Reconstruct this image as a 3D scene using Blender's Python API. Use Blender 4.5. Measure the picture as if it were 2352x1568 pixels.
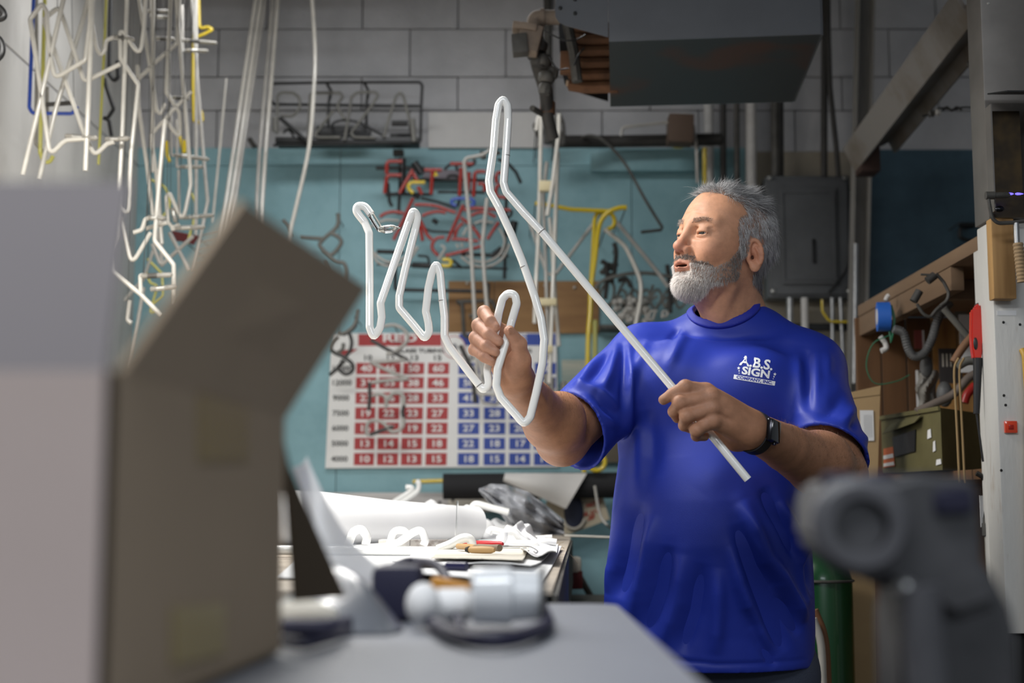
import bpy, bmesh, math, random
import numpy as np
from mathutils import Vector, Matrix
for o in list(bpy.data.objects): bpy.data.objects.remove(o)
SC = bpy.context.scene
COL = SC.collection
rnd = random.Random(7)
PI = math.pi
# ------------------------------------------------------------------ camera, world, lamps, added fills, exposure
CAM_Z = 1.18; TILT = math.radians(6.7); FPX = 3267.0
cd = bpy.data.cameras.new('camera'); cam = bpy.data.objects.new('camera', cd); COL.objects.link(cam)
cam.location = (0, 0, CAM_Z); cam.rotation_euler = (PI/2 + TILT, 0, 0)
cd.sensor_width = 36; cd.lens = 50.0; cd.clip_start = 0.05
cd.dof.use_dof = True; cd.dof.focus_distance = 2.62; cd.dof.aperture_fstop = 3.6; cd.dof.aperture_blades = 9
SC.camera = cam
W = bpy.data.worlds.new('world'); SC.world = W; W.use_nodes = True
W.node_tree.nodes['Background'].inputs[0].default_value = (0.86, 0.93, 1.0, 1)
W.node_tree.nodes['Background'].inputs[1].default_value = 0.13
SC.view_settings.view_transform = 'Standard'; SC.view_settings.look = 'None'
SC.view_settings.gamma = 1; SC.view_settings.use_curve_mapping = False
SC.view_settings.exposure = 0.0
def area(name, loc, rot, sx, sy, power, color=(1, 1, 1)):
    l = bpy.data.lights.new(name, 'AREA'); l.shape = 'RECTANGLE'; l.size = sx; l.size_y = sy
    l.energy = power; l.color = color
    o = bpy.data.objects.new(name, l); COL.objects.link(o); o.location = loc; o.rotation_euler = rot
    return o
area('bench_lamp', (-0.72, 2.78, 2.47), (math.radians(3), math.radians(6), 0), 1.25, 0.30, 52, (1.0, 0.975, 0.93))
area('shop_lamp', (-0.60, 0.40, 2.80), (math.radians(20), 0, 0), 1.5, 0.35, 38, (0.93, 0.96, 1.0))
area('wall_fill', (-0.55, 4.50, 3.14), (math.radians(8), 0, 0), 1.4, 0.30, 17, (0.97, 0.98, 1.0))  # added fill near the wall that brightens boards and chart
area('right_fill', (0.9, -0.9, 2.55), (math.radians(42), math.radians(5), 0), 1.2, 0.5, 17, (0.86, 0.93, 1.0))  # added fill behind the camera, placed to brighten the nook
# ------------------------------------------------------------------ geometry helpers
ct, st = math.cos(TILT), math.sin(TILT)
def at(px, py, Y):
    """the point of the place that stands at distance Y in front of the camera, seen at (px,py)"""
    u = (px - 1176.0)/FPX; v = (784.0 - py)/FPX
    dy = ct - v*st; dz = st + v*ct
    return Vector((u*Y/dy, Y, CAM_Z + dz*Y/dy))
def pj(p):
    x, y, z = p[0], p[1], p[2]-CAM_Z
    d = y*ct + z*st; v = -y*st + z*ct
    return 1176 + FPX*x/d, 784 - FPX*v/d
def V(*a): return Vector(a)
def tag(o, label=None, cat=None, group=None, kind=None):
    if label: o['label'] = label
    if cat: o['category'] = cat
    if group: o['group'] = group
    if kind: o['kind'] = kind
    return o
def thing(name, label, cat, loc, group=None):
    o = bpy.data.objects.new(name, None); COL.objects.link(o); o.location = loc
    o.empty_display_size = 0.05
    return tag(o, label, cat, group)
def wloc(o):
    p = Vector((0, 0, 0))
    while o is not None: p += o.location; o = o.parent
    return p
class MB:
    """collects world-space geometry for one mesh"""
    def __init__(s): s.v = []; s.f = []; s.m = []
    def add(s, vs, fs, mi=0):
        n = len(s.v); s.v += [tuple(v) for v in vs]; s.f += [tuple(i+n for i in f) for f in fs]; s.m += [mi]*len(fs)
        return s
    def box(s, c, h, R=None, mi=0, bev=0.0):
        c = Vector(c)
        if bev > 0:
            bm = bmesh.new(); bmesh.ops.create_cube(bm, size=2)
            for v in bm.verts: v.co = Vector((v.co.x*h[0], v.co.y*h[1], v.co.z*h[2]))
            bmesh.ops.bevel(bm, geom=list(bm.edges), offset=bev, segments=2, affect='EDGES', profile=0.6)
            vs = [v.co.copy() for v in bm.verts]; bm.verts.index_update(); fs = [[v.index for v in f.verts] for f in bm.faces]; bm.free()
        else:
            vs = [Vector((x*h[0], y*h[1], z*h[2])) for x in (-1, 1) for y in (-1, 1) for z in (-1, 1)]
            fs = [(0,1,3,2),(4,6,7,5),(0,4,5,1),(2,3,7,6),(0,2,6,4),(1,5,7,3)]
        if R is not None: vs = [R @ v for v in vs]
        return s.add([v+c for v in vs], fs, mi)
    def bar(s, a, b, w, t, up=(0,0,1), mi=0, bev=0.0):
        a = Vector(a); b = Vector(b); d = (b-a); L = d.length; d.normalize()
        u = Vector(up); sd = d.cross(u)
        if sd.length < 1e-4: sd = d.cross(Vector((1,0,0)))
        sd.normalize(); u = sd.cross(d)
        R = Matrix((d, sd, u)).transposed()
        return s.box((a+b)/2, (L/2, w/2, t/2), R, mi, bev)
    def prism(s, pts, off, mi=0):
        """polygon (world points) extruded by vector off"""
        n = len(pts); off = Vector(off)
        vs = [Vector(p) for p in pts] + [Vector(p)+off for p in pts]
        fs = [tuple(range(n-1,-1,-1)), tuple(range(n, 2*n))] + [(i, (i+1)%n, (i+1)%n+n, i+n) for i in range(n)]
        return s.add(vs, fs, mi)
    def tube(s, pts, r, n=10, fil=0.0, seg=5, caps=True, mi=0, closed=False):
        P = fillet([Vector(p) for p in pts], fil, seg) if fil > 0 else [Vector(p) for p in pts]
        m = len(P)
        rr = r if hasattr(r, '__len__') else None
        if rr is not None and len(rr) != m:
            # radii given per original point: spread by arc length
            L0 = [0.0]
            for i in range(1, len(pts)): L0.append(L0[-1] + (Vector(pts[i])-Vector(pts[i-1])).length)
            L1 = [0.0]
            for i in range(1, m): L1.append(L1[-1] + (P[i]-P[i-1]).length)
            rr = list(np.interp(np.array(L1)/L1[-1], np.array(L0)/L0[-1], rr))
        T = []
        for i in range(m):
            if closed: t = P[(i+1) % m] - P[i-1]
            else: t = P[min(i+1, m-1)] - P[max(i-1, 0)]
            T.append(t.normalized() if t.length > 1e-9 else Vector((0,0,1)))
        a = Vector((0,0,1)) if abs(T[0].z) < .9 else Vector((1,0,0))
        nrm = (a - T[0]*a.dot(T[0])).normalized()
        vs = []
        for i in range(m):
            if i:
                ax = T[i-1].cross(T[i])
                if ax.length > 1e-7:
                    nrm = Matrix.Rotation(T[i-1].angle(T[i]), 3, ax.normalized()) @ nrm
                nrm = (nrm - T[i]*nrm.dot(T[i])).normalized()
            bn = T[i].cross(nrm); R_ = rr[i] if rr is not None else r
            for k in range(n):
                q = 2*PI*k/n; vs.append(P[i] + (nrm*math.cos(q) + bn*math.sin(q))*R_)
        fs = []
        for i in range(m if closed else m-1):
            for k in range(n):
                a0 = i*n+k; a1 = i*n+(k+1) % n; j = (i+1) % m
                fs.append((a0, a1, j*n+(k+1) % n, j*n+k))
        if caps and not closed:
            fs.append(tuple(range(n-1, -1, -1))); fs.append(tuple((m-1)*n+k for k in range(n)))
        return s.add(vs, fs, mi)
    def lathe(s, c, axis, prof, n=20, mi=0):
        """profile [(dist along axis, radius)]"""
        c = Vector(c); ax = Vector(axis).normalized()
        pts = [c + ax*d for d, r in prof]; rs = [max(r, 1e-5) for d, r in prof]
        a = Vector((0,0,1)) if abs(ax.z) < .9 else Vector((1,0,0))
        u = (a - ax*a.dot(ax)).normalized(); w = ax.cross(u); vs = []
        for p, r in zip(pts, rs):
            for k in range(n): vs.append(p + (u*math.cos(2*PI*k/n) + w*math.sin(2*PI*k/n))*r)
        fs = [(i*n+k, i*n+(k+1) % n, (i+1)*n+(k+1) % n, (i+1)*n+k) for i in range(len(prof)-1) for k in range(n)]
        fs.append(tuple(range(n-1, -1, -1))); fs.append(tuple((len(prof)-1)*n+k for k in range(n)))
        return s.add(vs, fs, mi)
    def ball(s, c, r, n=14, mi=0, R=None):
        c = Vector(c); r = r if hasattr(r, '__len__') else (r, r, r); vs = []; fs = []; m = n//2
        for i in range(m+1):
            th = PI*i/m
            for k in range(n):
                p = Vector((math.sin(th)*math.cos(2*PI*k/n)*r[0], math.sin(th)*math.sin(2*PI*k/n)*r[1], math.cos(th)*r[2]))
                vs.append((R @ p if R is not None else p) + c)
        fs = [(i*n+k, (i+1)*n+k, (i+1)*n+(k+1) % n, i*n+(k+1) % n) for i in range(m) for k in range(n)]
        return s.add(vs, fs, mi)
    def grid(s, F, nu, nv, th=0.0, mi=0):
        """sheet through F(u,v) with thickness th"""
        G = [[Vector(F(i/nu, j/nv)) for j in range(nv+1)] for i in range(nu+1)]
        vs = [p for row in G for p in row]; W_ = nv+1
        fs = [(i*W_+j, (i+1)*W_+j, (i+1)*W_+j+1, i*W_+j+1) for i in range(nu) for j in range(nv)]
        if th:
            nn = []
            for i in range(nu+1):
                for j in range(nv+1):
                    a = G[min(i+1,nu)][j]-G[max(i-1,0)][j]; b = G[i][min(j+1,nv)]-G[i][max(j-1,0)]
                    c = a.cross(b); nn.append(c.normalized() if c.length > 1e-12 else Vector((0,0,1)))
            N = len(vs); vs = vs + [v - n_*th for v, n_ in zip(vs, nn)]
            fs += [tuple(q+N for q in reversed(f)) for f in fs]
            for i in range(nu):
                for j in (0, nv):
                    a = i*W_+j; b = (i+1)*W_+j; fs.append((a, b, b+N, a+N) if j else (b, a, a+N, b+N))
            for j in range(nv):
                for i in (0, nu):
                    a = i*W_+j; b = a+1; fs.append((b, a, a+N, b+N) if i else (a, b, b+N, a+N))
        return s.add(vs, fs, mi)
    def build(s, name, mats, parent=None, smooth=True, label=None, cat=None, group=None, kind=None, ang=40):
        V_ = np.array(s.v, dtype=float)
        if parent is not None:
            org = wloc(parent); 
        else:
            lo, hi = V_.min(0), V_.max(0); org = Vector(((lo[0]+hi[0])/2, (lo[1]+hi[1])/2, lo[2]))
        me = bpy.data.meshes.new(name); me.from_pydata([tuple(v) for v in (V_ - np.array(org))], [], s.f); 
        if not isinstance(mats, (list, tuple)): mats = [mats]
        for m in mats: me.materials.append(m)
        if len(mats) > 1: me.polygons.foreach_set('material_index', s.m)
        bm = bmesh.new(); bm.from_mesh(me); bmesh.ops.recalc_face_normals(bm, faces=bm.faces); bm.to_mesh(me); bm.free()
        if smooth:
            me.polygons.foreach_set('use_smooth', [True]*len(me.polygons))
            try: me.set_sharp_from_angle(angle=math.radians(ang))
            except Exception: pass
        me.update()
        o = bpy.data.objects.new(name, me); COL.objects.link(o)
        if parent is not None: o.parent = parent
        else: o.location = org
        return tag(o, label, cat, group, kind)
def fillet(P, r, seg=5):
    out = [P[0]]
    for i in range(1, len(P)-1):
        a, b, c = P[i-1], P[i], P[i+1]
        d1 = a-b; d2 = c-b; l1, l2 = d1.length, d2.length
        if l1 < 1e-6 or l2 < 1e-6: continue
        d1 = d1/l1; d2 = d2/l2; th = d1.angle(d2, 0)
        if th > PI-0.06: out.append(b); continue
        t = min(r/max(math.tan(th/2), .05), l1*.48, l2*.48)
        p0 = b+d1*t; p1 = b+d2*t
        for k in range(seg+1):
            q = k/seg; out.append(p0*(1-q)**2 + b*2*q*(1-q) + p1*q*q)
    out.append(P[-1]); return out
def smoothpath(P, n=4):
    """Catmull-Rom through points"""
    P = [Vector(p) for p in P]; Q = [P[0]*2-P[1]] + P + [P[-1]*2-P[-2]]; out = []
    for i in range(1, len(Q)-2):
        a, b, c, d = Q[i-1], Q[i], Q[i+1], Q[i+2]
        for k in range(n):
            t = k/n
            out.append(0.5*((2*b) + (c-a)*t + (2*a-5*b+4*c-d)*t*t + (3*b-a-3*c+d)*t**3))
    out.append(P[-1]); return out
# ------------------------------------------------------------------ materials
def mat(name, col, rough=0.6, metal=0.0, var=0.0, vscale=8.0, bump=0.0, bscale=60.0, trans=0.0, sss=0.0, coat=0.0,
        col2=None, spec=0.5, emit=None, ior=1.45, stretch=(1,1,1), alpha=1.0, detail=4.0, lo=0.35, hi=0.7, attr=None, sheen=0.0):
    m = bpy.data.materials.new(name); m.use_nodes = True; nt = m.node_tree; N = nt.nodes; L = nt.links
    b = N['Principled BSDF']
    b.inputs['Base Color'].default_value = (*col, 1); b.inputs['Roughness'].default_value = rough
    b.inputs['Metallic'].default_value = metal; b.inputs['Specular IOR Level'].default_value = spec
    b.inputs['IOR'].default_value = ior
    if trans: b.inputs['Transmission Weight'].default_value = trans
    if coat: b.inputs['Coat Weight'].default_value = coat; b.inputs['Coat Roughness'].default_value = 0.08
    if sheen: b.inputs['Sheen Weight'].default_value = sheen
    if alpha < 1: b.inputs['Alpha'].default_value = alpha
    if sss:
        b.inputs['Subsurface Weight'].default_value = sss; b.inputs['Subsurface Scale'].default_value = 0.006
        b.inputs['Subsurface Radius'].default_value = (1.0, 0.4, 0.2)
    if emit: b.inputs['Emission Color'].default_value = (*emit[:3], 1); b.inputs['Emission Strength'].default_value = emit[3]
    if var or bump or col2 or attr:
        tc = N.new('ShaderNodeTexCoord'); mp = N.new('ShaderNodeMapping'); L.new(tc.outputs['Object'], mp.inputs[0])
        mp.inputs['Scale'].default_value = stretch
    src = None
    if attr:
        a = N.new('ShaderNodeAttribute'); a.attribute_name = attr; src = a.outputs['Color']; L.new(src, b.inputs['Base Color'])
    if var or col2:
        n = N.new('ShaderNodeTexNoise'); n.inputs['Scale'].default_value = vscale; n.inputs['Detail'].default_value = detail
        n.inputs['Roughness'].default_value = 0.62
        L.new(mp.outputs[0], n.inputs['Vector'])
        r = N.new('ShaderNodeMapRange'); r.inputs[1].default_value = lo; r.inputs[2].default_value = hi
        L.new(n.outputs[0], r.inputs[0])
        mx = N.new('ShaderNodeMix'); mx.data_type = 'RGBA'
        c2 = col2 if col2 else tuple(max(0, c*(1-var)) for c in col)
        mx.inputs['A'].default_value = (*col, 1); mx.inputs['B'].default_value = (*c2, 1)
        if src is not None:
            mx.blend_type = 'MULTIPLY'; L.new(src, mx.inputs['A']); mx.inputs['B'].default_value = (1-var, 1-var, 1-var, 1)
        L.new(r.outputs[0], mx.inputs['Factor']); L.new(mx.outputs['Result'], b.inputs['Base Color'])
    if bump:
        n = N.new('ShaderNodeTexNoise'); n.inputs['Scale'].default_value = bscale; n.inputs['Detail'].default_value = 5
        L.new(mp.outputs[0], n.inputs['Vector'])
        bp = N.new('ShaderNodeBump'); bp.inputs['Strength'].default_value = min(bump, 1); bp.inputs['Distance'].default_value = 0.004
        L.new(n.outputs[0], bp.inputs['Height']); L.new(bp.outputs[0], b.inputs['Normal'])
    return m
def lettering(txt, size, mb=None, place=None, depth=0.0012, align='CENTER', offset=0.0, sx=1.0, shear=0.0, mi=0):
    """text as a mesh; place(x,y,z)->world"""
    cu = bpy.data.curves.new('t', 'FONT'); cu.body = txt; cu.size = size; cu.align_x = align; cu.align_y = 'CENTER'
    cu.extrude = depth/2; cu.offset = offset; cu.resolution_u = 3; cu.shear = shear
    o = bpy.data.objects.new('t', cu); COL.objects.link(o)
    dg = bpy.context.evaluated_depsgraph_get(); me = bpy.data.meshes.new_from_object(o.evaluated_get(dg))
    vs = [Vector((v.co.x*sx, v.co.y, v.co.z)) for v in me.vertices]; fs = [tuple(p.vertices) for p in me.polygons]
    bpy.data.objects.remove(o); bpy.data.curves.remove(cu); bpy.data.meshes.remove(me)
    mb.add([place(v) for v in vs], fs, mi)
# ------------------------------------------------------------------ sculpting with distance fields
def _smin(a, b, k):
    if k <= 0: return np.minimum(a, b)
    h = np.maximum(k-np.abs(a-b), 0)/k
    return np.minimum(a, b) - h*h*k*.25
def A3(v): return np.array(tuple(v), dtype=np.float32)
class Sdf:
    def __init__(s): s.ops = []
    def ell(s, c, r, R=None, k=.01, sub=False):
        c = A3(c); r = np.array(r if hasattr(r, '__len__') else (r,)*3, dtype=np.float32); Rm = None if R is None else np.array(R, dtype=np.float32)
        def f(P):
            q = P-c
            if Rm is not None: q = q @ Rm
            k0 = np.linalg.norm(q/r, axis=-1)+1e-6; k1 = np.linalg.norm(q/(r*r), axis=-1)+1e-6
            return k0*(k0-1)/k1
        s.ops.append(('s' if sub else 'u', f, k, c, float(r.max()))); return s
    def cone(s, a, b, ra, rb, k=.01, n=None, sq=1.0, sub=False):
        a = A3(a); b = A3(b); ba = b-a; L2 = float(ba@ba)+1e-12; nn = None if n is None else A3(Vector(n).normalized())
        def f(P):
            q = P-a; t = np.clip(q@ba/L2, 0, 1)
            q = q - t[..., None]*ba
            if nn is not None: q = q + (q@nn)[..., None]*(1/sq-1)*nn
            return (np.linalg.norm(q, axis=-1) - (ra+(rb-ra)*t))*(sq if nn is not None else 1)
        s.ops.append(('s' if sub else 'u', f, k, (a+b)/2, math.sqrt(L2)/2+max(ra, rb))); return s
    def chain(s, pts, rs, k=.01, **kw):
        for i in range(len(pts)-1): s.cone(pts[i], pts[i+1], rs[i], rs[i+1], k if i == 0 else min(k, .006), **kw)
        return s
    def loft(s, rows, k=.01):
        """rows: (z, cx, cy, rx, ry) rising z"""
        rows = sorted(rows); Z = np.array([r[0] for r in rows]); T = np.array([r[1:] for r in rows])
        c = A3((T[:,0].mean(), T[:,1].mean(), (Z[0]+Z[-1])/2))
        def f(P):
            z = np.clip(P[..., 2], Z[0], Z[-1])
            cx, cy, rx, ry = [np.interp(z, Z, T[:, i]).astype(np.float32) for i in range(4)]
            qx = (P[..., 0]-cx); qy = (P[..., 1]-cy)
            k0 = np.sqrt((qx/rx)**2+(qy/ry)**2)+1e-6; k1 = np.sqrt((qx/rx**2)**2+(qy/ry**2)**2)+1e-6
            d = k0*(k0-1)/k1; dz = np.abs(P[..., 2]-z)
            return np.where(dz > 0, np.sqrt(np.maximum(d, 0)**2+dz**2), d)
        s.ops.append(('u', f, k, c, float((Z[-1]-Z[0])/2+T[:, 2].max()+.1))); return s
    def cut(s, c, n, k=0.0, only=None, rad=1e3):
        """remove everything on the side n points to (within rad of c)"""
        c = A3(c); n = A3(Vector(n).normalized())
        def f(P):
            d = -((P-c)@n)
            if rad < 100: d = np.maximum(d, np.linalg.norm(P-c, axis=-1)-rad)
            return d
        s.ops.append(('s', f, k, c, rad)); return s
    def shell(s, t):
        s.ops.append(('h', t, 0, A3((0,0,0)), 1e3)); return s
    def g(s, c, amp, r, R=None):
        c = A3(c); r = np.array(r if hasattr(r, '__len__') else (r,)*3, dtype=np.float32); Rm = None if R is None else np.array(R, dtype=np.float32)
        def f(P):
            q = P-c
            if Rm is not None: q = q @ Rm
            return -amp*np.exp(-np.sum((q/r)**2, axis=-1))
        s.ops.append(('d', f, 0, c, float(r.max()*3.3))); return s
    def ridge(s, a, b, amp, w):
        a = A3(a); b = A3(b); ba = b-a; L2 = float(ba@ba)+1e-12
        def f(P):
            q = P-a; t = np.clip(q@ba/L2, 0, 1); d = np.linalg.norm(q-t[..., None]*ba, axis=-1)
            return -amp*np.exp(-(d/w)**2)*(1-.5*np.abs(2*t-1)**3)
        s.ops.append(('d', f, 0, (a+b)/2, math.sqrt(L2)/2+w*3.3)); return s
    def ev(s, P, bc=None, hd=0.0):
        """P (nb,m,3); bc block centres for culling"""
        D = np.full(P.shape[:-1], 1.0, dtype=np.float32)
        for kind, f, k, c, R in s.ops:
            if bc is not None and R < 100:
                sel = np.nonzero(np.linalg.norm(bc-c, axis=-1) < R+hd+k+(.032 if kind in 'us' else 0))[0]
                if len(sel) == 0: continue
                Q = P[sel]; d0 = D[sel]
            else: sel = slice(None); Q = P; d0 = D
            if kind == 'u': D[sel] = _smin(d0, f(Q), k)
            elif kind == 's': D[sel] = -_smin(-d0, f(Q), k)
            elif kind == 'd': D[sel] = d0+f(Q)
            elif kind == 'h': D[sel] = np.abs(d0+f)-f
        return D
    def mesh(s, lo, hi, h, smooth=1):
        lo = np.array(lo, dtype=np.float64); hi = np.array(hi); B = 12; hd = B*h*.87
        nb = np.ceil((hi-lo)/(B*h)).astype(int)
        I = np.stack(np.meshgrid(*[np.arange(n) for n in nb], indexing='ij'), -1).reshape(-1, 3)
        bc = (lo + (I+.5)*B*h).astype(np.float32)
        d = s.ev(bc[:, None, :])[:, 0]
        keep = np.abs(d) < hd+.018; I = I[keep]; bc = bc[keep]
        m = B+1; G = np.stack(np.meshgrid(*[np.arange(m)]*3, indexing='ij'), -1).reshape(-1, 3)
        vk = []; vp = []; q0 = []
        for c0 in range(0, len(I), 500):
            Ii = I[c0:c0+500]; node = Ii[:, None, :]*B + G[None]
            P = (lo + node*h).astype(np.float32)
            D = s.ev(P, bc[c0:c0+500], hd).reshape(-1, m, m, m)
            S = D < 0
            cor = [S[:, a:a+B, b:b+B, c:c+B] for a in (0,1) for b in (0,1) for c in (0,1)]
            cnt = sum(x.astype(np.int8) for x in cor); bi, x, y, z = np.nonzero((cnt > 0) & (cnt < 8))
            vals = np.stack([D[bi, x+a, y+b, z+c] for a in (0,1) for b in (0,1) for c in (0,1)], -1)
            off = np.array([(a, b, c) for a in (0,1) for b in (0,1) for c in (0,1)], dtype=float)
            acc = np.zeros((len(bi), 3)); n = np.zeros(len(bi))
            for i in range(8):
                for j in range(i+1, 8):
                    if np.abs(off[i]-off[j]).sum() != 1: continue
                    a, b = vals[:, i], vals[:, j]; cr = (a < 0) != (b < 0)
                    t = np.where(cr, a/(a-b+1e-12), 0); acc += np.where(cr[:, None], off[i]+(off[j]-off[i])*t[:, None], 0); n += cr
            cell = Ii[bi]*B + np.stack([x, y, z], -1)
            vk.append(cell); vp.append(lo + (cell + acc/n[:, None])*h)
            for ax in range(3):
                e = [slice(0, B)]*3; e2 = list(e); e2[ax] = slice(1, B+1)
                a = S[(slice(None), *e)]; b = S[(slice(None), *e2)]
                bi, x, y, z = np.nonzero(a != b)
                q0.append(np.concatenate([Ii[bi]*B+np.stack([x, y, z], -1), np.full((len(bi), 1), ax), a[bi, x, y, z][:, None].astype(int)], 1))
        K = np.concatenate(vk); Vt = np.concatenate(vp); Q = np.concatenate(q0)
        dim = nb*B+2
        key = lambda c: ((c[:, 0]+1)*dim[1]+(c[:, 1]+1))*dim[2]+(c[:, 2]+1)
        kk = key(K); o = np.argsort(kk); kk = kk[o]; Vt = Vt[o]
        fs = []
        for ax in range(3):
            q = Q[Q[:, 3] == ax]; u = np.zeros(3, int); w = np.zeros(3, int); u[(ax+1) % 3] = 1; w[(ax+2) % 3] = 1
            cs = [q[:, :3]-u-w, q[:, :3]-w, q[:, :3], q[:, :3]-u]
            ids = []; ok = np.ones(len(q), bool)
            for c in cs:
                k_ = key(c); j = np.clip(np.searchsorted(kk, k_), 0, len(kk)-1); ok &= kk[j] == k_; ids.append(j)
            F = np.stack(ids, -1)[ok]; fl = q[ok, 4] == 0; F[fl] = F[fl][:, ::-1]; fs.append(F)
        F = np.concatenate(fs)
        for _ in range(smooth): Vt = lap(Vt, F)
        return Vt, F
def lap(Vt, F, w=.5):
    acc = np.zeros_like(Vt); n = np.zeros(len(Vt))
    for a, b in ((0,1),(1,2),(2,3),(3,0)):
        for p, q in ((a, b), (b, a)):
            for d in range(3): acc[:, d] += np.bincount(F[:, p], Vt[F[:, q], d], len(Vt))
            n += np.bincount(F[:, p], minlength=len(Vt))
    return Vt*(1-w) + w*acc/np.maximum(n, 1)[:, None]
def normals(Vt, F):
    n = np.cross(Vt[F[:, 2]]-Vt[F[:, 0]], Vt[F[:, 3]]-Vt[F[:, 1]]); N = np.zeros_like(Vt)
    for i in range(4):
        for d in range(3): N[:, d] += np.bincount(F[:, i], n[:, d], len(Vt))
    return N/(np.linalg.norm(N, axis=1)[:, None]+1e-12)
def npmesh(name, Vt, F, m, parent, col=None):
    org = np.array(wloc(parent)) if parent else np.zeros(3)
    me = bpy.data.meshes.new(name); k = F.shape[1]
    me.vertices.add(len(Vt)); me.vertices.foreach_set('co', (Vt-org).astype(np.float32).ravel())
    me.loops.add(F.size); me.loops.foreach_set('vertex_index', F.astype(np.int32).ravel())
    me.polygons.add(len(F)); me.polygons.foreach_set('loop_start', np.arange(0, F.size, k, dtype=np.int32))
    me.polygons.foreach_set('use_smooth', np.ones(len(F), bool))
    me.materials.append(m); me.update(calc_edges=True)
    if col is not None:
        a = me.color_attributes.new('Col', 'FLOAT_COLOR', 'POINT')
        a.data.foreach_set('color', np.concatenate([col, np.ones((len(col), 1))], 1).astype(np.float32).ravel())
    o = bpy.data.objects.new(name, me); COL.objects.link(o)
    if parent: o.parent = parent
    return o
def strands(name, roots, dirs, length, rad, m, parent, bend=None, seg=3, col=None):
    """tapered three-sided hairs as one mesh"""
    n = len(roots); t = np.linspace(0, 1, seg+1)
    u = np.cross(dirs, np.array([.3, .5, .8])); u /= np.linalg.norm(u, axis=1)[:, None]+1e-9; w = np.cross(dirs, u)
    if bend is None: bend = np.zeros_like(roots)
    VV = []
    for q in t:
        c = roots + dirs*(length*q)[:, None] + bend*(length*q*q)[:, None]; r = rad*(1-q*.85)
        for a in range(3):
            VV.append(c + (u*math.cos(a*2.094)+w*math.sin(a*2.094))*(r[:, None] if hasattr(r, '__len__') else r))
    VV = np.stack(VV, 1).reshape(-1, 3); b = np.arange(n)[:, None]*(3*(seg+1)); FF = []
    for i in range(seg):
        for a in range(3):
            p = i*3+a; q = i*3+(a+1) % 3; FF.append(np.concatenate([b+p, b+q, b+q+3, b+p+3], 1))
    FF = np.concatenate(FF)
    C = None if col is None else np.repeat(col, 3*(seg+1), axis=0)
    return npmesh(name, VV, FF, m, parent, C)
# ------------------------------------------------------------------ the man
M_skin = mat('skin', (.5,.26,.16), rough=.50, sss=.08, bump=.16, bscale=800, attr='Col', var=.22, vscale=55, spec=.35)
M_hair = mat('grey_hair', (.4,.4,.4), rough=.45, attr='Col', spec=.4)
M_shirt = mat('royal_blue_knit', (.017,.036,.32), rough=.46, bump=.10, bscale=900, spec=.30, var=.12, vscale=5)
M_trouser = mat('grey_blue_cloth', (.045,.055,.085), rough=.85, bump=.3, bscale=400)
M_shoe = mat('brown_leather', (.06,.035,.02), rough=.5)
M_eyew = mat('eye_white', (.24,.19,.17), rough=.15); M_iris = mat('iris', (.020,.020,.018), rough=.6, spec=.15)
M_lip = M_skin
def head_frame():
    y = math.radians(58); a = math.radians(9.5); r = math.radians(5)
    f0 = V(-math.sin(y), -math.cos(y), 0); l0 = V(math.cos(y), -math.sin(y), 0); z = V(0, 0, 1)
    f = f0*math.cos(a)+z*math.sin(a); u = z*math.cos(a)-f0*math.sin(a)
    l = l0*math.cos(r)-u*math.sin(r); u = u*math.cos(r)+l0*math.sin(r)
    return Matrix((f, l, u)).transposed()
HR = head_frame()
HC = at(1731, 583, 2.753) - HR @ V(-.014, .080, -.022)
def H(x, y, z): return HC + HR @ V(x, y, z)
def RL(*e):   # local rotation composed with head rotation
    R = HR.copy()
    for ax, dg in e: R = R @ Matrix.Rotation(math.radians(dg), 3, ax)
    return R
S = Sdf()
hell = lambda c, r, k, rot=(), sub=False: S.ell(H(*c), r, RL(*rot), k, sub)
hcone = lambda a, b, ra, rb, k, **kw: S.cone(H(*a), H(*b), ra, rb, k, **kw)
# skull, face, jaw
hell((-.016, 0, .030), (.098, .077, .088), 0)
hell((.030, 0, .020), (.060, .066, .078), .03)
hell((.034, 0, -.022), (.056, .061, .080), .025)
hell((.020, 0, -.074), (.062, .060, .044), .03)
hell((.064, 0, -.094), (.028, .031, .026), .028)
for s in (-1, 1):
    hell((.056, s*.036, -.036), (.027, .025, .026), .022)
    hcone((.084, s*.010, .023), (.066, s*.048, .022), .0085, .007, .016)
    hell((.094, s*.032, .001), (.016, .019, .012), .014, sub=True)
    hell((.0755, s*.0325, .0005), (.0152, .0165, .0142), .006)
    S.g(H(.080, s*.030, -.018), .0022, (.009, .013, .005), RL())
# nose
hcone((.0905, 0, .014), (.1065, 0, -.029), .0070, .0092, .013)
hell((.1085, 0, -.0335), (.0120, .0120, .0105), .007)
for s in (-1, 1):
    hell((.095, s*.0135, -.039), (.0125, .0075, .0090), .005)
    hell((.1005, s*.0080, -.0468), (.0085, .0045, .0058), .003, sub=True)
# mouth
hell((.083, 0, -.062), (.017, .030, .016), .016)
hcone((.0985, 0, -.0630), (.083, s*.0, -.064), .0052, .004, .004)
for s in (-1, 1):
    hcone((.0990, 0, -.0628), (.084, s*.023, -.0675), .0050, .0028, .004)
    hcone((.0965, 0, -.0745), (.083, s*.021, -.0700), .0058, .0030, .004)
hell((.101, 0, -.0690), (.016, .021, .0030), .002, sub=True)
hell((.090, 0, -.086), (.010, .022, .008), .012, sub=True)
hell((.074, 0, -.103), (.021, .026, .019), .012)
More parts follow.
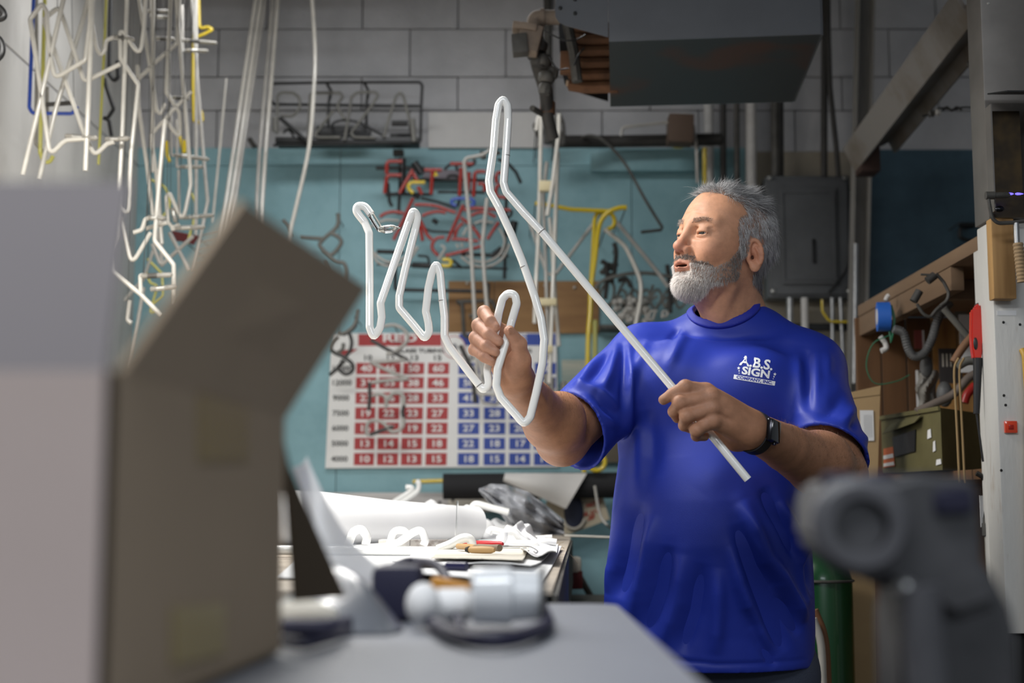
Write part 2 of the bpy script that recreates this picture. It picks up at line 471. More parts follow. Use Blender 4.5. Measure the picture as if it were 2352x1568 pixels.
# eye slits, lids
for s in (-1, 1):
    hell((.0845, s*.0350, -.0030), (.0125, .0145, .0027), .0012, rot=(('X', -s*-4),), sub=True)
    S.ridge(H(.0895, s*.020, .0022), H(.083, s*.046, -.0005), .0034, .0034)
    S.ridge(H(.090, s*.020, .0125), H(.082, s*.050, .0085), .0034, .0050)
    S.ridge(H(.088, s*.020, .0085), H(.080, s*.048, .0060), -.0022, .0028)
    S.ridge(H(.090, s*.018, -.0075), H(.084, s*.043, -.0095), .0012, .003)
    S.ridge(H(.089, s*.018, -.0125), H(.082, s*.042, -.0160), -.0016, .003)
    S.ridge(H(.082, s*.034, -.021), H(.073, s*.047, -.018), -.0012, .0035)
    S.ridge(H(.094, s*.019, -.040), H(.079, s*.037, -.066), -.0030, .0048)
    for q in (-.006, .001, .008):
        S.ridge(H(.077, s*.050, q), H(.066, s*.058, q*2.0-.002), -.0009, .002)
    S.g(H(.050, s*.056, -.052), -.004, (.020, .014, .022), RL())
for z in (.040, .049, .058): S.ridge(H(.092, -.030, z), H(.088, .036, z-.002), -.0015, .0024)
for s in (-1, 1): S.ridge(H(.094, s*.006, .014), H(.094, s*.007, .028), -.0014, .0028)
# ears
for s in (1, -1):
    er = (('Z', -s*34), ('Y', 16))
    c0 = V(-.020, s*.079, -.022); ER = RL(*er)
    E = lambda a, b, c: H(*c0) + ER @ V(a, s*b, c)
    S.ell(E(.002, -.001, -.002), (.0165, .0050, .0290), ER, .006)
    S.ell(E(.002, .006, .002), (.0115, .0055, .0215), ER, .004, sub=True)
    S.ell(E(.006, .004, -.004), (.0070, .0090, .0085), ER, .003, sub=True)
    arc = [E(.013*math.cos(t)*(-1 if True else 1)+.000, .0030, .026*math.sin(t)+.003) for t in np.linspace(-.9, 3.3, 12)]
    S.chain(arc, [.0036]*12, .003)
    S.chain([E(-.006, .002, -.014), E(-.007, .003, .002), E(-.002, .003, .014)], [.003]*3, .003)
    S.ell(E(.005, .001, -.026), (.0085, .0045, .0085), ER, .006)
    S.ell(E(.015, .000, -.004), (.004, .005, .008), ER, .004)
# neck and the upper chest under the shirt
NB = at(1690, 745, 2.885)
S.cone(H(-.030, 0, -.050), NB, .056, .058, .022)
S.cone(H(.026, .0, -.088), at(1672, 745, 2.835), .034, .046, .03)
S.ridge(H(.0, .055, -.085), at(1652, 735, 2.79), .005, .012)
S.ridge(H(.02, .045, -.108), at(1622, 728, 2.79), -.0020, .005)
S.cone(NB, at(1610, 812, 2.90), .056, .045, .03); S.cone(NB, at(1785, 835, 2.85), .056, .045, .03)
S.ell(at(1655, 900, 2.885), (.15, .085, .12), None, .05)
# arms
SHR = at(1468, 820, 2.90); ELR = at(1292, 1008, 2.70); WRR = at(1184, 872, 2.47)
SHL = at(1868, 850, 2.83); ELL = at(1925, 1092, 2.66); WRL = at(1722, 985, 2.385)
mixp = lambda a, b, t: a*(1-t)+b*t
def arm(sh, el, wr, re=.047):
    S.cone(sh, mixp(sh, el, .55), .060, .054, .02); S.cone(mixp(sh, el, .5), el, .055, re, .02)
arm(SHR, ELR, WRR); arm(SHL, ELL, WRL, .050)
d = (WRR-ELR)
S.chain([ELR, mixp(ELR, WRR, .28), mixp(ELR, WRR, .65), WRR], [.046, .0500, .0385, .0300], .02)
S.ell(mixp(ELR, WRR, .22)+V(.020, -.012, .012), (.040, .042, .050), None, .03)
S.ell(ELR+V(-.004, .0, -.014), (.034, .034, .028), None, .02)
S.chain([ELL, mixp(ELL, WRL, .25), mixp(ELL, WRL, .62), WRL], [.052, .0560, .0410, .0310], .02)
S.ell(mixp(ELL, WRL, .22)+V(0, -.012, .012), (.05, .045, .045), None, .03)
for (a, b) in (((1240,880),(1262,960)), ((1213,880),(1232,950))):
    S.ridge(at(*a, 2.46), at(*b, 2.56), .0025, .007)
# ---- his right hand (palm to the camera, fist round the glass)
def finger(pts, rs, k=.006):
    P = [at(*p) for p in pts]
    for i in range(len(P)-1):
        S.cone(P[i], P[i+1], rs[i], rs[i+1], .0065 if i == 0 else .0032)
    S.ell(P[1], rs[1]*1.07, None, .004)
    return P
WR = WRR
palm = [at(1156,765,2.475), at(1148,785,2.485), at(1142,806,2.485), at(1140,830,2.48)]
S.cone(palm[0], WR+V(.010,0,.004), .0150, .022, .012); S.cone(palm[1], WR, .0150, .022, .014)
S.cone(palm[2], WR, .0145, .022, .014); S.cone(palm[3], WR+V(-.010,0,0), .0140, .021, .014)
FR = [
 finger([(1152,762,2.478),(1112,717,2.438),(1126,737,2.404),(1139,752,2.398)], [.0118,.0108,.0098,.0080]),
 finger([(1150,775,2.485),(1099,747,2.440),(1123,768,2.401),(1146,784,2.397)], [.0120,.0110,.0102,.0084]),
 finger([(1142,800,2.485),(1092,776,2.440),(1117,795,2.402),(1138,808,2.399)], [.0115,.0106,.0098,.0080]),
 finger([(1138,826,2.480),(1090,803,2.442),(1112,820,2.408),(1130,831,2.405)], [.0108,.0098,.0088,.0074])]
# thumb and its ball
S.cone(at(1196,868,2.455), at(1196,828,2.430), .0205, .0175, .014)
S.ell(at(1184,838,2.435), (.018,.013,.024), None, .012)
S.cone(at(1196,826,2.430), at(1192,790,2.410), .0165, .0125, .008)
S.cone(at(1192,790,2.410), at(1170,760,2.392), .0125, .0098, .004)
S.ell(at(1192,790,2.410), .0133, None, .004)
S.ridge(at(1178,808,2.42), at(1206,806,2.42), -.0018, .0022)
S.ridge(at(1176,826,2.415), at(1204,822,2.415), -.0012, .0022)
S.ridge(at(1168,838,2.44), at(1180,862,2.43), -.0022, .003)
S.ridge(at(1150,872,2.43), at(1200,868,2.43), -.0014, .003)
for P, r in zip(FR, (.0098,.0102,.0098,.0088)):
    # crease across the end joint
    a = P[2]; ax = (P[3]-P[2]).normalized(); sd = ax.cross(V(0,1,0)).normalized()
    S.ridge(a-sd*.008+V(0,-r,0), a+sd*.008+V(0,-r,0), -.0011, .0018)
def nail(c, ax, nrm, w, l):
    ax = ax.normalized(); nrm = (nrm-ax*nrm.dot(ax)).normalized(); sd = ax.cross(nrm)
    R = Matrix((ax, sd, nrm)).transposed()
    S.ell(c, (l, w, .0016), R, .0006)
# ---- his left hand (back of the hand to the camera)
WL = WRL
mc = [at(1622,898,2.352), at(1634,912,2.346), at(1638,937,2.344), at(1638,966,2.346)]
for i, q in enumerate(mc): S.cone(q, WL+V(0,0,(.010,.004,-.004,-.010)[i]), (.0135,.0145,.0140,.0135)[i], .0235, .009)
S.cone(at(1650,935,2.36), WL, .020, .024, .012)
FL = [
 finger([(1622,897,2.352),(1574,888,2.343),(1544,905,2.345),(1524,918,2.349)], [.0125,.0110,.0098,.0086]),
 finger([(1632,912,2.346),(1562,924,2.336),(1548,945,2.352),(1556,960,2.366)], [.0130,.0112,.0100,.0086]),
 finger([(1636,937,2.344),(1577,956,2.334),(1572,976,2.350),(1588,984,2.368)], [.0128,.0110,.0100,.0086]),
 finger([(1638,966,2.346),(1600,988,2.338),(1600,1000,2.354),(1618,1002,2.372)], [.0120,.0104,.0094,.0080])]
for q in mc[1:]: S.ell(q+V(0,-.003,0), .0125, None, .006)
for i in range(3):
    a, b = mc[i], mc[i+1]; S.ridge((a+b)/2+V(.004,-.012,0), mixp((a+b)/2, WL, .5)+V(0,-.016,0), -.0022, .005)
for q in (mc[1], mc[2]): S.ridge(q+V(.004,-.010,0), mixp(q, WL, .75)+V(0,-.018,0), .0016, .0035)
S.cone(at(1690,1008,2.40), at(1640,985,2.410), .0215, .0165, .014)           # thumb ball behind
S.cone(at(1640,985,2.410), at(1575,935,2.398), .0145, .0120, .006); S.cone(at(1575,935,2.398), at(1545,905,2.388), .0120, .0095, .004)
for P in (FR[0], FR[1], FR[2], FR[3]):
    ax = P[3]-P[2]; nail(P[3]+V(-.001,-.0066,.0032), ax, V(-.35,-1,.5), .0052, .0062)
nail(at(1173,759,2.383), at(1170,758,2.392)-at(1192,790,2.410), V(.55,-1,.1), .0068, .0075)
nail(FL[0][3]+V(-.001,-.0075,.0038), FL[0][3]-FL[0][2], V(-.3,-1,.7), .0056, .0062)
t_lo = (-.16, 2.28, 1.02); t_hi = (.78, 3.05, 1.88)
S.cut((0, 0, 1.10), (0, 0, -1))
import time; _t = time.time()
SV, SF = S.mesh(t_lo, t_hi, .0019, 1)
print('skin', len(SV), time.time()-_t)
SN = normals(SV, SF)
# colouring of the skin itself
HRn = np.array(HR); loc = (SV-np.array(HC)) @ HRn
hx, hy, hz = loc[:,0], loc[:,1], loc[:,2]
inhead = (np.linalg.norm(loc, axis=1) < .19)
col = np.tile(np.array([.54,.275,.163]), (len(SV), 1))
def blend(mask, c):
    global col
    mask = np.clip(mask, 0, 1)[:, None]; col = col*(1-mask)+np.array(c)*mask
G = lambda x, y, z, r: np.exp(-(((hx-x)/r)**2+((np.abs(hy)-y)/r)**2+((hz-z)/r)**2))*inhead
armm = ((SV[:,2] < 1.45) | (SV[:,0] < .12)) & ~inhead; blend(armm*.9, (.36,.175,.098))
handr = np.exp(-np.sum((SV-np.array(at(1130,780,2.42)))**2, axis=1)/.055**2); blend(handr*.95, (.56,.30,.21))
handl = np.exp(-np.sum((SV-np.array(at(1590,935,2.34)))**2, axis=1)/.075**2); blend(handl*.75, (.47,.245,.155))
blend(G(.110,0,-.035,.020)*.65, (.52,.20,.145)); blend(G(.065,.042,-.035,.024)*.35, (.50,.20,.13))
lipm = ((np.abs(hz+.0630+.004*np.abs(hy)/.023) < .0052) | (np.abs(hz+.0745-.004*np.abs(hy)/.023) < .0060)) & (np.abs(hy) < .025) & (hx > .076)
blend(lipm*.65*inhead, (.42,.17,.125))
blend(((np.abs(hz+.0690) < .0028) & (np.abs(hy) < .020) & (hx < .0935) & (hx > .06))*inhead*.95, (.03,.008,.006))
blend(G(-.018,.080,-.02,.028)*.5, (.50,.19,.125)); blend(G(.080,.030,-.012,.010)*.3, (.46,.21,.15))
def jawline(x):   # upper edge of the beard on the cheek
    return np.interp(x, [.0, .012, .03, .055, .068, .078, .12], [.0, -.012, -.045, -.064, -.060, -.049, -.0475])
beardm = inhead & (hz < jawline(hx)) & (hx > -.004) & (np.sqrt(((hz+.040)/1.)**2+0*hx) < .095)
neckcut = (hz < -.128) | ((hx < .05) & (hz < -.100+ (.05-hx)*.45)); beardm &= ~neckcut
beardm &= ~((hz > -.058) & (np.abs(hy) > .029) & (hx > .055)); beardm &= ~((np.abs(hz+.068) < .0105) & (np.abs(hy) < .026) & (hx > .07))
blend(beardm*.35, (.30,.24,.21))
hairline = np.interp(hx, [-.12,-.07,-.045,-.034,-.012,.000,.008,.015,.025,.045,.065,.09,.12],
                         [-.085,-.080,-.070,-.020,.022,.022,.040,.056,.070,.080,.087,.092,.092])
sidep = (hx > -.02) & (hx < np.interp(hz, [-.03,-.008,.02,.040,.054], [.008,.020,.032,.030,.012])) & (hz > -.025) & (hz < .056) & (np.abs(hy) > .04) & (hx > np.interp(hz, [-.03,.0,.02], [.002,-.002,-.03]))
scalpm = inhead & ((hz > hairline) | sidep) & ~((np.abs(hy) > .083)) & ~((np.abs(hy) > .071) & (hx < .006) & (hx > -.048) & (hz < .014))
blend(scalpm*.6, (.16,.13,.12))
rs = np.random.RandomState(3)
sp = rs.rand(26, 3)
for q in sp:
    blend(np.exp(-(((hx-(.03+.06*q[0]))/.0022)**2+((np.abs(hy)-.06*q[1])/.0022)**2+((hz-(-.03+.11*q[2]))/.0022)**2))*inhead*.35, (.28,.13,.08))
# eyes
person = thing('person', 'grey haired bearded man in a royal blue t-shirt holding up a bent white glass tube', 'person', V(.40, 2.87, 0))
body = npmesh('body', SV, SF, M_skin, person, col)
_bm = bmesh.new(); _bm.from_mesh(body.data); bmesh.ops.holes_fill(_bm, edges=[e for e in _bm.edges if e.is_boundary], sides=12)
for _f in _bm.faces: _f.smooth = True
_bm.to_mesh(body.data); _bm.free()
for s in (1, -1):
    e = MB(); c = H(.0742, s*.0335, -.0012); e.ball(c, (.0136, .0150, .0134), 24, R=HR)
    gz = (HR @ V(.95, .12, -.10)).normalized()
    e.lathe(c+gz*.0118, gz, [(0, .0068), (.0017, .0060), (.0021, .003), (.00215, .0001)], 20, mi=1)
    e.build('eye', [M_eyew, M_iris], person)
# hair
def pick(mask, n, seed):
    r_ = np.random.RandomState(seed); idx = np.nonzero(mask)[0]; return r_.choice(idx, n), r_
idx, r_ = pick(scalpm, 24000, 1); P = SV[idx]+r_.normal(0, .001, (len(idx), 3)); Nn = SN[idx]; lx, ly, lz = loc[idx].T
fwd, lft, upv = np.array(HR)[:,0], np.array(HR)[:,1], np.array(HR)[:,2]
top = (np.clip((lz-.045)/.05, 0, 1)*np.clip((lx+.085)/.05, .25, 1))[:, None]; front = np.clip((lx-.02)/.05, 0, 1)[:, None]
d_top = Nn*.34 - fwd*.60 + upv*.05; d_front = Nn*.42 + fwd*.30 - lft*.22 + upv*.05; d_side = Nn*.12 - upv*.80 - fwd*.50
D = d_side*(1-top) + (d_front*front + d_top*(1-front))*top
cc_ = P[r_.choice(len(P), 420)]; ci = np.concatenate([np.argmin(((P[i:i+2000, None]-cc_[None])**2).sum(-1), 1) for i in range(0, len(P), 2000)])
D += r_.normal(0, .11, D.shape) + r_.normal(0, .15, (420, 3))[ci]; D /= np.linalg.norm(D, axis=1)[:, None]
ln = (.018+.008*top[:,0]*(1-.1*front[:,0]))*r_.uniform(.6, 1.15, len(idx)); ln *= np.clip((lz+.10)/.07, .3, 1)
wild = r_.rand(len(idx)) < .03; ln[wild] *= 1.5
bend = -fwd*.25*top - upv*.30*(1-top) - Nn*.25 + r_.normal(0, .10, D.shape) + r_.normal(0, .14, (420, 3))[ci] + (cc_[ci]-P)*14
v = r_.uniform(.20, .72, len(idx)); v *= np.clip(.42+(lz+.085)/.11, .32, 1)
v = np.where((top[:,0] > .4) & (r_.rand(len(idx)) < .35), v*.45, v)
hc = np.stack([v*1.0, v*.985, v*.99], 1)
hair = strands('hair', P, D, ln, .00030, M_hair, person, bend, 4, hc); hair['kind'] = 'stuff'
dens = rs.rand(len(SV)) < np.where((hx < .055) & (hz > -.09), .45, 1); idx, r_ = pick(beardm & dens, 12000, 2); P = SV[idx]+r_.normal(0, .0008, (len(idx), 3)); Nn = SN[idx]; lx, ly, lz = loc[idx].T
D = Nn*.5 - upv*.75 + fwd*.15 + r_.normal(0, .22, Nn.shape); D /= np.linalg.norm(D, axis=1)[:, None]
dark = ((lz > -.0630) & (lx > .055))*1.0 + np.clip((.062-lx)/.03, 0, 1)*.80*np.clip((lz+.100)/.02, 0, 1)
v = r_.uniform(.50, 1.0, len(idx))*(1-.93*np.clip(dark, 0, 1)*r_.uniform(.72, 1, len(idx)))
ln = r_.uniform(.004, .0095, len(idx))*np.where(lz < -.085, 1.2, np.where((lz > -.062) & (lx > .06), .5, .8))
bc = np.stack([v, v*.94, v*.89], 1)
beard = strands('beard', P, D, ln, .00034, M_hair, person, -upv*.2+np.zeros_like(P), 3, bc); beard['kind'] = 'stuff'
br = inhead & (np.abs(hz-(.0205+.004*np.sin((np.abs(hy)-.012)*60))) < .0045) & (np.abs(hy) > .012) & (np.abs(hy) < .050) & (hx > .05)
idx, r_ = pick(br, 330, 5); P = SV[idx]; Nn = SN[idx]; ly = loc[idx][:,1]
D = Nn*.35 + lft*np.sign(ly)[:, None]*.8 + upv*.15 + r_.normal(0, .25, Nn.shape); D /= np.linalg.norm(D, axis=1)[:, None]
v = r_.uniform(.10, .42, len(idx)); eb = strands('eyebrows', P, D, r_.uniform(.004, .008, len(idx)), .00028, M_hair, person, None, 2, np.stack([v, v*.85, v*.75], 1)); eb['kind'] = 'stuff'
am = armm & (np.minimum(np.linalg.norm(SV-np.array(mixp(ELR, WRR, .35)), axis=1), np.linalg.norm(SV-np.array(mixp(ELL, WRL, .35)), axis=1)) < .15) & (SN[:,1] < .5) & (SN[:,2] > -.3)
idx, r_ = pick(am, 2600, 6); D = SN[idx]*.5 + r_.normal(0, .25, (len(idx), 3)) + np.array([-.3, 0, .5]); D /= np.linalg.norm(D, axis=1)[:, None]
ah = strands('arm_hair', SV[idx], D, r_.uniform(.004, .009, len(idx)), .00013, M_hair, person, None, 2, np.tile([.16,.09,.05], (len(idx), 1))); ah['kind'] = 'stuff'
# ------------------------------------------------------------------ shirt
T = Sdf()
rows = []
for py, l, r, ry, Yc in ((800,1450,1856,.113,2.878),(860,1428,1848,.130,2.872),(950,1422,1842,.142,2.868),(1050,1422,1846,.150,2.862),
                         (1150,1410,1856,.164,2.855),(1250,1402,1862,.170,2.852),(1370,1388,1868,.166,2.856),(1450,1386,1870,.162,2.86),(1550,1392,1866,.160,2.86),(1600,1392,1864,.16,2.86)):
    a = at(l, py, Yc); b = at(r, py, Yc); rows.append((float((a.z+b.z)/2), float((a.x+b.x)/2), Yc, float((b.x-a.x)/2), ry))
T.loft(rows, 0)
T.cone(at(1608,786,2.89), at(1484,824,2.905), .060, .062, .05)
T.cone(at(1760,786,2.86), at(1862,846,2.825), .060, .064, .045)
T.ell(at(1678,757,2.872), (.090,.082,.062), None, .035)
def sleeve(a, hem, ra, rb, nrm, k, sx=1.0, n=None):
    nrm = Vector(nrm).normalized(); e = hem+(hem-a).normalized()*.03
    tmp = Sdf(); tmp.cone(a, e, ra, rb, 0, n=n, sq=sx); f0 = tmp.ops[0][1]; hn = A3(nrm); hc = A3(hem)
    T.ops.append(('u', lambda P: np.maximum(f0(P), (P-hc)@hn), k, A3((a+hem)/2), (e-a).length/2+max(ra, rb)))
    return (hem-a).normalized()
SEL = at(1320, 990, 2.728); SA = at(1478,822,2.90); SLL = at(1903,1045,2.69); SB = at(1862,856,2.825)
d1 = sleeve(SA, SEL, .070, .076, (SEL-SA).normalized()+V(-.10,0,.30), .028)
d2 = sleeve(SB, SLL, .074, .082, (SLL-SB).normalized()+V(-.50,-.1,-.10), .03, .88, (1,.0,.15))
T.ell(at(1560,880,2.78), (.085,.05,.075), None, .05); T.ell(at(1735,890,2.74), (.085,.05,.075), None, .05)
T.ell(at(1640,1200,2.80), (.15,.11,.17), None, .06)
SOLID = list(T.ops)
def fr(a, b, amp, w, Y): T.ridge(at(*a, Y), at(*b, Y), amp, w)
T.shell(.0035)
# openings: neck, sleeves, hem
nd = (H(0,0,-.05)-NB).normalized()
NK = at(1676, 741, 2.862)+nd*.0665
T.cone(NK, NK+nd*.25, .0665, .115, .0, sub=True); NOP = T.ops[-1][1]
T.cone(SEL-d1*.005, SEL+d1*.06, .0675, .072, 0, sub=True)
T.cone(SLL-d2*.005, SLL+d2*.06, .0735, .077, 0, n=(1,.0,.15), sq=.87, sub=True)
T.cut(at(1640,1547,2.70), (0,0,-1))
_t = time.time(); TV, TF = T.mesh((-.02,2.45,.80), (.86,3.15,1.70), .0036, 2); print('shirt', len(TV), time.time()-_t)
TN = normals(TV, TF)
# drape: soft folds of the cloth, laid out on the front of the body (X,Z in metres)
def w2(px, py, Y=2.76): p = at(px, py, Y); return (p.x, p.z)
disp = np.zeros(len(TV)); XZ = TV[:, [0, 2]]
def fold(pts, amp, w, Y=2.74, face=1):
    global disp
    Q = [np.array(w2(px, py, Y)) for px, py in pts]; best = np.full(len(TV), 9.); par = np.zeros(len(TV)); n = len(Q)-1
    for i in range(n):
        a, b = Q[i], Q[i+1]; ba = b-a; t = np.clip(((XZ-a)@ba)/(ba@ba), 0, 1); d_ = np.linalg.norm(XZ-a-t[:, None]*ba, axis=1)
        u = d_ < best; best[u] = d_[u]; par[u] = (i+t[u])/n
    disp += amp*np.exp(-(best/w)**2)*np.clip(1.25-np.abs(2*par-1)**2*1.15, 0, 1)*np.clip(-TN[:,1]*2.2+.5, 0, 1)
F_ = [
 # collar to shoulder and chest
 ([(1600,728),(1560,790),(1530,850)],.0035,.010),([(1578,738),(1545,775)],-.003,.007),([(1500,765),(1470,830),(1440,900)],.004,.010),
 ([(1860,800),(1850,860),(1838,960)],-.004,.010),([(1880,800),(1868,870),(1850,950)],.003,.010),([(1915,830),(1885,920),(1850,1000)],-.004,.012),
 ([(1840,790),(1828,860),(1830,960),(1838,1040)],.0035,.012),([(1905,800),(1900,870),(1862,980)],.004,.012),
 # left sleeve (viewer right)
 ([(1960,930),(1905,985),(1850,1000)],.005,.012),([(1965,950),(1915,1000),(1880,1010)],-.005,.008),([(1930,900),(1880,960),(1850,985)],-.004,.012),([(1975,1000),(1935,1040)],.004,.012),
 # right sleeve (viewer left)
 ([(1425,790),(1400,860),(1380,900)],.006,.010),([(1410,790),(1372,850),(1345,880)],-.005,.008),([(1395,800),(1355,850),(1330,890),(1310,905)],.006,.009),
 ([(1420,940),(1370,900),(1330,895),(1300,915)],.006,.009),([(1418,960),(1360,925),(1310,925)],-.006,.009),([(1420,985),(1370,960),(1315,940),(1295,935)],.005,.008),
 ([(1405,1000),(1350,975),(1305,955)],-.003,.008),([(1380,1010),(1350,990),(1330,965)],.003,.010),([(1438,770),(1436,850),(1428,950)],-.006,.008),([(1448,780),(1446,860),(1440,960),(1432,1050)],.006,.010),
 # chest to belly
 ([(1465,930),(1475,1000),(1470,1080),(1455,1180)],.005,.014),([(1490,940),(1500,1010),(1500,1100)],-.004,.014),([(1440,1080),(1432,1200),(1420,1300),(1400,1370)],.005,.012),
 ([(1470,1150),(1450,1280),(1425,1380)],-.005,.014),([(1495,1180),(1480,1300),(1452,1420)],.005,.014),([(1530,1250),(1515,1350),(1480,1460)],-.005,.014),([(1560,1270),(1550,1380),(1520,1480)],.004,.014),
 ([(1605,1290),(1590,1400),(1560,1500)],-.004,.014),([(1640,1300),(1640,1410),(1635,1500)],.004,.014),
 ([(1690,1150),(1730,1230),(1770,1330),(1800,1400)],.006,.015),([(1680,1200),(1710,1290),(1760,1400),(1800,1500)],-.007,.015),([(1670,1250),(1690,1340),(1730,1440),(1770,1510)],.005,.014),
 ([(1740,1120),(1790,1200),(1840,1290)],-.006,.014),([(1780,1150),(1825,1230),(1860,1300)],.006,.012),([(1740,1290),(1790,1380),(1840,1460)],-.006,.012),([(1760,1270),(1815,1360),(1858,1430)],.006,.011),
 ([(1700,1390),(1740,1470),(1780,1530)],-.005,.012),([(1860,1200),(1850,1300),(1862,1380)],-.005,.010),([(1845,1170),(1835,1260),(1850,1340),(1865,1400)],.005,.010),
 ([(1520,860),(1560,960),(1570,1050)],-.002,.030),([(1700,960),(1650,1060),(1600,1130)],.002,.030),
]
for q in F_: fold(q[0], q[1]*(1.7 if q[0][0][1] > 1050 else 1), *q[2:])
for y0 in (1520,): fold([(1400,y0-22),(1640,y0),(1862,y0-2)], -.0022, .003); 
disp *= np.clip((NOP(TV.astype(np.float32))-.022)/.03, 0, 1)*1.8
for c_, n_, r_h in ((SEL, (SEL-SA).normalized()+V(-.10,0,.30), .13), (SLL, (SLL-SB).normalized()+V(-.50,-.1,-.10), .13)):
    n_ = np.array(n_.normalized()); q_ = TV-np.array(c_); dd = np.abs(q_@n_); disp *= np.where(np.linalg.norm(q_, axis=1) < r_h, np.clip((dd-.006)/.022, 0, 1), 1)
TV = TV + TN*disp[:, None]
TV = lap(TV, TF)
shirt = npmesh('t_shirt', TV, TF, M_shirt, person); shirt['label'] = 'royal blue short sleeved t-shirt'
from mathutils.bvhtree import BVHTree
bvh = BVHTree.FromPolygons([tuple(v) for v in TV[::1]], [tuple(int(i) for i in f) for f in TF])
def on_shirt(px, py, off=.0008):
    p = at(px, py, 2.4); o = V(0, 0, CAM_Z); d = (p-o).normalized(); h = bvh.ray_cast(o+d*1.5, d)
    return (h[0] + h[1]*(off if h[1].dot(d) < 0 else -off)) if h[0] else at(px, py, 2.72)
# collar band
M_rib = mat('blue_rib', (.012,.022,.30), rough=.55, bump=.3, bscale=1200)
Cq = Sdf(); sol = Sdf(); sol.ops = SOLID
Cq.ops.append(('u', lambda P: np.maximum(np.abs(sol.ev(P))-.0054, np.abs(NOP(P)-.0065)-.0078), 0, A3(NB), .25))
lo = NB-V(.16,.16,.10); hi = NB+V(.16,.16,.12)
CV, CF = Cq.mesh(lo, hi, .0028, 2); cl = npmesh('collar', CV, CF, M_rib, shirt)
# chest print
M_print = mat('white_print', (.80,.82,.86), rough=.5)
M_printb = mat('blue_outline', (.015,.03,.33), rough=.5)
lg = MB(); lb = MB()
def lp(off):
    def f(v):   # local print coords (mm-like units): x right, y up about the centre (1736,853) rotated 7.5 deg
        a = math.radians(-9.5); x = v.x*math.cos(a)-v.y*math.sin(a); y = v.x*math.sin(a)+v.y*math.cos(a)
        return on_shirt(1736+x, 853-y, off)
    return f
def finequad(mb, x0, y0, x1, y1, off, n=12):
    for i in range(n):
        a = x0+(x1-x0)*i/n; b = x0+(x1-x0)*(i+1)/n; f = lp(off); mb.add([f(V(a,y0,0)), f(V(b,y0,0)), f(V(b,y1,0)), f(V(a,y1,0))], [(0,1,2,3)])
for off, o2, mb in ((.0006, 1.9, lg),):
    lettering('A.B.S.', 31, mb, lambda v: lp(off)(V(v.x-1, v.y+18.5, 0)), 0, offset=.9, sx=1.05)
    lettering('SIGN', 24, mb, lambda v: lp(off)(V(v.x+1, v.y-3, 0)), 0, offset=.9, sx=1.22)
finequad(lg, -48, -25, 48, -15, .0006)
lettering('COMPANY, INC.', 9.5, lb, lambda v: lp(.0011)(V(v.x, v.y-20, 0)), 0, offset=.35, sx=1.2)
for sx_, y0 in ((-40, 0), (-38, -6), (-37, -11), (44, 0), (43, -6), (42, -11)):
    r0 = 4.2 if y0 == 0 else (2.4 if y0 == -6 else 1.6); f = lp(.0006)
    pts = [f(V(sx_+math.cos(PI/2+k*PI/5)*r0*(1 if k % 2 == 0 else .45), y0+1+math.sin(PI/2+k*PI/5)*r0*(1 if k % 2 == 0 else .45), 0)) for k in range(10)]
    lg.add([f(V(sx_, y0+1, 0))]+pts, [(0, 1+k, 1+(k+1) % 10) for k in range(10)])
a_ = lg.build('chest_print', M_print, shirt, smooth=False, label='white printed company logo on the chest'); lb.build('print_lettering', M_printb, shirt, smooth=False)
# trousers and shoes
Q = Sdf(); hipz = at(1640,1500,2.86).z
for s, cx in ((-1, .31), (1, .50)):
    Q.cone((cx if s < 0 else cx, 2.87, .84), (cx+s*.02, 2.87, .48), .105, .080, .03); Q.cone((cx+s*.02, 2.87, .48), (cx+s*.03, 2.89, .09), .080, .065, .02)
Q.ell((.405, 2.87, .88), (.185,.135,.12), None, .05)
Q.cut((0,0,.075), (0,0,-1)); Q.cut((0,0,.96), (0,0,1))
QV, QF = Q.mesh((.08,2.65,.02), (.75,3.08,1.0), .009, 1); npmesh('trousers', QV, QF, M_trouser, person)
for s, cx in ((-1, .28), (1, .53)):
    K = Sdf(); K.cone((cx, 2.90, .05), (cx+s*.02, 2.70, .035), .045, .040, .01); K.cone((cx, 2.90, .05), (cx, 2.90, .11), .045, .042, .02); K.cut((0,0,0), (0,0,-1))
    KV, KF = K.mesh((cx-.1,2.6,-.02), (cx+.1,3.0,.2), .006, 1); sh = npmesh('shoe', KV, KF, M_shoe, person)
# wrist watch
M_blk = mat('black_rubber', (.008,.008,.010), rough=.45); M_glass_b = mat('black_screen', (.004,.004,.006), rough=.05, coat=1.0); M_case = mat('dark_case', (.03,.03,.035), rough=.18, metal=.9)
wd = (ELL-WRL).normalized(); wc = at(1727, 990, 2.392)+wd*.006
wt = thing('wristwatch', 'black square smart watch on a rubber strap on the left wrist', 'watch', wc)
fn = V(.42, -1.0, .12); fn = (fn-wd*fn.dot(wd)).normalized(); sd = wd.cross(fn).normalized(); WRt = Matrix((wd, sd, fn)).transposed()
b = MB(); n = 40
for i in range(n):
    pass
ringp = [wc + (sd*math.cos(2*PI*i/n)*.0345 + fn*math.sin(2*PI*i/n)*.0315) for i in range(n)]
vs = []; fs = []
for i, p in enumerate(ringp):
    r = (p-wc).normalized()
    for a, h in ((-.0115, 0), (.0115, 0), (.0115, .0026), (-.0115, .0026)): vs.append(p+wd*a+r*h)
for i in range(n):
    j = (i+1) % n
    for k in range(4): fs.append((i*4+k, i*4+(k+1) % 4, j*4+(k+1) % 4, j*4+k))
b.add(vs, fs); b.build('strap', M_blk, wt)
b = MB(); cc = wc+fn*.0365; b.box(cc, (.0168, .0195, .0052), WRt, bev=.0045); cs = b.build('watch_case', M_case, wt)
b = MB(); b.box(cc+fn*.0045, (.0150, .0178, .0018), WRt, bev=.0012); b.build('screen', M_glass_b, cs)
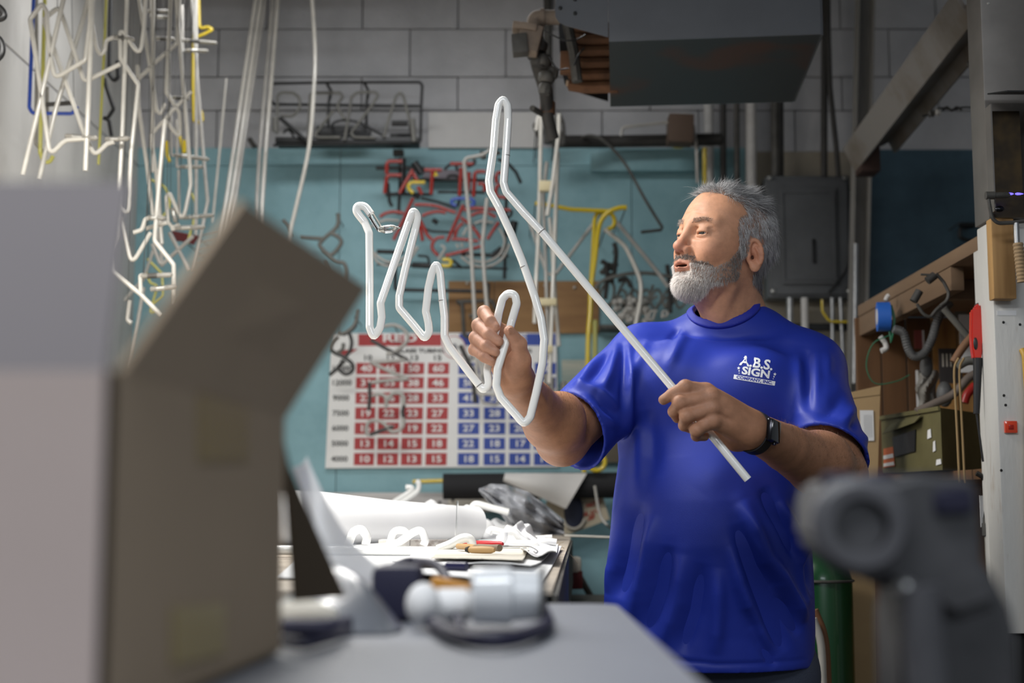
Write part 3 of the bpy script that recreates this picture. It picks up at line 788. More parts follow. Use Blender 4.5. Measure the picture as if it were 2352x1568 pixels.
b = MB(); b.lathe(cc+sd*.0195+wd*.006, sd, [(0,.0035),(.0025,.0035),(.0028,.002)], 14); b.build('crown', M_case, cs)
# ------------------------------------------------------------------ the room
BW = 5.85; LW = -1.57
M_block = mat('painted_block', (.50,.50,.51), rough=.85, var=.22, vscale=3.5, bump=.55, bscale=70)
M_joint = mat('painted_mortar', (.46,.46,.47), rough=.95, bump=.5, bscale=90)
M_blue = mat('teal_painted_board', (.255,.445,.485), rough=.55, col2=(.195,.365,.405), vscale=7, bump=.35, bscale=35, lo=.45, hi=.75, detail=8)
M_teal_shade = mat('shaded_teal_board', (.055,.105,.140), rough=.6, col2=(.035,.07,.095), vscale=6, bump=.3, bscale=35)  # same wall boards as M_blue, with the shade put into the colour
M_conc = mat('bare_concrete', (.66,.64,.60), rough=.9, col2=(.42,.40,.375), vscale=3.2, bump=.5, bscale=28, stretch=(1,1,.35), lo=.42, hi=.72, detail=9)
M_grey = mat('grey_painted_metal', (.19,.195,.205), rough=.55, var=.35, vscale=9, bump=.1)
M_floor = mat('worn_concrete_floor', (.16,.15,.14), rough=.8, var=.4, vscale=4, bump=.3)
M_beige = mat('beige_board', (.34,.30,.235), rough=.8, var=.3, vscale=4)
M_steel = mat('galvanised_steel', (.42,.42,.42), rough=.38, metal=.85, var=.3, vscale=20)
M_dsteel = mat('dusty_dark_steel', (.10,.095,.085), rough=.6, metal=.3, var=.5, vscale=14, bump=.3)
M_white = mat('white_paint', (.62,.60,.57), rough=.6, var=.25, vscale=12, bump=.25, bscale=45)
M_wood = mat('pine_board', (.50,.27,.085), rough=.65, col2=(.20,.095,.035), vscale=9, stretch=(1,1,.12), lo=.4, hi=.7, bump=.2)
M_woodh = mat('plank_wood', (.34,.19,.075), rough=.65, col2=(.20,.10,.04), vscale=8, stretch=(.25,1,2.2), lo=.35, hi=.75, bump=.2)
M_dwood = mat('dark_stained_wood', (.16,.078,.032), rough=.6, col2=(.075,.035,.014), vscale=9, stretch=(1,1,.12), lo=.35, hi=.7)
M_rawwood = mat('raw_lumber', (.21,.135,.08), rough=.75, col2=(.13,.08,.045), vscale=7, stretch=(1,.15,1), lo=.35, hi=.7, bump=.2)
M_black = mat('black_paint', (.012,.012,.012), rough=.4, var=.3)
M_blackr = mat('black_foam', (.012,.012,.013), rough=.8)
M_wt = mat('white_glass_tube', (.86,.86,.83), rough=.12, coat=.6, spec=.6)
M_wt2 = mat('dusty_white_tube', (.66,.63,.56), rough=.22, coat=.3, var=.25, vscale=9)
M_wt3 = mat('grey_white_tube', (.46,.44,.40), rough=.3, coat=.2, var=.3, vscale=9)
M_yt = mat('yellow_glass_tube', (.62,.46,.02), rough=.2, coat=.5)
M_ytp = mat('pale_yellow_tube', (.55,.52,.12), rough=.25, coat=.4)
M_bt = mat('blue_glass_tube', (.03,.08,.42), rough=.2, coat=.5)
M_rt = mat('red_glass_tube', (.31,.020,.012), rough=.25, coat=.5)
M_glass = mat('clear_glass', (.97,.98,.97), rough=.03, trans=1.0, ior=1.47)
M_elec = mat('dusty_electrode_glass', (.52,.49,.43), rough=.15, trans=.45, ior=1.45, var=.3, vscale=40)
M_cap = mat('electrode_metal', (.55,.54,.50), rough=.3, metal=.8)
def struct(mb, name, m, **k): return mb.build(name, m, kind='structure', **k)
zt = at(600, 341, BW).z       # top edge of the painted boards
CEIL = 3.75
# back wall: mortar sheet with a block for each one in view
b = MB(); b.box((1.35, BW+.16, CEIL/2), (3.2, .12, CEIL/2)); wall = struct(b, 'wall_back', M_joint, smooth=False)
lvl = [at(1000, y, BW).z for y in (254, 177, 67)]
ch = lvl[1]-lvl[0]; courses = [zt-.02, lvl[0]]; courses += [lvl[0]+.2032*k for k in range(1, 6)]
courses = [zt-.045, lvl[0]-.0, lvl[1], lvl[2], lvl[2]+.2032, lvl[2]+.4064, CEIL]
bl = []
for r in range(len(courses)-1):
    z0, z1 = courses[r], courses[r+1]
    x = -1.9 + (.2032 if r % 2 == 0 else 0) + .045
    while x < 4.4:
        xa, xb = max(x, -1.62), min(x+.4064, 4.4)
        if xb-xa > .03:
            b = MB(); g = .0022; j = rnd.uniform(-.0012, .0012)
            b.box(((xa+xb)/2, BW+.020+j, (z0+z1)/2), ((xb-xa)/2-g, .022, (z1-z0)/2-g), bev=.003)
            b.build('block', M_block, wall, smooth=False)
        x += .4064
# painted boards over the lower wall
seams = [-1.57, -.72, .50, 1.15]
bt = [zt-.003, zt-.004, zt-.002]
b = MB()
for i, (xa, xb) in enumerate(((-1.57, -.7215), (-.7185, .4985), (.5015, 1.02))):
    b = MB(); zc = at(700, 382, BW).z
    b.box(((xa+xb)/2, BW-.004, (zc-.0012)/2), ((xb-xa)/2, .006, (zc-.0012)/2)); b.build('wall_board', M_blue, wall, smooth=False)
    b = MB(); b.box(((xa+xb)/2, BW-.004, (zc+.0012+zt)/2), ((xb-xa)/2, .006, (zt-zc-.0012)/2)); b.build('wall_board', M_blue, wall, smooth=False)
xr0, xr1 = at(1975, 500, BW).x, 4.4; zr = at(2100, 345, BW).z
b = MB(); b.box(((xr0+xr1)/2, BW-.004, zr/2), ((xr1-xr0)/2, .006, zr/2)); b.build('wall_board', M_teal_shade, wall, smooth=False)
p0 = at(1722, 350, BW); p1 = at(1972, 700, BW)
b = MB(); b.box(((p0.x+p1.x)/2, BW-.006, (p0.z+.0)/2), ((p1.x-p0.x)/2, .010, p0.z/2)); b.build('panel_board', M_beige, wall, smooth=False)
# a ledge at the top of the teal board
a = at(1355, 352, BW); c = at(1592, 400, BW)
b = MB(); b.box(((a.x+c.x)/2, BW-.035, (a.z+c.z)/2), ((c.x-a.x)/2, .030, (a.z-c.z)/2), bev=.004); struct(b, 'trim_1', M_blue)
# left concrete wall, in two pours with a joint
zj = at(60, 175, 4.6).z
b = MB(); b.box((LW-.1, (2.2+BW)/2, CEIL/2), (.095, (BW-2.2)/2, CEIL/2)); wl = struct(b, 'wall_left', M_joint, smooth=False)
for z0, z1 in ((0, zj-.004), (zj+.004, CEIL)):
    b = MB(); b.box((LW-.0075, (2.2+BW)/2, (z0+z1)/2), (.0075, (BW-2.2)/2, (z1-z0)/2), bev=.003); b.build('concrete_pour', M_conc, wl, smooth=False)
b = MB(); b.box((1.3, 2.2, -.03), (3.4, 4.2, .03)); struct(b, 'floor', M_floor, smooth=False)
b = MB(); b.box((1.3, 4.2, CEIL+.05), (3.4, 2.2, .05)); struct(b, 'ceiling', M_grey, smooth=False)
# ------------------------------------------------------------------ gas heater under the ceiling
M_hsteel = mat('grey_enamel_steel', (.065,.070,.080), rough=.45, var=.18, vscale=5, coat=.15)
M_rust = mat('rusty_plate', (.026,.030,.032), rough=.5, col2=(.060,.026,.016), vscale=2.6, lo=.55, hi=.63, detail=2)
M_rustd = mat('rusty_metal', (.16,.075,.035), rough=.8, var=.5, vscale=20)
Yn, Yf = 3.55, 3.55*485/420.0
A_ = at(1399, 98, Yn); zb = A_.z
def atz(px, py, z):
    p = at(px, py, 1.0); k = (z-CAM_Z)/(p.z-CAM_Z); return V(p.x*k, k, z)
q = [atz(1399,97,zb), atz(1885,80,zb), atz(1822,233,zb), atz(1402,244,zb)]
ht = thing('unit_heater', 'big grey gas unit heater hung from the ceiling with its left end open', 'heater', (q[0]+q[2])/2)
b = MB(); b.prism(q, (0,0,.006)); b.build('bottom_plate', M_rust, ht, smooth=False)
def wallp(p, r_, name, m, h=1.1): 
    b = MB(); n = (r_-p).cross(V(0,0,1)).normalized()*.006; b.prism([p, r_, r_+n, p+n], (0,0,h)); return b.build(name, m, ht, smooth=False)
wallp(q[0], q[1], 'front_panel', M_hsteel); wallp(q[1], q[2], 'side_panel', M_hsteel); wallp(q[2], q[3], 'back_panel', M_hsteel)
# left front cheek: rounded plate that reaches past the open end
f = [atz(1399, 97, zb)]
def onfront(px, py):   # on the plane of the front panel
    o = V(0,0,CAM_Z); d = at(px,py,1.0)-o; n = (q[1]-q[0]).cross(V(0,0,1)); t = (q[0]-o).dot(n)/d.dot(n); return o+d*t
pl = [(1397,84),(1330,66),(1300,58),(1284,50),(1276,38),(1275,18),(1278,-10),(1282,-120),(1397,-120)]
b = MB(); b.prism([onfront(*p) for p in pl], (0,.006,0)); ch_ = b.build('cheek_plate', M_hsteel, ht, smooth=False)
for p in ((1287,19),(1321,31),(1321,-1)):
    b = MB(); c = onfront(*p); b.lathe(c, (0,-1,0), [(-.002,.0055),(.004,.0050),(.006,.002)], 8); b.build('screw', M_black, ch_)
# rear cheek with its brown lip, open end with burner tubes
Yb = q[3].y
bk = [at(*p, Yb) for p in ((1397,232),(1340,215),(1305,202),(1297,192),(1292,170),(1286,120),(1280,0),(1397,0))]
b = MB(); b.prism(bk, (0,.006,0)); b.build('rear_cheek', M_black, ht, smooth=False)
b = MB(); b.bar(at(1300,190,Yb-.03), at(1340,208,Yb-.03), .05, .004, bev=.001); b.build('lip', mat('tan_lip',(.42,.30,.20),rough=.6), ht)
for k in range(6):
    y0 = 60+k*27; b = MB(); b.tube([at(1310,y0,4.02), at(1345,y0+6,4.0), at(1420,y0+4,3.98)], .018, 8, fil=.03); b.build('burner_tube', M_rustd, ht)
b = MB(); b.tube([at(1302,50,3.86), at(1318,120,3.86), at(1326,188,3.86)], .015, 8); b.build('manifold', M_dsteel, ht)
b = MB(); b.box(at(1303,145,3.9), (.02,.02,.03), bev=.003); b.build('igniter_box', M_rustd, ht)
for pts in ([(1250,70),(1290,90),(1320,92),(1345,80)],[(1262,130),(1280,158),(1306,157)],[(1318,150),(1330,125),(1342,110)]):
    b = MB(); b.tube(smoothpath([at(x, y, 3.80) for x, y in pts], 5), .0022, 6); b.build('wire', M_black, ht)
for cx_, cz_ in ((.60, .55),(.25, .60)):
    pass
b = MB(); pd = onfront(1515, 30)+V(0,-.003,0)
for x, y, r_ in ((1497,12,.006),(1514,24,.006),(1521,40,.005),(1526,52,.0045),(1503,20,.004),(1524,60,.005)):
    c = onfront(x, y)+V(0,-.002,0); b.ball(c, (r_, .002, r_*1.7), 8)
sc = b.build('paint_drip', M_white, ht, kind='stuff')
# gas pipe with dusty valve, then along the wall
M_pipe = mat('dusty_tan_pipe', (.27,.21,.16), rough=.75, var=.35, vscale=15)
M_bpipe = mat('dusty_black_pipe', (.045,.042,.038), rough=.6, var=.4, vscale=12)
gp = thing('gas_pipe', 'dusty gas pipe with elbow and control valve dropping from the heater', 'pipe', at(1240, 200, 4.0))
b = MB(); b.tube([at(1285,40,3.9), at(1228,40,3.9), at(1226,60,3.9)], .021, 16, fil=.05); b.build('elbow', M_pipe, gp)
b = MB(); b.lathe(at(1250,40,3.9), (-1,0,0), [(0,.0265),(.012,.0265)], 16); b.build('collar', M_pipe, gp)
b = MB(); b.tube([at(1226,60,3.9), at(1240,150,3.98), at(1254,210,4.03), at(1258,270,4.05), at(1270,318,4.08)], [.020,.026,.020,.018,.018], 14); b.build('riser', M_bpipe, gp)
b = MB(); b.box(at(1216,92,3.88), (.032,.030,.040), Matrix.Rotation(.25,3,'Y'), bev=.006); vb = b.build('valve_body', M_pipe, gp)
b = MB(); b.box(at(1194,104,3.86), (.022,.025,.028), Matrix.Rotation(-.1,3,'Y'), bev=.004); b.build('valve_box', M_dsteel, vb)
b = MB(); b.box(at(1205,66,3.87), (.034,.03,.010), Matrix.Rotation(.15,3,'Y'), bev=.004); b.build('valve_cover', M_pipe, vb)
for x, y, r_ in ((1232,105,.030),(1246,140,.026),(1235,140,.024),(1254,178,.024),(1268,168,.016),(1225,125,.020),(1250,205,.019)):
    b = MB(); b.lathe(at(x, y+12, 3.92), (.15,0,1), [(0,r_*.8),(.008,r_),(.026,r_),(.032,r_*.8)], 8); b.build('fitting', rnd.choice([M_pipe, M_dsteel, M_bpipe]), gp)
b = MB(); b.lathe(at(1258,262,4.05), (0,0,1), [(0,.0225),(.035,.0225)], 16); b.build('sleeve', M_rustd, gp)
b = MB(); b.tube([at(1222,248,4.0), at(1246,262,4.05)], .009, 8); b.build('handle', M_dsteel, gp)
b = MB(); b.tube([at(1205,-40,3.9), at(1207,60,3.9)], .001, 5)
bp = MB(); bp.tube([at(1272,325,5.60), at(1400,325,5.70), at(1655,320,5.72)], .026, 14, fil=.1); bo = tag(bp.build('gas_main', M_bpipe), 'thick black pipe running level along the top of the teal wall', 'pipe')
b = MB(); b.lathe(at(1545,322,5.70), (1,0,0), [(0,.032),(.012,.036),(.035,.036),(.047,.032)], 16); b.build('yellow_fitting', M_yt, bo)
b = MB(); b.tube(smoothpath([at(1320,330,5.66), at(1348,312,5.6), at(1385,322,5.55), at(1435,375,5.45), at(1480,455,5.4), at(1521,522,5.4)], 5)+[at(1518,528,5.38), at(1473,533,5.36)], .0062, 8)
tag(b.build('bent_cable', M_dsteel), 'grey brown cable arching from the black pipe down beside his head', 'cable')
b = MB(); b.box(at(1562,300,5.6), (.050,.05,.058), Matrix.Rotation(.04,3,'Y'), bev=.005); tag(b.build('junction_box', mat('brown_box',(.10,.065,.045),rough=.7)), 'small brown box sitting on the black pipe', 'box')
b = MB(); b.tube([at(1426,312,5.6), at(1430,292,5.6), at(1560,278,5.6), at(1592,284,5.6), at(1600,340,5.6), at(1602,420,5.6)], .0065, 8, fil=.015); tag(b.build('neon_tube', M_wt3), 'thin white tube bent over the brown box on the black pipe', 'tube')
b = MB(); b.tube([at(1618,340,5.62), at(1619,425,5.62)], .0095, 8); tag(b.build('neon_tube', M_yt), 'yellow tube showing just above his hair', 'tube')
# ------------------------------------------------------------------ conduits, channel, electrical panel
def conduit(pts, Y, r, m, label, group=None, name='conduit', fil=.04):
    b = MB(); b.tube([at(x, y, Y) for x, y in pts], r, 12, fil=fil); return tag(b.build(name, m), label, 'conduit', group)
conduit([(1258,-260),(1259,330)], 5.72, .018, M_dsteel, 'grey pipe on the wall right behind the gas valve')
conduit([(1778,-260),(1782,405)], 5.72, .019, M_dsteel, 'thick dark conduit dropping into the top left of the grey panel')
conduit([(1793,-260),(1797,405)], 5.74, .007, M_dsteel, 'thin dark conduit right beside the thick one above the panel')
conduit([(1896,-260),(1893,300),(1893,405)], 5.70, .014, M_bpipe, 'dark conduit straight down behind the right end of the heater')
conduit([(1900,-260),(1902,60),(1906,200),(1920,330),(1926,405)], 5.66, .011, M_bpipe, 'dark conduit slanting right into the top of the grey panel')
conduit([(1625,-260),(1630,640)], 5.74, .020, M_white, 'white painted pipe on the wall under the heater')
conduit([(1660,-260),(1662,640)], 5.72, .013, M_bpipe, 'dark blue black pipe behind his hair')
conduit([(1690,-260),(1694,640)], 5.70, .012, M_dsteel, 'brown pipe on the wall left of the panel board')
conduit([(1722,-260),(1726,640)], 5.74, .024, M_white, 'pale pipe along the left edge of the panel board')
# steel channel column
def chan(name, pts, w, d_, label, m, Y):
    a, c = at(*pts[0], Y), at(*pts[1], Y); t = thing(name, label, 'beam', c)
    dirv = (a-c).normalized(); s_ = dirv.cross(V(0,-1,0)).normalized()
    b = MB(); b.bar(c, a, .006, w, up=s_); b.build('web', m, t)
    for sg in (-1, 1):
        o_ = s_*(sg*w/2); b = MB(); b.bar(c+o_+V(0,-d_/2,0), a+o_+V(0,-d_/2,0), d_, .008, up=s_); b.build('flange', m, t)
    return t
M_colm = mat('dirty_white_column', (.30,.285,.26), rough=.7, var=.4, vscale=8, stretch=(1,1,.2))
chan('steel_column', ((1985,-40),(1962,960)), .062, .05, 'dirty white steel column standing at the right edge of the panel board', M_colm, 5.6)
M_beam = mat('painted_steel_beam', (.235,.215,.195), rough=.6, col2=(.15,.115,.08), vscale=4, lo=.45, hi=.7, var=.2)
a1, a0 = at(2275,-12,3.75), at(1998,345,5.2)
bm_ = thing('diagonal_beam', 'grey steel I-beam sloping down from the ceiling to the panel board', 'beam', a0)
dv = (a1-a0).normalized(); sv = dv.cross(V(0,1,0)).normalized()*1.0; nv = sv.cross(dv).normalized()
b = MB(); b.bar(a0, a1, .010, .165, up=sv); b.build('web', M_beam, bm_, smooth=False)
for sg in (-1, 1): b = MB(); b.bar(a0+sv*sg*.082, a1+sv*sg*.082, .10, .012, up=sv); b.build('flange', M_beam, bm_, smooth=False)
b = MB(); b.box(at(1992,345,5.15), (.035,.05,.09), bev=.004); tag(b.build('beam_bracket', mat('dark_rust',(.05,.025,.018),rough=.7)), 'dark brown bracket at the foot of the diagonal beam', 'bracket')
# electrical panel
ep = thing('electrical_panel', 'dark grey steel electrical panel box on the wall behind his head', 'panel', at(1860, 680, 5.72))
def wbox(x0, y0, x1, y1, Y, d_, bev=0.0, R=None, mb=None):
    a = at(x0, y0, Y); c = at(x1, y1, Y); mb = mb or MB(); return mb.box(((a.x+c.x)/2, Y+d_/2, (a.z+c.z)/2), (abs(c.x-a.x)/2, d_/2, abs(a.z-c.z)/2), R, bev=bev)
M_panel = mat('panel_grey', (.115,.12,.125), rough=.5, var=.25, vscale=7)
wbox(1759,403,1960,684,5.70,.12,.008).build('panel_box', M_panel, ep)
wbox(1766,412,1952,676,5.688,.014,.004).build('cover', M_panel, ep)
dr = wbox(1792,430,1926,652,5.676,.014,.005).build('door', M_panel, ep)
for e in ((1800,440,1918,443),(1800,640,1918,643),(1800,440,1803,643),(1915,440,1918,643)): wbox(*e,5.672,.006,.001).build('door_rib', M_panel, dr)
wbox(1866,548,1874,604,5.668,.01,.002).build('latch', M_black, dr)
for x, y in ((1768,408),(1940,408),(1776,668),(1950,668)):
    b = MB(); b.lathe(at(x,y,5.688), (0,-1,0), [(0,.009),(.004,.009),(.006,.004)], 10); b.build('screw', M_cap, ep)
for i, (x0, x1, rr, mm, lb_) in enumerate(((1814,1816,.014,M_steel,'first conduit from the left under the panel'),(1848,1852,.015,M_white,'white conduit second from the left under the panel'),(1911,1914,.009,M_steel,'bright conduit under the middle of the panel'),(1930,1940,.009,M_steel,'bright conduit leaning right under the panel'),(1955,1957,.007,M_steel,'thin steel conduit just left of the tall bright one'))):
    conduit([(x0,684),(x1,900)], 5.66, rr, mm, 'steel '*0+lb_)
conduit([(1966,560),(1962,880)], 5.50, .011, M_steel, 'tall bright steel conduit in front of the column')
conduit([(1888,688),(1889,715),(1905,738),(2000,740),(2040,762)], 5.62, .005, M_yt, 'thin yellow cable looping from under the panel', name='yellow_cable', fil=.03)
wbox(1800,742,1985,758,5.6,.06,.003); b = wbox(1800,742,1985,758,5.68,.05,.003); tag(b.build('strut_rail', M_black), 'black rail across the conduits below the panel', 'rail')
conduit([(1954,440),(1952,560),(1945,620),(1905,672)], 5.655, .006, M_black, 'black cable curving down the right side of the grey panel', name='black_cable', fil=.1)
# ------------------------------------------------------------------ glass tubes
def zf(ox, oy, s): return lambda *p: [(ox+x/s, oy+y/s) for x, y in p]
def glass(pts, Y, r, m, label, fil=.014, name='neon_tube', smooth=False, group=None, cat='tube', n=10, parent=None):
    """pts in the photograph's frame; Y one distance or (first,last)"""
    Ys = np.linspace(Y[0], Y[1], len(pts)) if hasattr(Y, '__len__') else [Y]*len(pts)
    P = [at(x, y, yy) for (x, y), yy in zip(pts, Ys)]
    b = MB(); b.tube(smoothpath(P, 5) if smooth else P, r, n, fil=0 if smooth else fil)
    if parent is not None: return b.build(name, m, parent)
    return tag(b.build(name, m), label, cat, group)
def electrode(a, c, Y, parent, r=.0075, name='electrode'):
    p, q = at(*a, Y), at(*c, Y); d_ = (q-p); L = d_.length; d_.normalize()
    b = MB(); e_ = min(r*1.2, L*.3); b.lathe(p, d_, [(0,r*.9),(L*.06,r),(L-e_,r),(L-e_*.5,r*.85),(L-e_*.2,r*.45),(L,r*.3)], 12); o = b.build(name, M_elec, parent)
    b = MB(); b.lathe(p+d_*L*.22, d_, [(0,r*1.04),(L*.30,r*1.04)], 10); b.build('electrode_shell', M_dsteel if (int(a[0])+int(a[1])) % 2 else M_cap, o); return o
# the piece he holds
hp = [(838,511,2.50),(848,535,2.49),(849,640,2.47),(849,752,2.45),(858,776,2.45),(873,752,2.45),(877,728,2.45),(874,696,2.45),(909,594,2.46),(938,511,2.47),(949,482,2.47),(960,497,2.475),(954,527,2.475),(930,621,2.47),(917,680,2.465),(917,707,2.46),(951,747,2.455),(976,778,2.45),(986,761,2.45),(984,742,2.45),(978,715,2.45),(984,661,2.45),(992,626,2.45),(1002,603,2.45),(1011,626,2.45),(1016,683,2.447),(1021,728,2.445),(1021,772,2.443),(1033,797,2.44),(1083,862,2.432),(1110,896,2.428),(1123,884,2.427),(1119,852,2.428),(1124,815,2.430),(1139,757,2.427),(1145,720,2.418),(1154,686,2.414),(1166,673,2.412),(1183,676,2.411),(1187,697,2.411),(1176,735,2.411),(1164,778,2.408),(1143,847,2.402),(1140,886,2.400),(1150,912,2.400),(1187,954,2.400),(1204,974,2.400),(1218,957,2.400),(1231,904,2.40),(1246,835,2.403),(1250,780,2.406),(1243,732,2.41),(1228,680,2.412),(1200,600,2.42),(1176,541,2.425),(1146,476,2.43),(1126,440,2.435),(1123,415,2.437),(1134,340,2.445),(1139,275,2.45),(1145,240,2.45),(1156,226,2.45),(1166,243,2.45),(1167,275,2.45),(1162,352,2.445),(1157,421,2.44),(1163,441,2.438),(1203,488,2.43),(1247,535,2.425),(1390,706,2.405),(1545,890,2.388),(1718,1101,2.372)]
ht_ = thing('neon_tube', 'long bright white bent glass tube with three peaks held up in both hands', 'tube', at(1250, 780, 2.41))
b = MB(); P = [at(x, y, Y) for x, y, Y in hp]
rr = [.0072]*len(P)
b.tube(P, .0070, 14, fil=.012, seg=5); b.build('glass_body', M_wt, ht_)
b = MB(); P0 = [at(838,511,2.50), at(820,487,2.505), at(822,474,2.508), at(838,475,2.508), at(852,492,2.505)]
b.tube(smoothpath(P0, 6), .0074, 14); b.build('glass_end', M_wt, ht_)
b = MB(); b.tube([at(850,490,2.505), at(872,526,2.50), at(884,526,2.498)], .0062, 12, fil=.006); g1 = b.build('clear_glass_neck', M_glass, ht_)
b = MB(); b.lathe(at(876,527,2.50), (at(918,523,2.49)-at(876,527,2.50)), [(0,.0050),(.004,.0072),(.022,.0072),(.028,.004),(.036,.0012)], 16); e1 = b.build('electrode', M_glass, ht_)
b = MB(); b.lathe(at(872,527,2.50), (at(918,523,2.49)-at(876,527,2.50)), [(0,.0048),(.010,.0048)], 14); b.build('electrode_shell', M_cap, e1)
for (x, y), (dx, dy), Y in (((1016,690),(.05,1),2.447),((1101,884),(.6,.75),2.429),((1162,357),(0,1),2.445),((1244,531),(.7,.75),2.425),((1203,612),(.35,1),2.419)):
    p = at(x, y, Y); q_ = at(x+dx*10, y+dy*10, Y); b = MB(); b.lathe(p, (q_-p), [(-.0006,.0071),(-.0003,.00745),(.0009,.00745),(.0012,.0071)], 14)
    b.build('weld_mark', mat('scorch', (.25,.23,.22), rough=.3) if 'scorch' not in bpy.data.materials else bpy.data.materials['scorch'], ht_)
# rack the tubes on the left hang from (above the frame)
for i, Y in enumerate((3.86, 4.0, 4.35, 4.8)):
    b = MB(); p = at(40 if i < 2 else 150, -170, Y); b.bar(V(LW, Y, p.z), V(-.55, Y, p.z), .04, .03, bev=.003)
    tag(b.build('hanging_rail', M_rawwood), ['foremost','second','third','rearmost'][i]+' wooden rail above the frame that carries hanging glass', 'rail')
A = zf(0, 0, 3.92); Bz = zf(300, 0, 3.919); C = zf(200, 350, 3.484)
L_ = []
def g(pts, Y, label, m=None, r=.0062, el=None, top=None, **k):
    if top is not None: pts = [top] + list(pts)
    t = glass(pts, Y, r, m or M_wt2, label, **k)
    for e in (el or []): electrode(e[0], e[1], e[2] if len(e) > 2 else (Y if not hasattr(Y,'__len__') else Y[1]), t)
    return t
g([(52,402),(87,255),(150,-20),(185,-170)], 3.86, 'straight white tube leaning from the box up to the right at the far left', r=.0068)
g([(90,412),(128,250),(189,51),(245,-170)], 3.95, 'second leaning white tube from the far left, crossing behind the zigzags', r=.0068)
g([(222,316),(153,322),(143,328),(122,349),(113,345),(84,143),(69,44),(97,7),(107,25),(112,107),(126,180),(196,138),(207,51),(212,-170)], 3.86, 'big white zigzag tube with the leftmost squared peak', r=.0068, el=[((150,312),(226,318))])
g([(246,330),(217,358),(191,301),(100,45),(136,14),(194,188),(276,147)], 3.90, 'white zigzag tube with the second peak from the left', r=.0066, el=[((242,320),(299,318))], top=(262,326))
g([(196,392),(213,0),(216,-170)], 3.86, 'thick upright white tube ending just above the grey box flap', r=.0072)
g([(201,-170),(203,0),(222,112),(232,127),(241,115),(244,92),(262,85)], 3.95, 'white tube with a small hook turned up at its end', el=[((262,85),(310,92))])
g([(259,459),(294,497),(301,350),(318,195),(277,135),(276,73),(283,72),(322,132),(331,60),(345,-170)], 3.95, 'white tube bent like a double elbow above the box corner')
g([(315,184),(360,140),(407,99),(420,-170)], 4.35, 'slanting white tube rising to the right from the double elbow')
g([(372,726),(323,676),(257,622),(253,580),(268,545),(272,465),(281,301),(292,0),(300,-170)], 3.95, 'very long white tube whose welded lower end curves to the right', r=.0064, el=[((323,634),(397,631)),((346,664),(408,659))])
glass([(323,672),(322,632),(330,632)], 3.95, .0058, M_wt2, 'short white stub joined below the crossing electrodes', fil=.006)
g([(351,395),(351,293),(352,0),(352,-170)], 4.35, 'plain upright white tube in the middle of the hanging bunch')
g([(382,278),(416,322),(412,258),(382,212),(392,0),(396,-170)], 4.35, 'white tube with a bent shoulder halfway down the bunch')
g([(440,210),(397,253),(347,310),(349,330),(359,398),(372,560)], 4.35, 'white tube crossing the bunch like a roof ridge')
g([(412,514),(398,524),(386,510),(382,450),(390,444),(420,513),(438,425),(436,380),(405,0),(402,-170)], 4.35, 'white tube ending in a long narrow loop', el=[((396,478),(404,512))])
g([(401,700),(399,608),(355,553),(367,398),(379,275)], 4.0, 'white tube kneed to the right under the loop', r=.0066)
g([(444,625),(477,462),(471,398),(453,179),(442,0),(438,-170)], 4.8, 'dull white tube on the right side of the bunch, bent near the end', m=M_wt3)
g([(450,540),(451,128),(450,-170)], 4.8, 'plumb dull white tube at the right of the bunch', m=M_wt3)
g([(379,238),(369,262),(360,255),(343,143),(320,0),(310,-170)], 4.35, 'white tube finished with a small round hook', fil=.02)
g([(352,500),(338,383),(318,242),(316,150)], 4.35, 'white tube leaning left behind the double elbow')
g([(276,499),(302,610),(346,534)], 4.0, 'V shaped white tube low in the bunch')
g([(306,534),(326,528),(334,502),(345,500)], 4.0, 'short white tube with a curled end', el=[((340,500),(380,501))])
g([(335,525),(384,511)], 4.05, 'short straight white tube touching the loop')
g([(393,527),(410,522)], 4.3, 'stub of white tube under the loop', el=[((402,524),(472,521))])
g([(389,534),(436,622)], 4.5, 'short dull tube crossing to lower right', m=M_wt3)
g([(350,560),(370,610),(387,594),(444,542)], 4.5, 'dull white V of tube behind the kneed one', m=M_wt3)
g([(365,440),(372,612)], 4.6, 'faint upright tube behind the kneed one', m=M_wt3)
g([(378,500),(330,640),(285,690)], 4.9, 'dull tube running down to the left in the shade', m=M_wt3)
g([(330,660),(298,850)], 4.6, 'white tube reaching down beside the concrete wall', m=M_wt3)
g([(298,690),(292,735),(302,742)], 4.4, 'short bent stub low beside the concrete wall', m=M_wt2)
g([(105,-170),(103,0),(98,178),(94,265),(92,350),(100,371),(114,373),(122,358)], 4.1, 'yellow tube with a hooked foot at the far left', m=M_ytp, r=.0062)
g([(250,-170),(241,76),(226,378)], 4.3, 'thin yellow tube hanging behind the thick upright one', m=M_ytp, r=.0045)
g([(80,-170),(77,0),(67,246),(74,260),(166,261),(178,244)], 4.1, 'blue tube turned square at the bottom', m=M_bt, r=.0058)
g([(84,-170),(84,200),(82,330),(100,350),(108,340),(108,200)], 4.15, 'clear glass tube beside the blue one', m=M_elec, r=.0058)
glass([(107,240),(170,236)], 4.1, .007, M_dsteel, 'dark sleeve lying across above the blue bend')
g([(262,-170),(252,64),(250,170),(262,186),(271,178),(270,140)], 4.6, 'black painted tube bent to a hook in the shade', m=M_black, r=.0070)
g([(240,180),(244,200),(261,250),(247,272),(236,270),(250,275),(256,312)], 4.5, 'black painted squiggle of tube below the black hook', m=M_black, r=.0065)
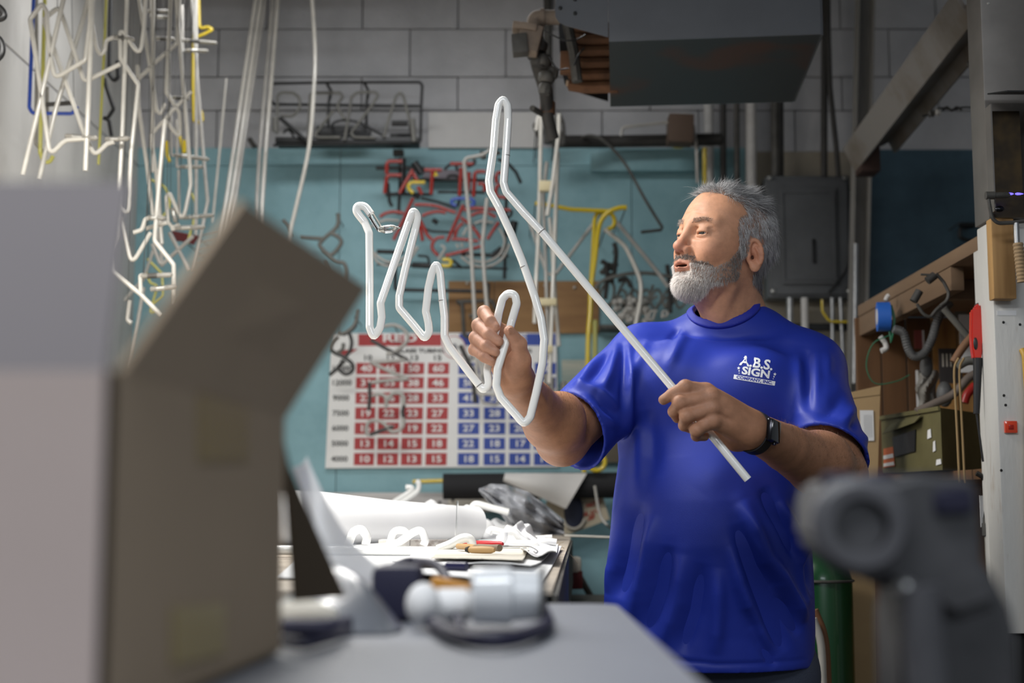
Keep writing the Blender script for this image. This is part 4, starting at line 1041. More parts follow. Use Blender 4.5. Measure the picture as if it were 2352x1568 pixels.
for i, (a, c, Y) in enumerate((((341,26),(389,26),4.5),((355,39),(392,40),4.5),((359,88),(402,90),4.5),((417,92),(499,99),4.7),((428,116),(479,117),4.7),((397,224),(436,227),4.5),((402,356),(481,366),4.6),((415,383),(467,383),4.6),((420,500),(492,494),4.6))):
    t = thing('tube_end', ['topmost dusty glass electrode among the tubes','second dusty electrode from the top','third dusty electrode from the top','long dark electrode pointing right near the top','dark banded electrode just under the long one','electrode crossing at the bent shoulder','electrode above the teal edge, tip to the right','lowest dusty electrode above the teal board','thin electrode pointing at the leaning rods'][i], 'electrode', at(*a, Y))
    electrode(a, c, Y, t, .0068); b = MB(); p = at(*a, Y); b.tube([p, p+V(-.012,0,-.002), p+V(-.018,.0,.16)], .005, 8, fil=.01); b.build('stem', M_wt3, t)
g([(443,-170),(445,60),(443,194),(445,281),(466,281),(462,255)], 4.9, 'orange yellow tube hooked at the right edge of the bunch', m=M_yt, r=.0060)
g([(452,85),(470,78),(489,68),(478,62),(458,66),(452,-170)], 4.9, 'orange yellow loop high on the right of the bunch', m=M_yt, r=.0060)
g([(424,322),(424,360),(410,300)], 4.85, 'short orange yellow piece over the teal edge', m=M_yt, r=.0062)
g([(383,324),(384,357),(390,372)], 4.85, 'small orange piece behind the bent shoulder', m=M_yt, r=.0062)
g([(346,412),(378,430),(390,470),(372,500)], 4.9, 'pale yellow loop behind the narrow loop', m=M_ytp, r=.0045, smooth=True)
g([(338,594),(372,628),(375,680),(350,700)], 4.9, 'pale yellow loop low behind the electrodes', m=M_ytp, r=.0045)
g([(336,625),(345,650),(362,655),(344,720),(366,715)], 4.9, 'pale yellow squiggle under the crossing electrodes', m=M_ytp, r=.0045)
g([(438,440),(450,480),(430,560)], 4.9, 'pale yellow strand at the right of the narrow loop', m=M_ytp, r=.0045, smooth=True)
b = MB(); 
for k in range(4): b.tube(smoothpath([at(395+k*3,532+k*6,5.2), at(425,538+k*5,5.2), at(455-k*3,545+k*5,5.2)], 4), .005, 6)
tag(b.build('wire_coil', mat('dark_red_wire', (.12,.02,.02), rough=.6)), 'small bundle of dark red wire behind the bunch of glass', 'wire')
# straight stock leaning on the wall
def rod(pts, Y, r, label, m=M_wt3, **k): return glass(pts, Y, r, m, label, name='glass_rod', **k)
rod([(520,180),(504,350),(488,511)], 5.4, .0048, 'thin bright rod just left of the three leaning rods', m=M_wt2)
rod([(596,-60),(536,350),(507,545),(440,1216)], (5.55,5.3), .0085, 'leftmost of the three long white rods leaning together', m=M_wt2)
rod([(608,-60),(548,350),(518,540),(455,1216)], (5.56,5.32), .0080, 'middle one of the three long white rods leaning together', m=M_wt2)
rod([(618,-60),(556,350),(533,511),(470,1216)], (5.57,5.34), .0080, 'rightmost and greyer of the three leaning rods')
rod([(632,-60),(596,350),(589,485),(562,1212)], (5.6,5.4), .0080, 'left rod of the pair behind the cardboard flap tip')
rod([(643,-60),(610,350),(600,499),(576,1212)], (5.6,5.4), .0085, 'right rod of the pair behind the cardboard flap tip', m=M_wt2)
rod([(714,-40),(720,40),(724,120),(722,190),(710,337),(679,480),(664,548),(630,760),(596,1216)], 5.35, .0078, 'single long white rod curving down past the shelf sign', m=M_wt2, smooth=True)
# wire basket shape behind the flap
t = thing('wire_rack', 'grey wire rack half hidden by the cardboard flap', 'rack', at(500,640,5.5))
for k in range(6):
    b = MB(); y = 530+k*17; b.tube([at(455,y+12-k,5.6), at(520,y,5.45), at(600,y+4,5.45)], .0035, 6); b.build('wire', M_wt3, t)
b = MB(); b.tube([at(455,540,5.6), at(450,640,5.6)], .0045, 6); b.build('post', M_wt3, t)
# ------------------------------------------------------------------ shelf sign with the letters, on top of the boards
S7 = zf(620, 170, 6.189)
ps = thing('shelf_sign', 'old unlit tube sign with grey letters on a black frame above the teal boards', 'sign', at(800, 336, 5.7))
def part(pts, Y, r, m, name, par, fil=.012, **k): return glass(pts, Y, r, m, None, fil=fil, name=name, parent=par, **k)
M_gtube = mat('dull_grey_tube', (.17,.165,.145), rough=.4, var=.3, vscale=12)
part(S7((40,135),(900,118),(2130,115),(2165,160),(2150,470),(2140,950),(2080,980),(50,1010)), 5.62, .0062, M_black, 'frame_rod', ps)
part(S7((20,380),(60,430),(2150,455)), 5.66, .0062, M_black, 'frame_rod', ps)
part(S7((810,140),(870,240),(830,440),(830,760)), 5.64, .0062, M_black, 'frame_rod', ps); part(S7((1345,130),(1400,240),(1370,440),(1370,760)), 5.64, .0062, M_black, 'frame_rod', ps)
part(S7((100,850),(110,300),(160,260),(330,265),(420,330),(430,480),(330,600),(150,600)), 5.60, .0060, M_gtube, 'letter_tube', ps, fil=.03)
part(S7((540,960),(570,300),(600,265),(900,265)), 5.60, .0060, M_gtube, 'letter_tube', ps)
part(S7((660,270),(1000,265),(1040,320),(980,400),(960,470),(1060,640)), 5.60, .0060, M_gtube, 'letter_tube', ps)
part(S7((900,520),(640,860),(680,900),(1000,900)), 5.60, .0060, M_gtube, 'letter_tube', ps)
part(S7((1060,940),(1160,330),(1210,280),(1250,260),(1500,255),(1540,300),(1440,460),(1150,840),(1200,900),(1500,905)), 5.60, .0060, M_gtube, 'letter_tube', ps)
part(S7((1620,900),(1680,680),(1790,320),(1850,255),(1900,320),(1960,560),(2040,900)), 5.60, .0060, M_gtube, 'letter_tube', ps, fil=.02)
part(S7((1730,700),(1960,700)), 5.58, .0115, M_black, 'letter_bar', ps); part(S7((2030,640),(2050,960)), 5.60, .010, M_gtube, 'electrode_boot', ps)
part(S7((70,620),(80,820)), 5.60, .011, M_gtube, 'electrode_boot', ps); part(S7((140,620),(480,920)), 5.58, .0085, M_black, 'stand_leg', ps)
part(S7((870,740),(930,680),(1050,655),(1200,670),(1330,720),(1600,870)), 5.62, .0050, M_black, 'cable', ps, smooth=True)
part(S7((190,840),(240,790),(300,820),(340,900)), 5.62, .0050, M_black, 'cable', ps, smooth=True)
b = MB(); b.box(at(800,328,5.66), (.29,.05,.012), bev=.003); b.build('base_board', M_black, ps)
b = MB(); b.box(at(790,305,5.72), (.11,.03,.022), bev=.003); b.build('transformer', M_black, ps)
b = MB(); b.box(at(925,316,5.68), (.05,.03,.010), bev=.003); b.build('base_board', M_black, ps)
t_ = glass([(572,318),(585,338)], 5.7, .010, M_dsteel, 'small dark peg on top of the teal board', name='peg', cat='peg')
# ------------------------------------------------------------------ bicycle sign
K = zf(860, 340, 5.228)
bs = thing('bicycle_sign', 'unlit tube sign with red capital letters over a red bicycle with white wheels', 'sign', at(1020, 640, 5.7))
def kp(pts, m, r, name, Y=5.62, fil=.012, **k): return part(K(*pts), Y, r, m, name, bs, fil=fil, **k)
for pts in ([(335,160),(170,160),(150,195),(145,310)],[(325,325),(170,325),(148,350),(122,545)],[(460,262),(300,545)],[(465,300),(515,390)],[(525,465),(572,555)],[(600,262),(810,262)],[(698,275),(680,555)],[(910,188),(1190,188)],[(1042,235),(1022,575)],[(1137,290),(1125,520)],
            [(1190,585),(1205,305),(1240,280),(1340,285)],[(1240,430),(1325,430),(1325,520)],[(1530,290),(1475,300),(1460,350),(1472,420)],[(1510,440),(1470,455),(1455,520),(1468,585),(1580,592)]):
    kp(pts, M_rt, .0080, 'red_letter_tube')
for pts in ([(465,600),(400,740),(330,900),(228,1105)],[(480,680),(620,680),(760,700),(900,750),(980,775)],[(65,828),(130,785),(230,765),(350,780)],[(570,818),(650,782),(760,762),(858,775)],[(1068,682),(872,1125)],[(545,860),(600,970),(640,1050),(695,1100)],[(540,935),(562,1010),(578,1115)],
            [(842,1070),(760,1080),(705,1130),(697,1210),(765,1292)],[(925,1090),(1100,1100),(1250,1118)],[(1062,900),(1000,960),(963,1065)],[(1038,832),(1110,890),(1190,960),(1292,1105)],[(1355,1095),(1492,888)],[(1068,742),(1230,722),(1420,735),(1635,745)],[(1160,812),(1250,775),(1350,778),(1460,828)],[(850,1292),(1060,1240),(1290,1175)]):
    kp(pts, M_rt, .0072, 'red_bicycle_tube', smooth=True)
for pts in ([(-60,1000),(-40,1200),(20,1345),(90,1395),(180,1418),(300,1400),(420,1335),(525,1190)],[(0,1250),(50,1310),(170,1368),(320,1335),(420,1265),(505,1180)],[(-60,960),(-20,930),(60,890),(150,862),(295,872)],
            [(1040,1300),(1120,1370),(1230,1418),(1360,1420),(1480,1372),(1560,1290),(1622,1150)],[(1100,1290),(1200,1350),(1330,1368),(1450,1320),(1530,1240),(1562,1100),(1500,960)],[(1200,905),(1290,872),(1430,895)],[(1115,955),(1060,1050)],[(800,1165),(855,1200),(768,1338)],[(992,1150),(1003,1198)],[(1046,1140),(1055,1192)]):
    kp(pts, M_wt3, .0052, 'wheel_tube' if len(pts) > 3 else 'pedal_tube', smooth=len(pts) > 3)
kp([(608,412),(450,410),(405,445),(415,495),(468,542)], M_yt, .0080, 'yellow_tube', fil=.02); kp([(795,1412),(900,1415),(930,1375),(895,1335),(815,1340)], M_yt, .0080, 'yellow_tube', fil=.02)
kp([(985,692),(930,675),(925,620),(1000,605),(1150,605),(1200,635),(1195,680),(1150,692)], M_bt, .0066, 'blue_tube', fil=.02)
b = MB(); b.prism([at(*K((x, y))[0], 5.61) for x, y in ((735,275),(765,335),(708,335))], (0,.004,0)); b.build('yellow_tag', M_yt, bs, smooth=False)
for pts, r in (([(20,240),(600,245)],.008),([(450,378),(1350,385)],.007),([(150,548),(700,556)],.006),([(760,527),(1330,532)],.006),([(30,1240),(350,1252)],.009),([(335,120),(330,560)],.015),([(300,560),(290,800)],.007),([(1585,600),(1562,1568)],.007),
             ([(1040,1275),(1610,1292)],.007),([(30,1395),(1600,1450)],.005),([(480,175),(565,310)],.016),([(1680,880),(1645,1060)],.016),([(450,1402),(670,1412)],.012),([(560,600),(760,645),(985,715)],.006),([(470,560),(540,600)],.008),([(1190,120),(1215,180),(1120,230)],.006),
             ([(910,190),(840,260)],.006),([(980,215),(1000,275)],.006),([(1400,1310),(1530,1200)],.012),([(700,860),(760,900)],.010),([(250,1420),(250,1700),(1300,1720)],.0075),([(1020,620),(1000,700)],.006),([(130,560),(240,560),(300,540)],.006),([(870,370),(900,330),(990,330),(1010,390)],.006),([(540,950),(700,1000),(1000,1010)],.005),([(520,1290),(640,1300),(660,1380)],.005),([(940,1340),(1050,1440)],.006),([(1640,745),(1650,790),(1590,860)],.006),([(1480,130),(1620,200),(1700,290),(1760,420)],.007),([(160,420),(180,640),(210,700)],.007)):
    kp(pts, M_black, r, 'frame_bar' if len(pts) == 2 else 'black_tube', Y=5.68)
b = MB(); b.box(at(*K((290,60))[0], 5.74), (.022,.02,.011), bev=.003); b.build('junction_box', M_dsteel, bs)
b = MB(); b.box(at(*K((830,325))[0], 5.79), (.085,.01,.022), bev=.003); b.build('transformer', mat('mauve_metal',(.16,.14,.16),rough=.5), bs)
for i, (x, y) in enumerate(((1300,60),(1420,20),(1480,60),(1310,110))):
    b = MB(); b.ball(at(*K((x, y))[0], 5.6), (.014,.012,.010), 10); b.build('knob', M_dsteel, bs)
# brownish upright tubes before the sign
g([(1130,342),(1108,356),(1072,363),(1066,372),(1070,420),(1080,524),(1086,640),(1094,790),(1112,885),(1130,895)], 5.35, 'beige tube bent over at its top in front of the bicycle sign', m=M_wt3, r=.0078, fil=.02)
g([(1119,455),(1114,500),(1108,560),(1113,640),(1120,720),(1108,880)], 5.35, 'second beige tube, running down behind his hand', m=M_wt3, r=.0078)
# bunch of upright tubes tied with tape
g([(1232,300),(1236,268),(1243,270),(1240,420),(1236,560),(1231,650),(1228,742)], 5.2, 'leftmost white tube of the taped bunch', m=M_wt2, r=.0075)
g([(1256,372),(1248,450),(1253,600),(1260,820)], 5.25, 'dull white tube in the middle of the taped bunch', m=M_wt3, r=.0072)
g([(1284,262),(1284,300),(1270,420),(1257,495)], 5.15, 'white tube leaning inwards at the top of the taped bunch', m=M_wt2, r=.0078)
g([(1281,350),(1276,500),(1270,660),(1262,880)], 5.2, 'longest white tube of the taped bunch', m=M_wt2, r=.0078)
g([(1262,500),(1268,560),(1276,700),(1284,795)], 5.25, 'rightmost white tube of the taped bunch, ending lowest right', m=M_wt2, r=.0075)
g([(1362,515),(1274,632),(1256,628),(1215,505)], 5.5, 'grey white V tube behind the taped bunch', m=M_wt3, r=.0070)
for i, (x, y, w, h) in enumerate(((1254,428,.026,.020),(1254,694,.040,.014),(1256,802,.022,.014))):
    b = MB(); b.box(at(x, y, 5.2), (w, .016, h), bev=.006); tag(b.build('masking_tape', mat('masking_tape%d' % i, (.60,.52,.32), rough=.6)), ['upper','middle','lowest'][i]+' lump of masking tape binding the taped bunch', 'tape')
b = MB(); b.tube(smoothpath([at(x, y, 5.22) for x, y in ((1238,340),(1246,300),(1234,282),(1226,290),(1236,315))], 5), .005, 8); tag(b.build('hook', M_dsteel), 'small grey hook at the top left of the taped bunch', 'hook')
b = MB(); b.tube(smoothpath([at(x, y, 5.18) for x, y in ((1296,330),(1294,285),(1284,262),(1276,275),(1290,310),(1292,335))], 5), .006, 8); tag(b.build('hook', M_dsteel), 'larger grey loop at the top right of the taped bunch', 'hook')
# ------------------------------------------------------------------ yellow bent tube and arcs right of the bunch
Y1 = zf(1220, 420, 4.355)
g(Y1((40,205),(140,215),(400,265),(780,282)), 5.4, 'level yellow tube on the wall, left arm of the yellow T', m=M_yt, r=.0085)
yt = g(Y1((955,245),(880,250),(780,290),(705,370),(668,500),(640,760),(600,1040),(590,1300),(572,1530),(565,1900)), 5.35, 'yellow tube curving over to the right at its top', m=M_yt, r=.0095, smooth=True)
g(Y1((765,462),(815,440),(835,385),(800,310),(690,295),(640,350),(628,520),(612,800),(590,1100)), 5.42, 'yellow tube with a tight curl at the top', m=M_yt, r=.0085, smooth=True)
g([(1367,735),(1366,850),(1362,870)], 5.4, 'short yellow green tube beside the long yellow one', m=M_ytp, r=.010)
g([(1345,1055),(1341,1084)], 5.5, 'stub of yellow tube under his elbow', m=M_yt, r=.009)
b = MB(); b.tube([at(1370+math.cos(t)*20, 1060+math.sin(t)*20, 5.5) for t in np.linspace(0, 2*PI, 21)[:-1]], .009, 10, closed=True); tag(b.build('neon_tube', M_yt), 'yellow ring of tube under the sleeve', 'tube')
g(Y1((730,460),(820,530),(940,640),(1040,840),(1095,1000),(1090,1200),(1045,1420),(1000,1700)), 5.45, 'white tube arching right below the yellow curl', m=M_wt2, r=.0085, smooth=True)
g(Y1((850,385),(1060,640),(1280,910),(1370,1040)), 5.55, 'straight dull white tube slanting towards his beard', m=M_wt3, r=.0085)
g(Y1((640,1060),(700,990),(820,940),(1000,905),(1200,905),(1420,945)), 5.6, 'grey tube arch at the height of his beard', m=M_gtube, r=.0075, smooth=True)
sg = thing('script_sign', 'grey unlit script tube sign beside his beard', 'sign', at(1500, 740, 5.7))
def yp(pts, Y=5.66, r=.0055, m=M_gtube, smooth=True): return part(Y1(*pts), Y, r, m, 'script_tube', sg, smooth=smooth)
for x0 in (680, 860): yp([(x0,1180),(x0+30,1060),(x0+90,980),(x0+150,1040),(x0+130,1180),(x0+60,1240)])
for i, x0 in enumerate((840,960,1080,1190,1310,1440)):
    yp([(x0-60,1260),(x0,1160),(x0+60,1070),(x0+110,1110),(x0+100,1200),(x0+40,1250),(x0+10,1180),(x0+70,1130)])
yp([(1130,1230),(1200,1080),(1220,1020)]); yp([(1340,1250),(1400,1110),(1440,1040)])
for pts in (((740,1160),(760,960),(750,820),(700,780)),((830,920),(850,700),(830,600)),((1360,820),(1385,1000),(1390,1300)),((800,900),(810,1000)),((870,980),(950,960),(1000,1040))): yp(pts, 5.62, .0095, M_bpipe)
for i, (x, y) in enumerate(((750,860),(720,890),(790,850),(835,820),(770,820))):
    b = MB(); b.ball(at(*Y1((x, y))[0], 5.64), (.016,.012,.012), 10); b.build('spring_clip', M_dsteel, sg)
yp([(1180,1350),(1190,1280),(1260,1280)], 5.6, .006, M_wt3, False); yp([(1310,1350),(1315,1280),(1370,1290),(1360,1330),(1320,1335)], 5.6, .006, M_wt3, False); yp([(1150,1300),(1160,1370),(1220,1370),(1240,1290)], 5.6, .006, M_wt3, False)
gr_ = 'white glass housings heaped below the script sign'
k = 0
for r_ in range(4):
    for c_ in range(6):
        x = 870+c_*55+(r_ % 2)*26+rnd.uniform(-8,8); y = 1190+r_*62+rnd.uniform(-8,8)
        b = MB(); p = at(*Y1((x, y))[0], 5.64); ax = V(rnd.uniform(-1,1), rnd.uniform(-.8,-.2), rnd.uniform(-.6,.9))
        b.lathe(p, ax, [(0,.009),(.003,.013),(.030,.013),(.034,.009)], 10)
        o = b.build('glass_housing', M_wt3, label='small dusty white glass housing in the heap below the script sign', cat='housing', group=gr_); k += 1
b = MB(); b.box(at(1450,755,5.74), (.13,.08,.008), bev=.002); tag(b.build('shelf', M_dsteel), 'small grey shelf carrying the heap of housings', 'shelf')
# ------------------------------------------------------------------ plank board and wall chart
wbox(984,257,1236,339,5.822,.012,.002).build('painted_patch', mat('white_patch', (.62,.61,.59), rough=.7, var=.12, vscale=4), wall, smooth=False)
wb = thing('plank_board', 'brown wooden board on the teal wall above the chart', 'board', at(1200, 765, 5.81))
for i, (x0, x1) in enumerate(((1030,1135),(1136,1262),(1263,1376))): wbox(x0,645,x1,765,5.822,.018,.002).build('plank', M_woodh, wb)
for x, y in ((1073,650),(1252,655),(1320,660)):
    b = MB(); b.ball(at(x,y,5.818), (.007,.004,.007), 10); b.build('screw', M_cap, wb)
for pts in ([(1050,693),(1062,697),(1066,770),(1078,775),(1100,772)],[(1048,693),(1130,690),(1140,712)],[(1078,725),(1130,728)],[(1120,690),(1122,650)]):
    g(pts, 5.7, ['dark bent strap hanging on the plank board','dark bar across the plank board','lower dark bar on the plank board','upright dark bar on the plank board'][[(1050,693),(1048,693),(1078,725),(1120,690)].index(pts[0])], m=M_dsteel, r=.008, name='metal_strap', cat='strap')
M_cw = mat('chart_white', (.86,.85,.82), rough=.45, var=.06, vscale=4); M_cr = mat('chart_red', (.42,.028,.030), rough=.45); M_cb = mat('chart_blue', (.025,.065,.36), rough=.45); M_ck = mat('chart_black', (.02,.02,.02), rough=.5)
YC = 5.818
ch = thing('wall_chart', 'white wall chart with red and blue number cells under the plank board', 'chart', at(1015, 1074, YC))
b = MB(); b.prism([at(*p, YC+.004) for p in ((762,765),(1278,763),(1282,1072),(747,1075))], (0,.010,0)); b.build('chart_board', M_cw, ch, smooth=False)
def quadp(mb, x0, y0, x1, y1, sh=0.0): mb.prism([at(x0-sh*(y0-840), y0, YC+.0030), at(x1-sh*(y0-840), y0, YC+.0030), at(x1-sh*(y1-840), y1, YC+.0030), at(x0-sh*(y1-840), y1, YC+.0030)], (0,.0008,0))
rowsy = [(833,859),(866,892),(901,927),(935,963),(970,997),(1005,1032),(1040,1068)]
red = [['40','46','50','60'],['31','35','38','46'],['23','26','28','33'],['19','22','23','27'],['16','17','19','22'],['13','14','15','18'],['10','12','13','15']]
blu = [['60','50','46','40'],['50','41','38','32'],['41','35','30','26'],['33','28','25','21'],['27','23','20','17'],['22','18','17','14'],['18','15','14','11']]
def ctext(m, par, t, x, y, size, sx=1.25, off=.5, name='number'):
    mb = MB(); lettering(t, size, mb, lambda v: at(x+v.x, y-v.y, YC+.0018-v.z*.0003), 0, offset=off, sx=sx); mb.build(name, m, par, smooth=False, kind='stuff' if len(t) > 1 else None)
for (xs, data, m, nm) in ((((818.5,865),(871.5,920),(926.5,974.5),(983,1031.7)), red, M_cr, 'red_cell'), (((1053,1101.5),(1112.5,1161.5),(1171,1219.5),(1228,1277)), blu, M_cb, 'blue_cell')):
    for r in range(7):
        y0, y1 = rowsy[r]; sh = .027 if m is M_cr else .008
        for c in range(4):
            b = MB(); quadp(b, xs[c][0], y0, xs[c][1], y1, sh); cell = b.build(nm, m, ch, smooth=False)
            ctext(M_cw, cell, data[r][c], (xs[c][0]+xs[c][1])/2-sh*((y0+y1)/2-840), (y0+y1)/2+.5, 21)
for r, t in enumerate(('15000','12000','9000','7500','6000','5000','4000')): ctext(M_ck, ch, t, 785-r*.9, sum(rowsy[r])/2, 17, 1.12, .35)
for t, x in (('10',844),('12',896),('13',951),('15',1004),('10',1078),('12',1137),('13',1195),('15',1252)): ctext(M_ck, ch, t, x, 822, 17, 1.3, .35)
b = MB(); quadp(b, 823, 767, 1014, 794); b.build('red_heading', M_cr, ch, smooth=False); b = MB(); quadp(b, 1055, 766, 1276, 793); b.build('blue_heading', M_cb, ch, smooth=False)
ctext(M_cw, ch, 'RED', 918, 777, 25, 1.75, .55); ctext(M_cw, ch, 'BLUE', 1165, 777, 25, 1.6, .55); ctext(M_ck, ch, 'GLASS TUBING', 966, 805.5, 12.5, 1.35, .4); ctext(M_ck, ch, 'GLASS TUBING', 1165, 805.5, 12.5, 1.35, .4)
b = MB(); b.prism([at(x, y, YC+.003) for x, y in ((822,801),(790,822),(768,806))], (0,.0008,0)); b.build('red_arrow', M_cr, ch, smooth=False)
b = MB(); b.lathe(at(1043,797,YC+.0035), (0,-1,0), [(0,.047),(.0012,.047)], 40); b.build('emblem_ring', M_cr, ch, smooth=False); b = MB(); b.lathe(at(1043,797,YC+.0020), (0,-1,0), [(0,.044),(.0008,.044)], 40); b.build('emblem_disc', M_cw, ch, smooth=False)
b = MB(); b.ball(at(1043,799,YC), (.014,.002,.020), 12); b.build('emblem_figure', mat('emblem_grey',(.25,.25,.26),rough=.6), ch)
# tube letters hanging in front of the chart
D = zf(740, 740, 4.2)
M_dt = mat('dark_coated_tube', (.05,.048,.045), rough=.35)
def hang(label, segs):
    t = thing('letter_tube', label, 'tube', at(*D(segs[0][0][0])[0], 5.6))
    for pts, m, sm in segs: part(D(*pts), 5.6, .0075, m, 'tube_run', t, smooth=sm)
hang('looped grey tube letter hanging over the red heading of the chart', [([(590,40),(680,25),(760,50),(820,110),(820,180),(760,240),(680,290),(620,300)], M_wt3, True), ([(470,170),(590,240),(820,360)], M_dt, False)])
hang('Z shaped grey tube letter over the first red columns of the chart', [([(820,355),(690,372),(465,385)], M_wt3, True), ([(465,385),(640,470),(830,545)], M_wt3, False), ([(830,545),(640,560),(470,580)], M_wt3, True), ([(455,580),(460,700),(450,850)], M_dt, False)])
hang('hooked grey tube letter over the lower red cells of the chart', [([(480,710),(540,690),(600,710),(620,760),(615,830)], M_wt3, True), ([(620,760),(680,690),(750,685),(790,730),(785,800)], M_wt3, True), ([(790,800),(775,860),(785,920)], M_dt, False), ([(785,920),(780,1000),(730,1045),(660,1050),(600,980),(530,945),(460,955),(425,1010),(430,1070),(460,1085)], M_wt3, True), ([(460,1085),(580,1040),(690,1005)], M_dt, False)])
hang('dark tube letter over the top left corner of the chart', [([(330,-60),(320,30),(260,90),(200,120)], M_dt, True), ([(265,110),(285,190),(270,270),(225,335)], M_dt, True), ([(80,260),(130,300),(200,330),(290,400),(290,470),(230,500),(180,470),(160,430),(220,370)], M_dt, True), ([(70,510),(160,430),(200,360)], M_dt, True), ([(205,200),(195,260),(130,295),(85,255),(100,190),(150,140)], M_gtube, True)])
g([(1057,793),(1085,850),(1092,925)], 5.6, 'dark tube hanging over the first blue column', m=M_dt, r=.009)
g([(1092,800),(1098,905),(1140,905)], 5.5, 'white tube bent square over the blue columns', m=M_wt2, r=.0065); g([(1100,905),(1110,925),(1140,930),(1160,900)], 5.5, 'thin white hook of tube over the blue columns', m=M_wt3, r=.005)
gt = thing('grey_tube_tangle', 'dark twisted tubes on the wall right of the cardboard flap', 'tube', at(760,600,5.6))
for pts in ([(650,505),(662,520),(668,545)],[(777,490),(774,520),(742,550),(735,565),(760,585),(783,560),(778,545),(760,535)],[(690,545),(740,548)],[(740,575),(770,600),(790,605),(795,630),(780,680)],[(745,600),(760,640)],[(822,710),(815,745),(790,765),(775,762)]):
    part(pts, 5.6, .0085, M_gtube, 'tube_run', gt, smooth=len(pts) > 2)
# things on the wall right of the chart
p = wbox(1290,826,1400,1000,5.80,.012,.003); tag(p.build('framed_sheet', mat('cream_sheet',(.52,.50,.40),rough=.7,col2=(.30,.36,.32),vscale=6,stretch=(.2,1,2.5),lo=.45,hi=.6)), 'cream sheet with a green band pinned beside the chart', 'sheet')
p = wbox(1335,985,1425,1062,5.78,.012,.002); tag(p.build('dark_sign_board', mat('olive_board',(.12,.10,.07),rough=.7,col2=(.30,.22,.15),vscale=9,lo=.58,hi=.64)), 'dark olive board behind the sleeve', 'board')
for i, x in enumerate((1256,1268,1296)): g([(x,858+i*9),(x-2,900),(x+3,960)], 5.65, ['left','middle','right'][i]+' cloudy glass tube below the taped bunch', m=M_elec, r=.011)
# ------------------------------------------------------------------ work bench
BZ = 1.092
def onz(px, py, z=BZ): return atz(px, py, z)
M_bench = mat('pale_worn_bench', (.44,.38,.31), rough=.75, col2=(.26,.22,.18), vscale=9, lo=.45, hi=.7, bump=.2)
M_paper = mat('white_paper', (.72,.72,.72), rough=.8); M_cloth = mat('off_white_fibre_cloth', (.62,.58,.50), rough=.95, bump=.5, bscale=400)
M_alu = mat('light_metal_strip', (.50,.48,.46), rough=.5, metal=.2)
Rr = onz(1311, 1236); Rn = onz(1268, 1356); Ln = V(-1.5, Rn.y, BZ); Lf = V(-1.5, 5.70, BZ); Rf = V(Rr.x+.03, 5.70, BZ)
wbn = thing('work_bench', 'pale glass working bench crowded with paper and tubes', 'bench', V(-.6, 3.6, 0))
b = MB(); b.prism([V(p.x, p.y, BZ-.035) for p in (Rn, Rr, Rf, Lf, Ln)], (0,0,.035)); b.build('bench_top', M_bench, wbn, smooth=False)
b = MB(); b.prism([V(p.x, p.y, BZ-.13) for p in (Rn+V(.006,0,0), Rr+V(.006,0,0), Rr+V(-.014,0,0), Rn+V(-.014,0,0))], (0,0,.125)); b.build('edge_band', M_dsteel, wbn, smooth=False)
for x, y in ((Rn.x-.1, Rn.y+.05), (Rr.x-.08, Rr.y-.1), (-1.4, Rn.y+.05), (-1.4, 5.5)):
    b = MB(); b.box((x, y, BZ/2-.02), (.04,.04,BZ/2-.02), bev=.004); b.build('leg', M_rawwood, wbn)
wbox(640,1131,1030,1168,5.79,.03,.002).build('back_strip', M_alu, wbn); wbox(1030,1140,1240,1175,5.79,.03,.002).build('back_strip', M_cloth, wbn)
for x, y in ((1010,1153),(1040,1148)): b = MB(); b.ball(at(x, y, 5.785), (.006,.003,.006), 8); b.build('screw', M_black, wbn)
b = MB(); b.box(V(-.2,5.4,.45), (.35,.25,.45), bev=.01); tag(b.build('storage_crate', M_black), 'dark crate standing under the back of the bench', 'crate')
def sheetp(pts, label, m=M_paper, z=BZ+.001, name='paper_sheet', cat='paper', lift=.010, seed=0, th=.0012, n=14):
    """quad outline in the photograph lying on the bench, slightly wavy"""
    P = [onz(x, y, z) for x, y in pts]; r_ = random.Random(seed); ph = [r_.uniform(0, 6) for _ in range(4)]
    def F(u, v):
        p = (P[0]*(1-u)+P[1]*u)*(1-v) + (P[3]*(1-u)+P[2]*u)*v
        w = .5+.5*math.sin(u*7+ph[0])*math.sin(v*4+ph[1]); j = .004*math.sin(u*31+ph[2])*(v > .9 or v < .1)
        return p + V(0, j, z*0 + .0016 + lift*w*abs(2*v-1)**2)
    b = MB(); b.grid(F, n, 8, th); o = b.build(name, m); return tag(o, label, cat)
sheetp([(640,1330),(1245,1345),(1290,1262),(700,1262)], 'large white paper sheet spread on the near part of the bench', seed=1)
sheetp([(900,1300),(1220,1308),(1262,1278),(950,1276)], 'white paper with a torn edge near the bench corner', seed=2, z=BZ+.006)
sheetp([(990,1285),(1200,1290),(1215,1262),(1010,1262)], 'oatmeal fibre mat under the brushes', m=M_cloth, seed=3, z=BZ+.012, name='fibre_mat', cat='mat', lift=.004)
sheetp([(1195,1282),(1276,1290),(1282,1252),(1215,1252)], 'small bright paper at the bench corner', seed=4, z=BZ+.009, lift=.02)
sheetp([(660,1262),(1180,1262),(1200,1238),(700,1236)], 'long white paper under the tubes across the bench', seed=5, z=BZ+.002)
sheetp([(690,1232),(1150,1238),(1200,1222),(760,1218)], 'white paper at the back of the bench', seed=6, z=BZ+.003)
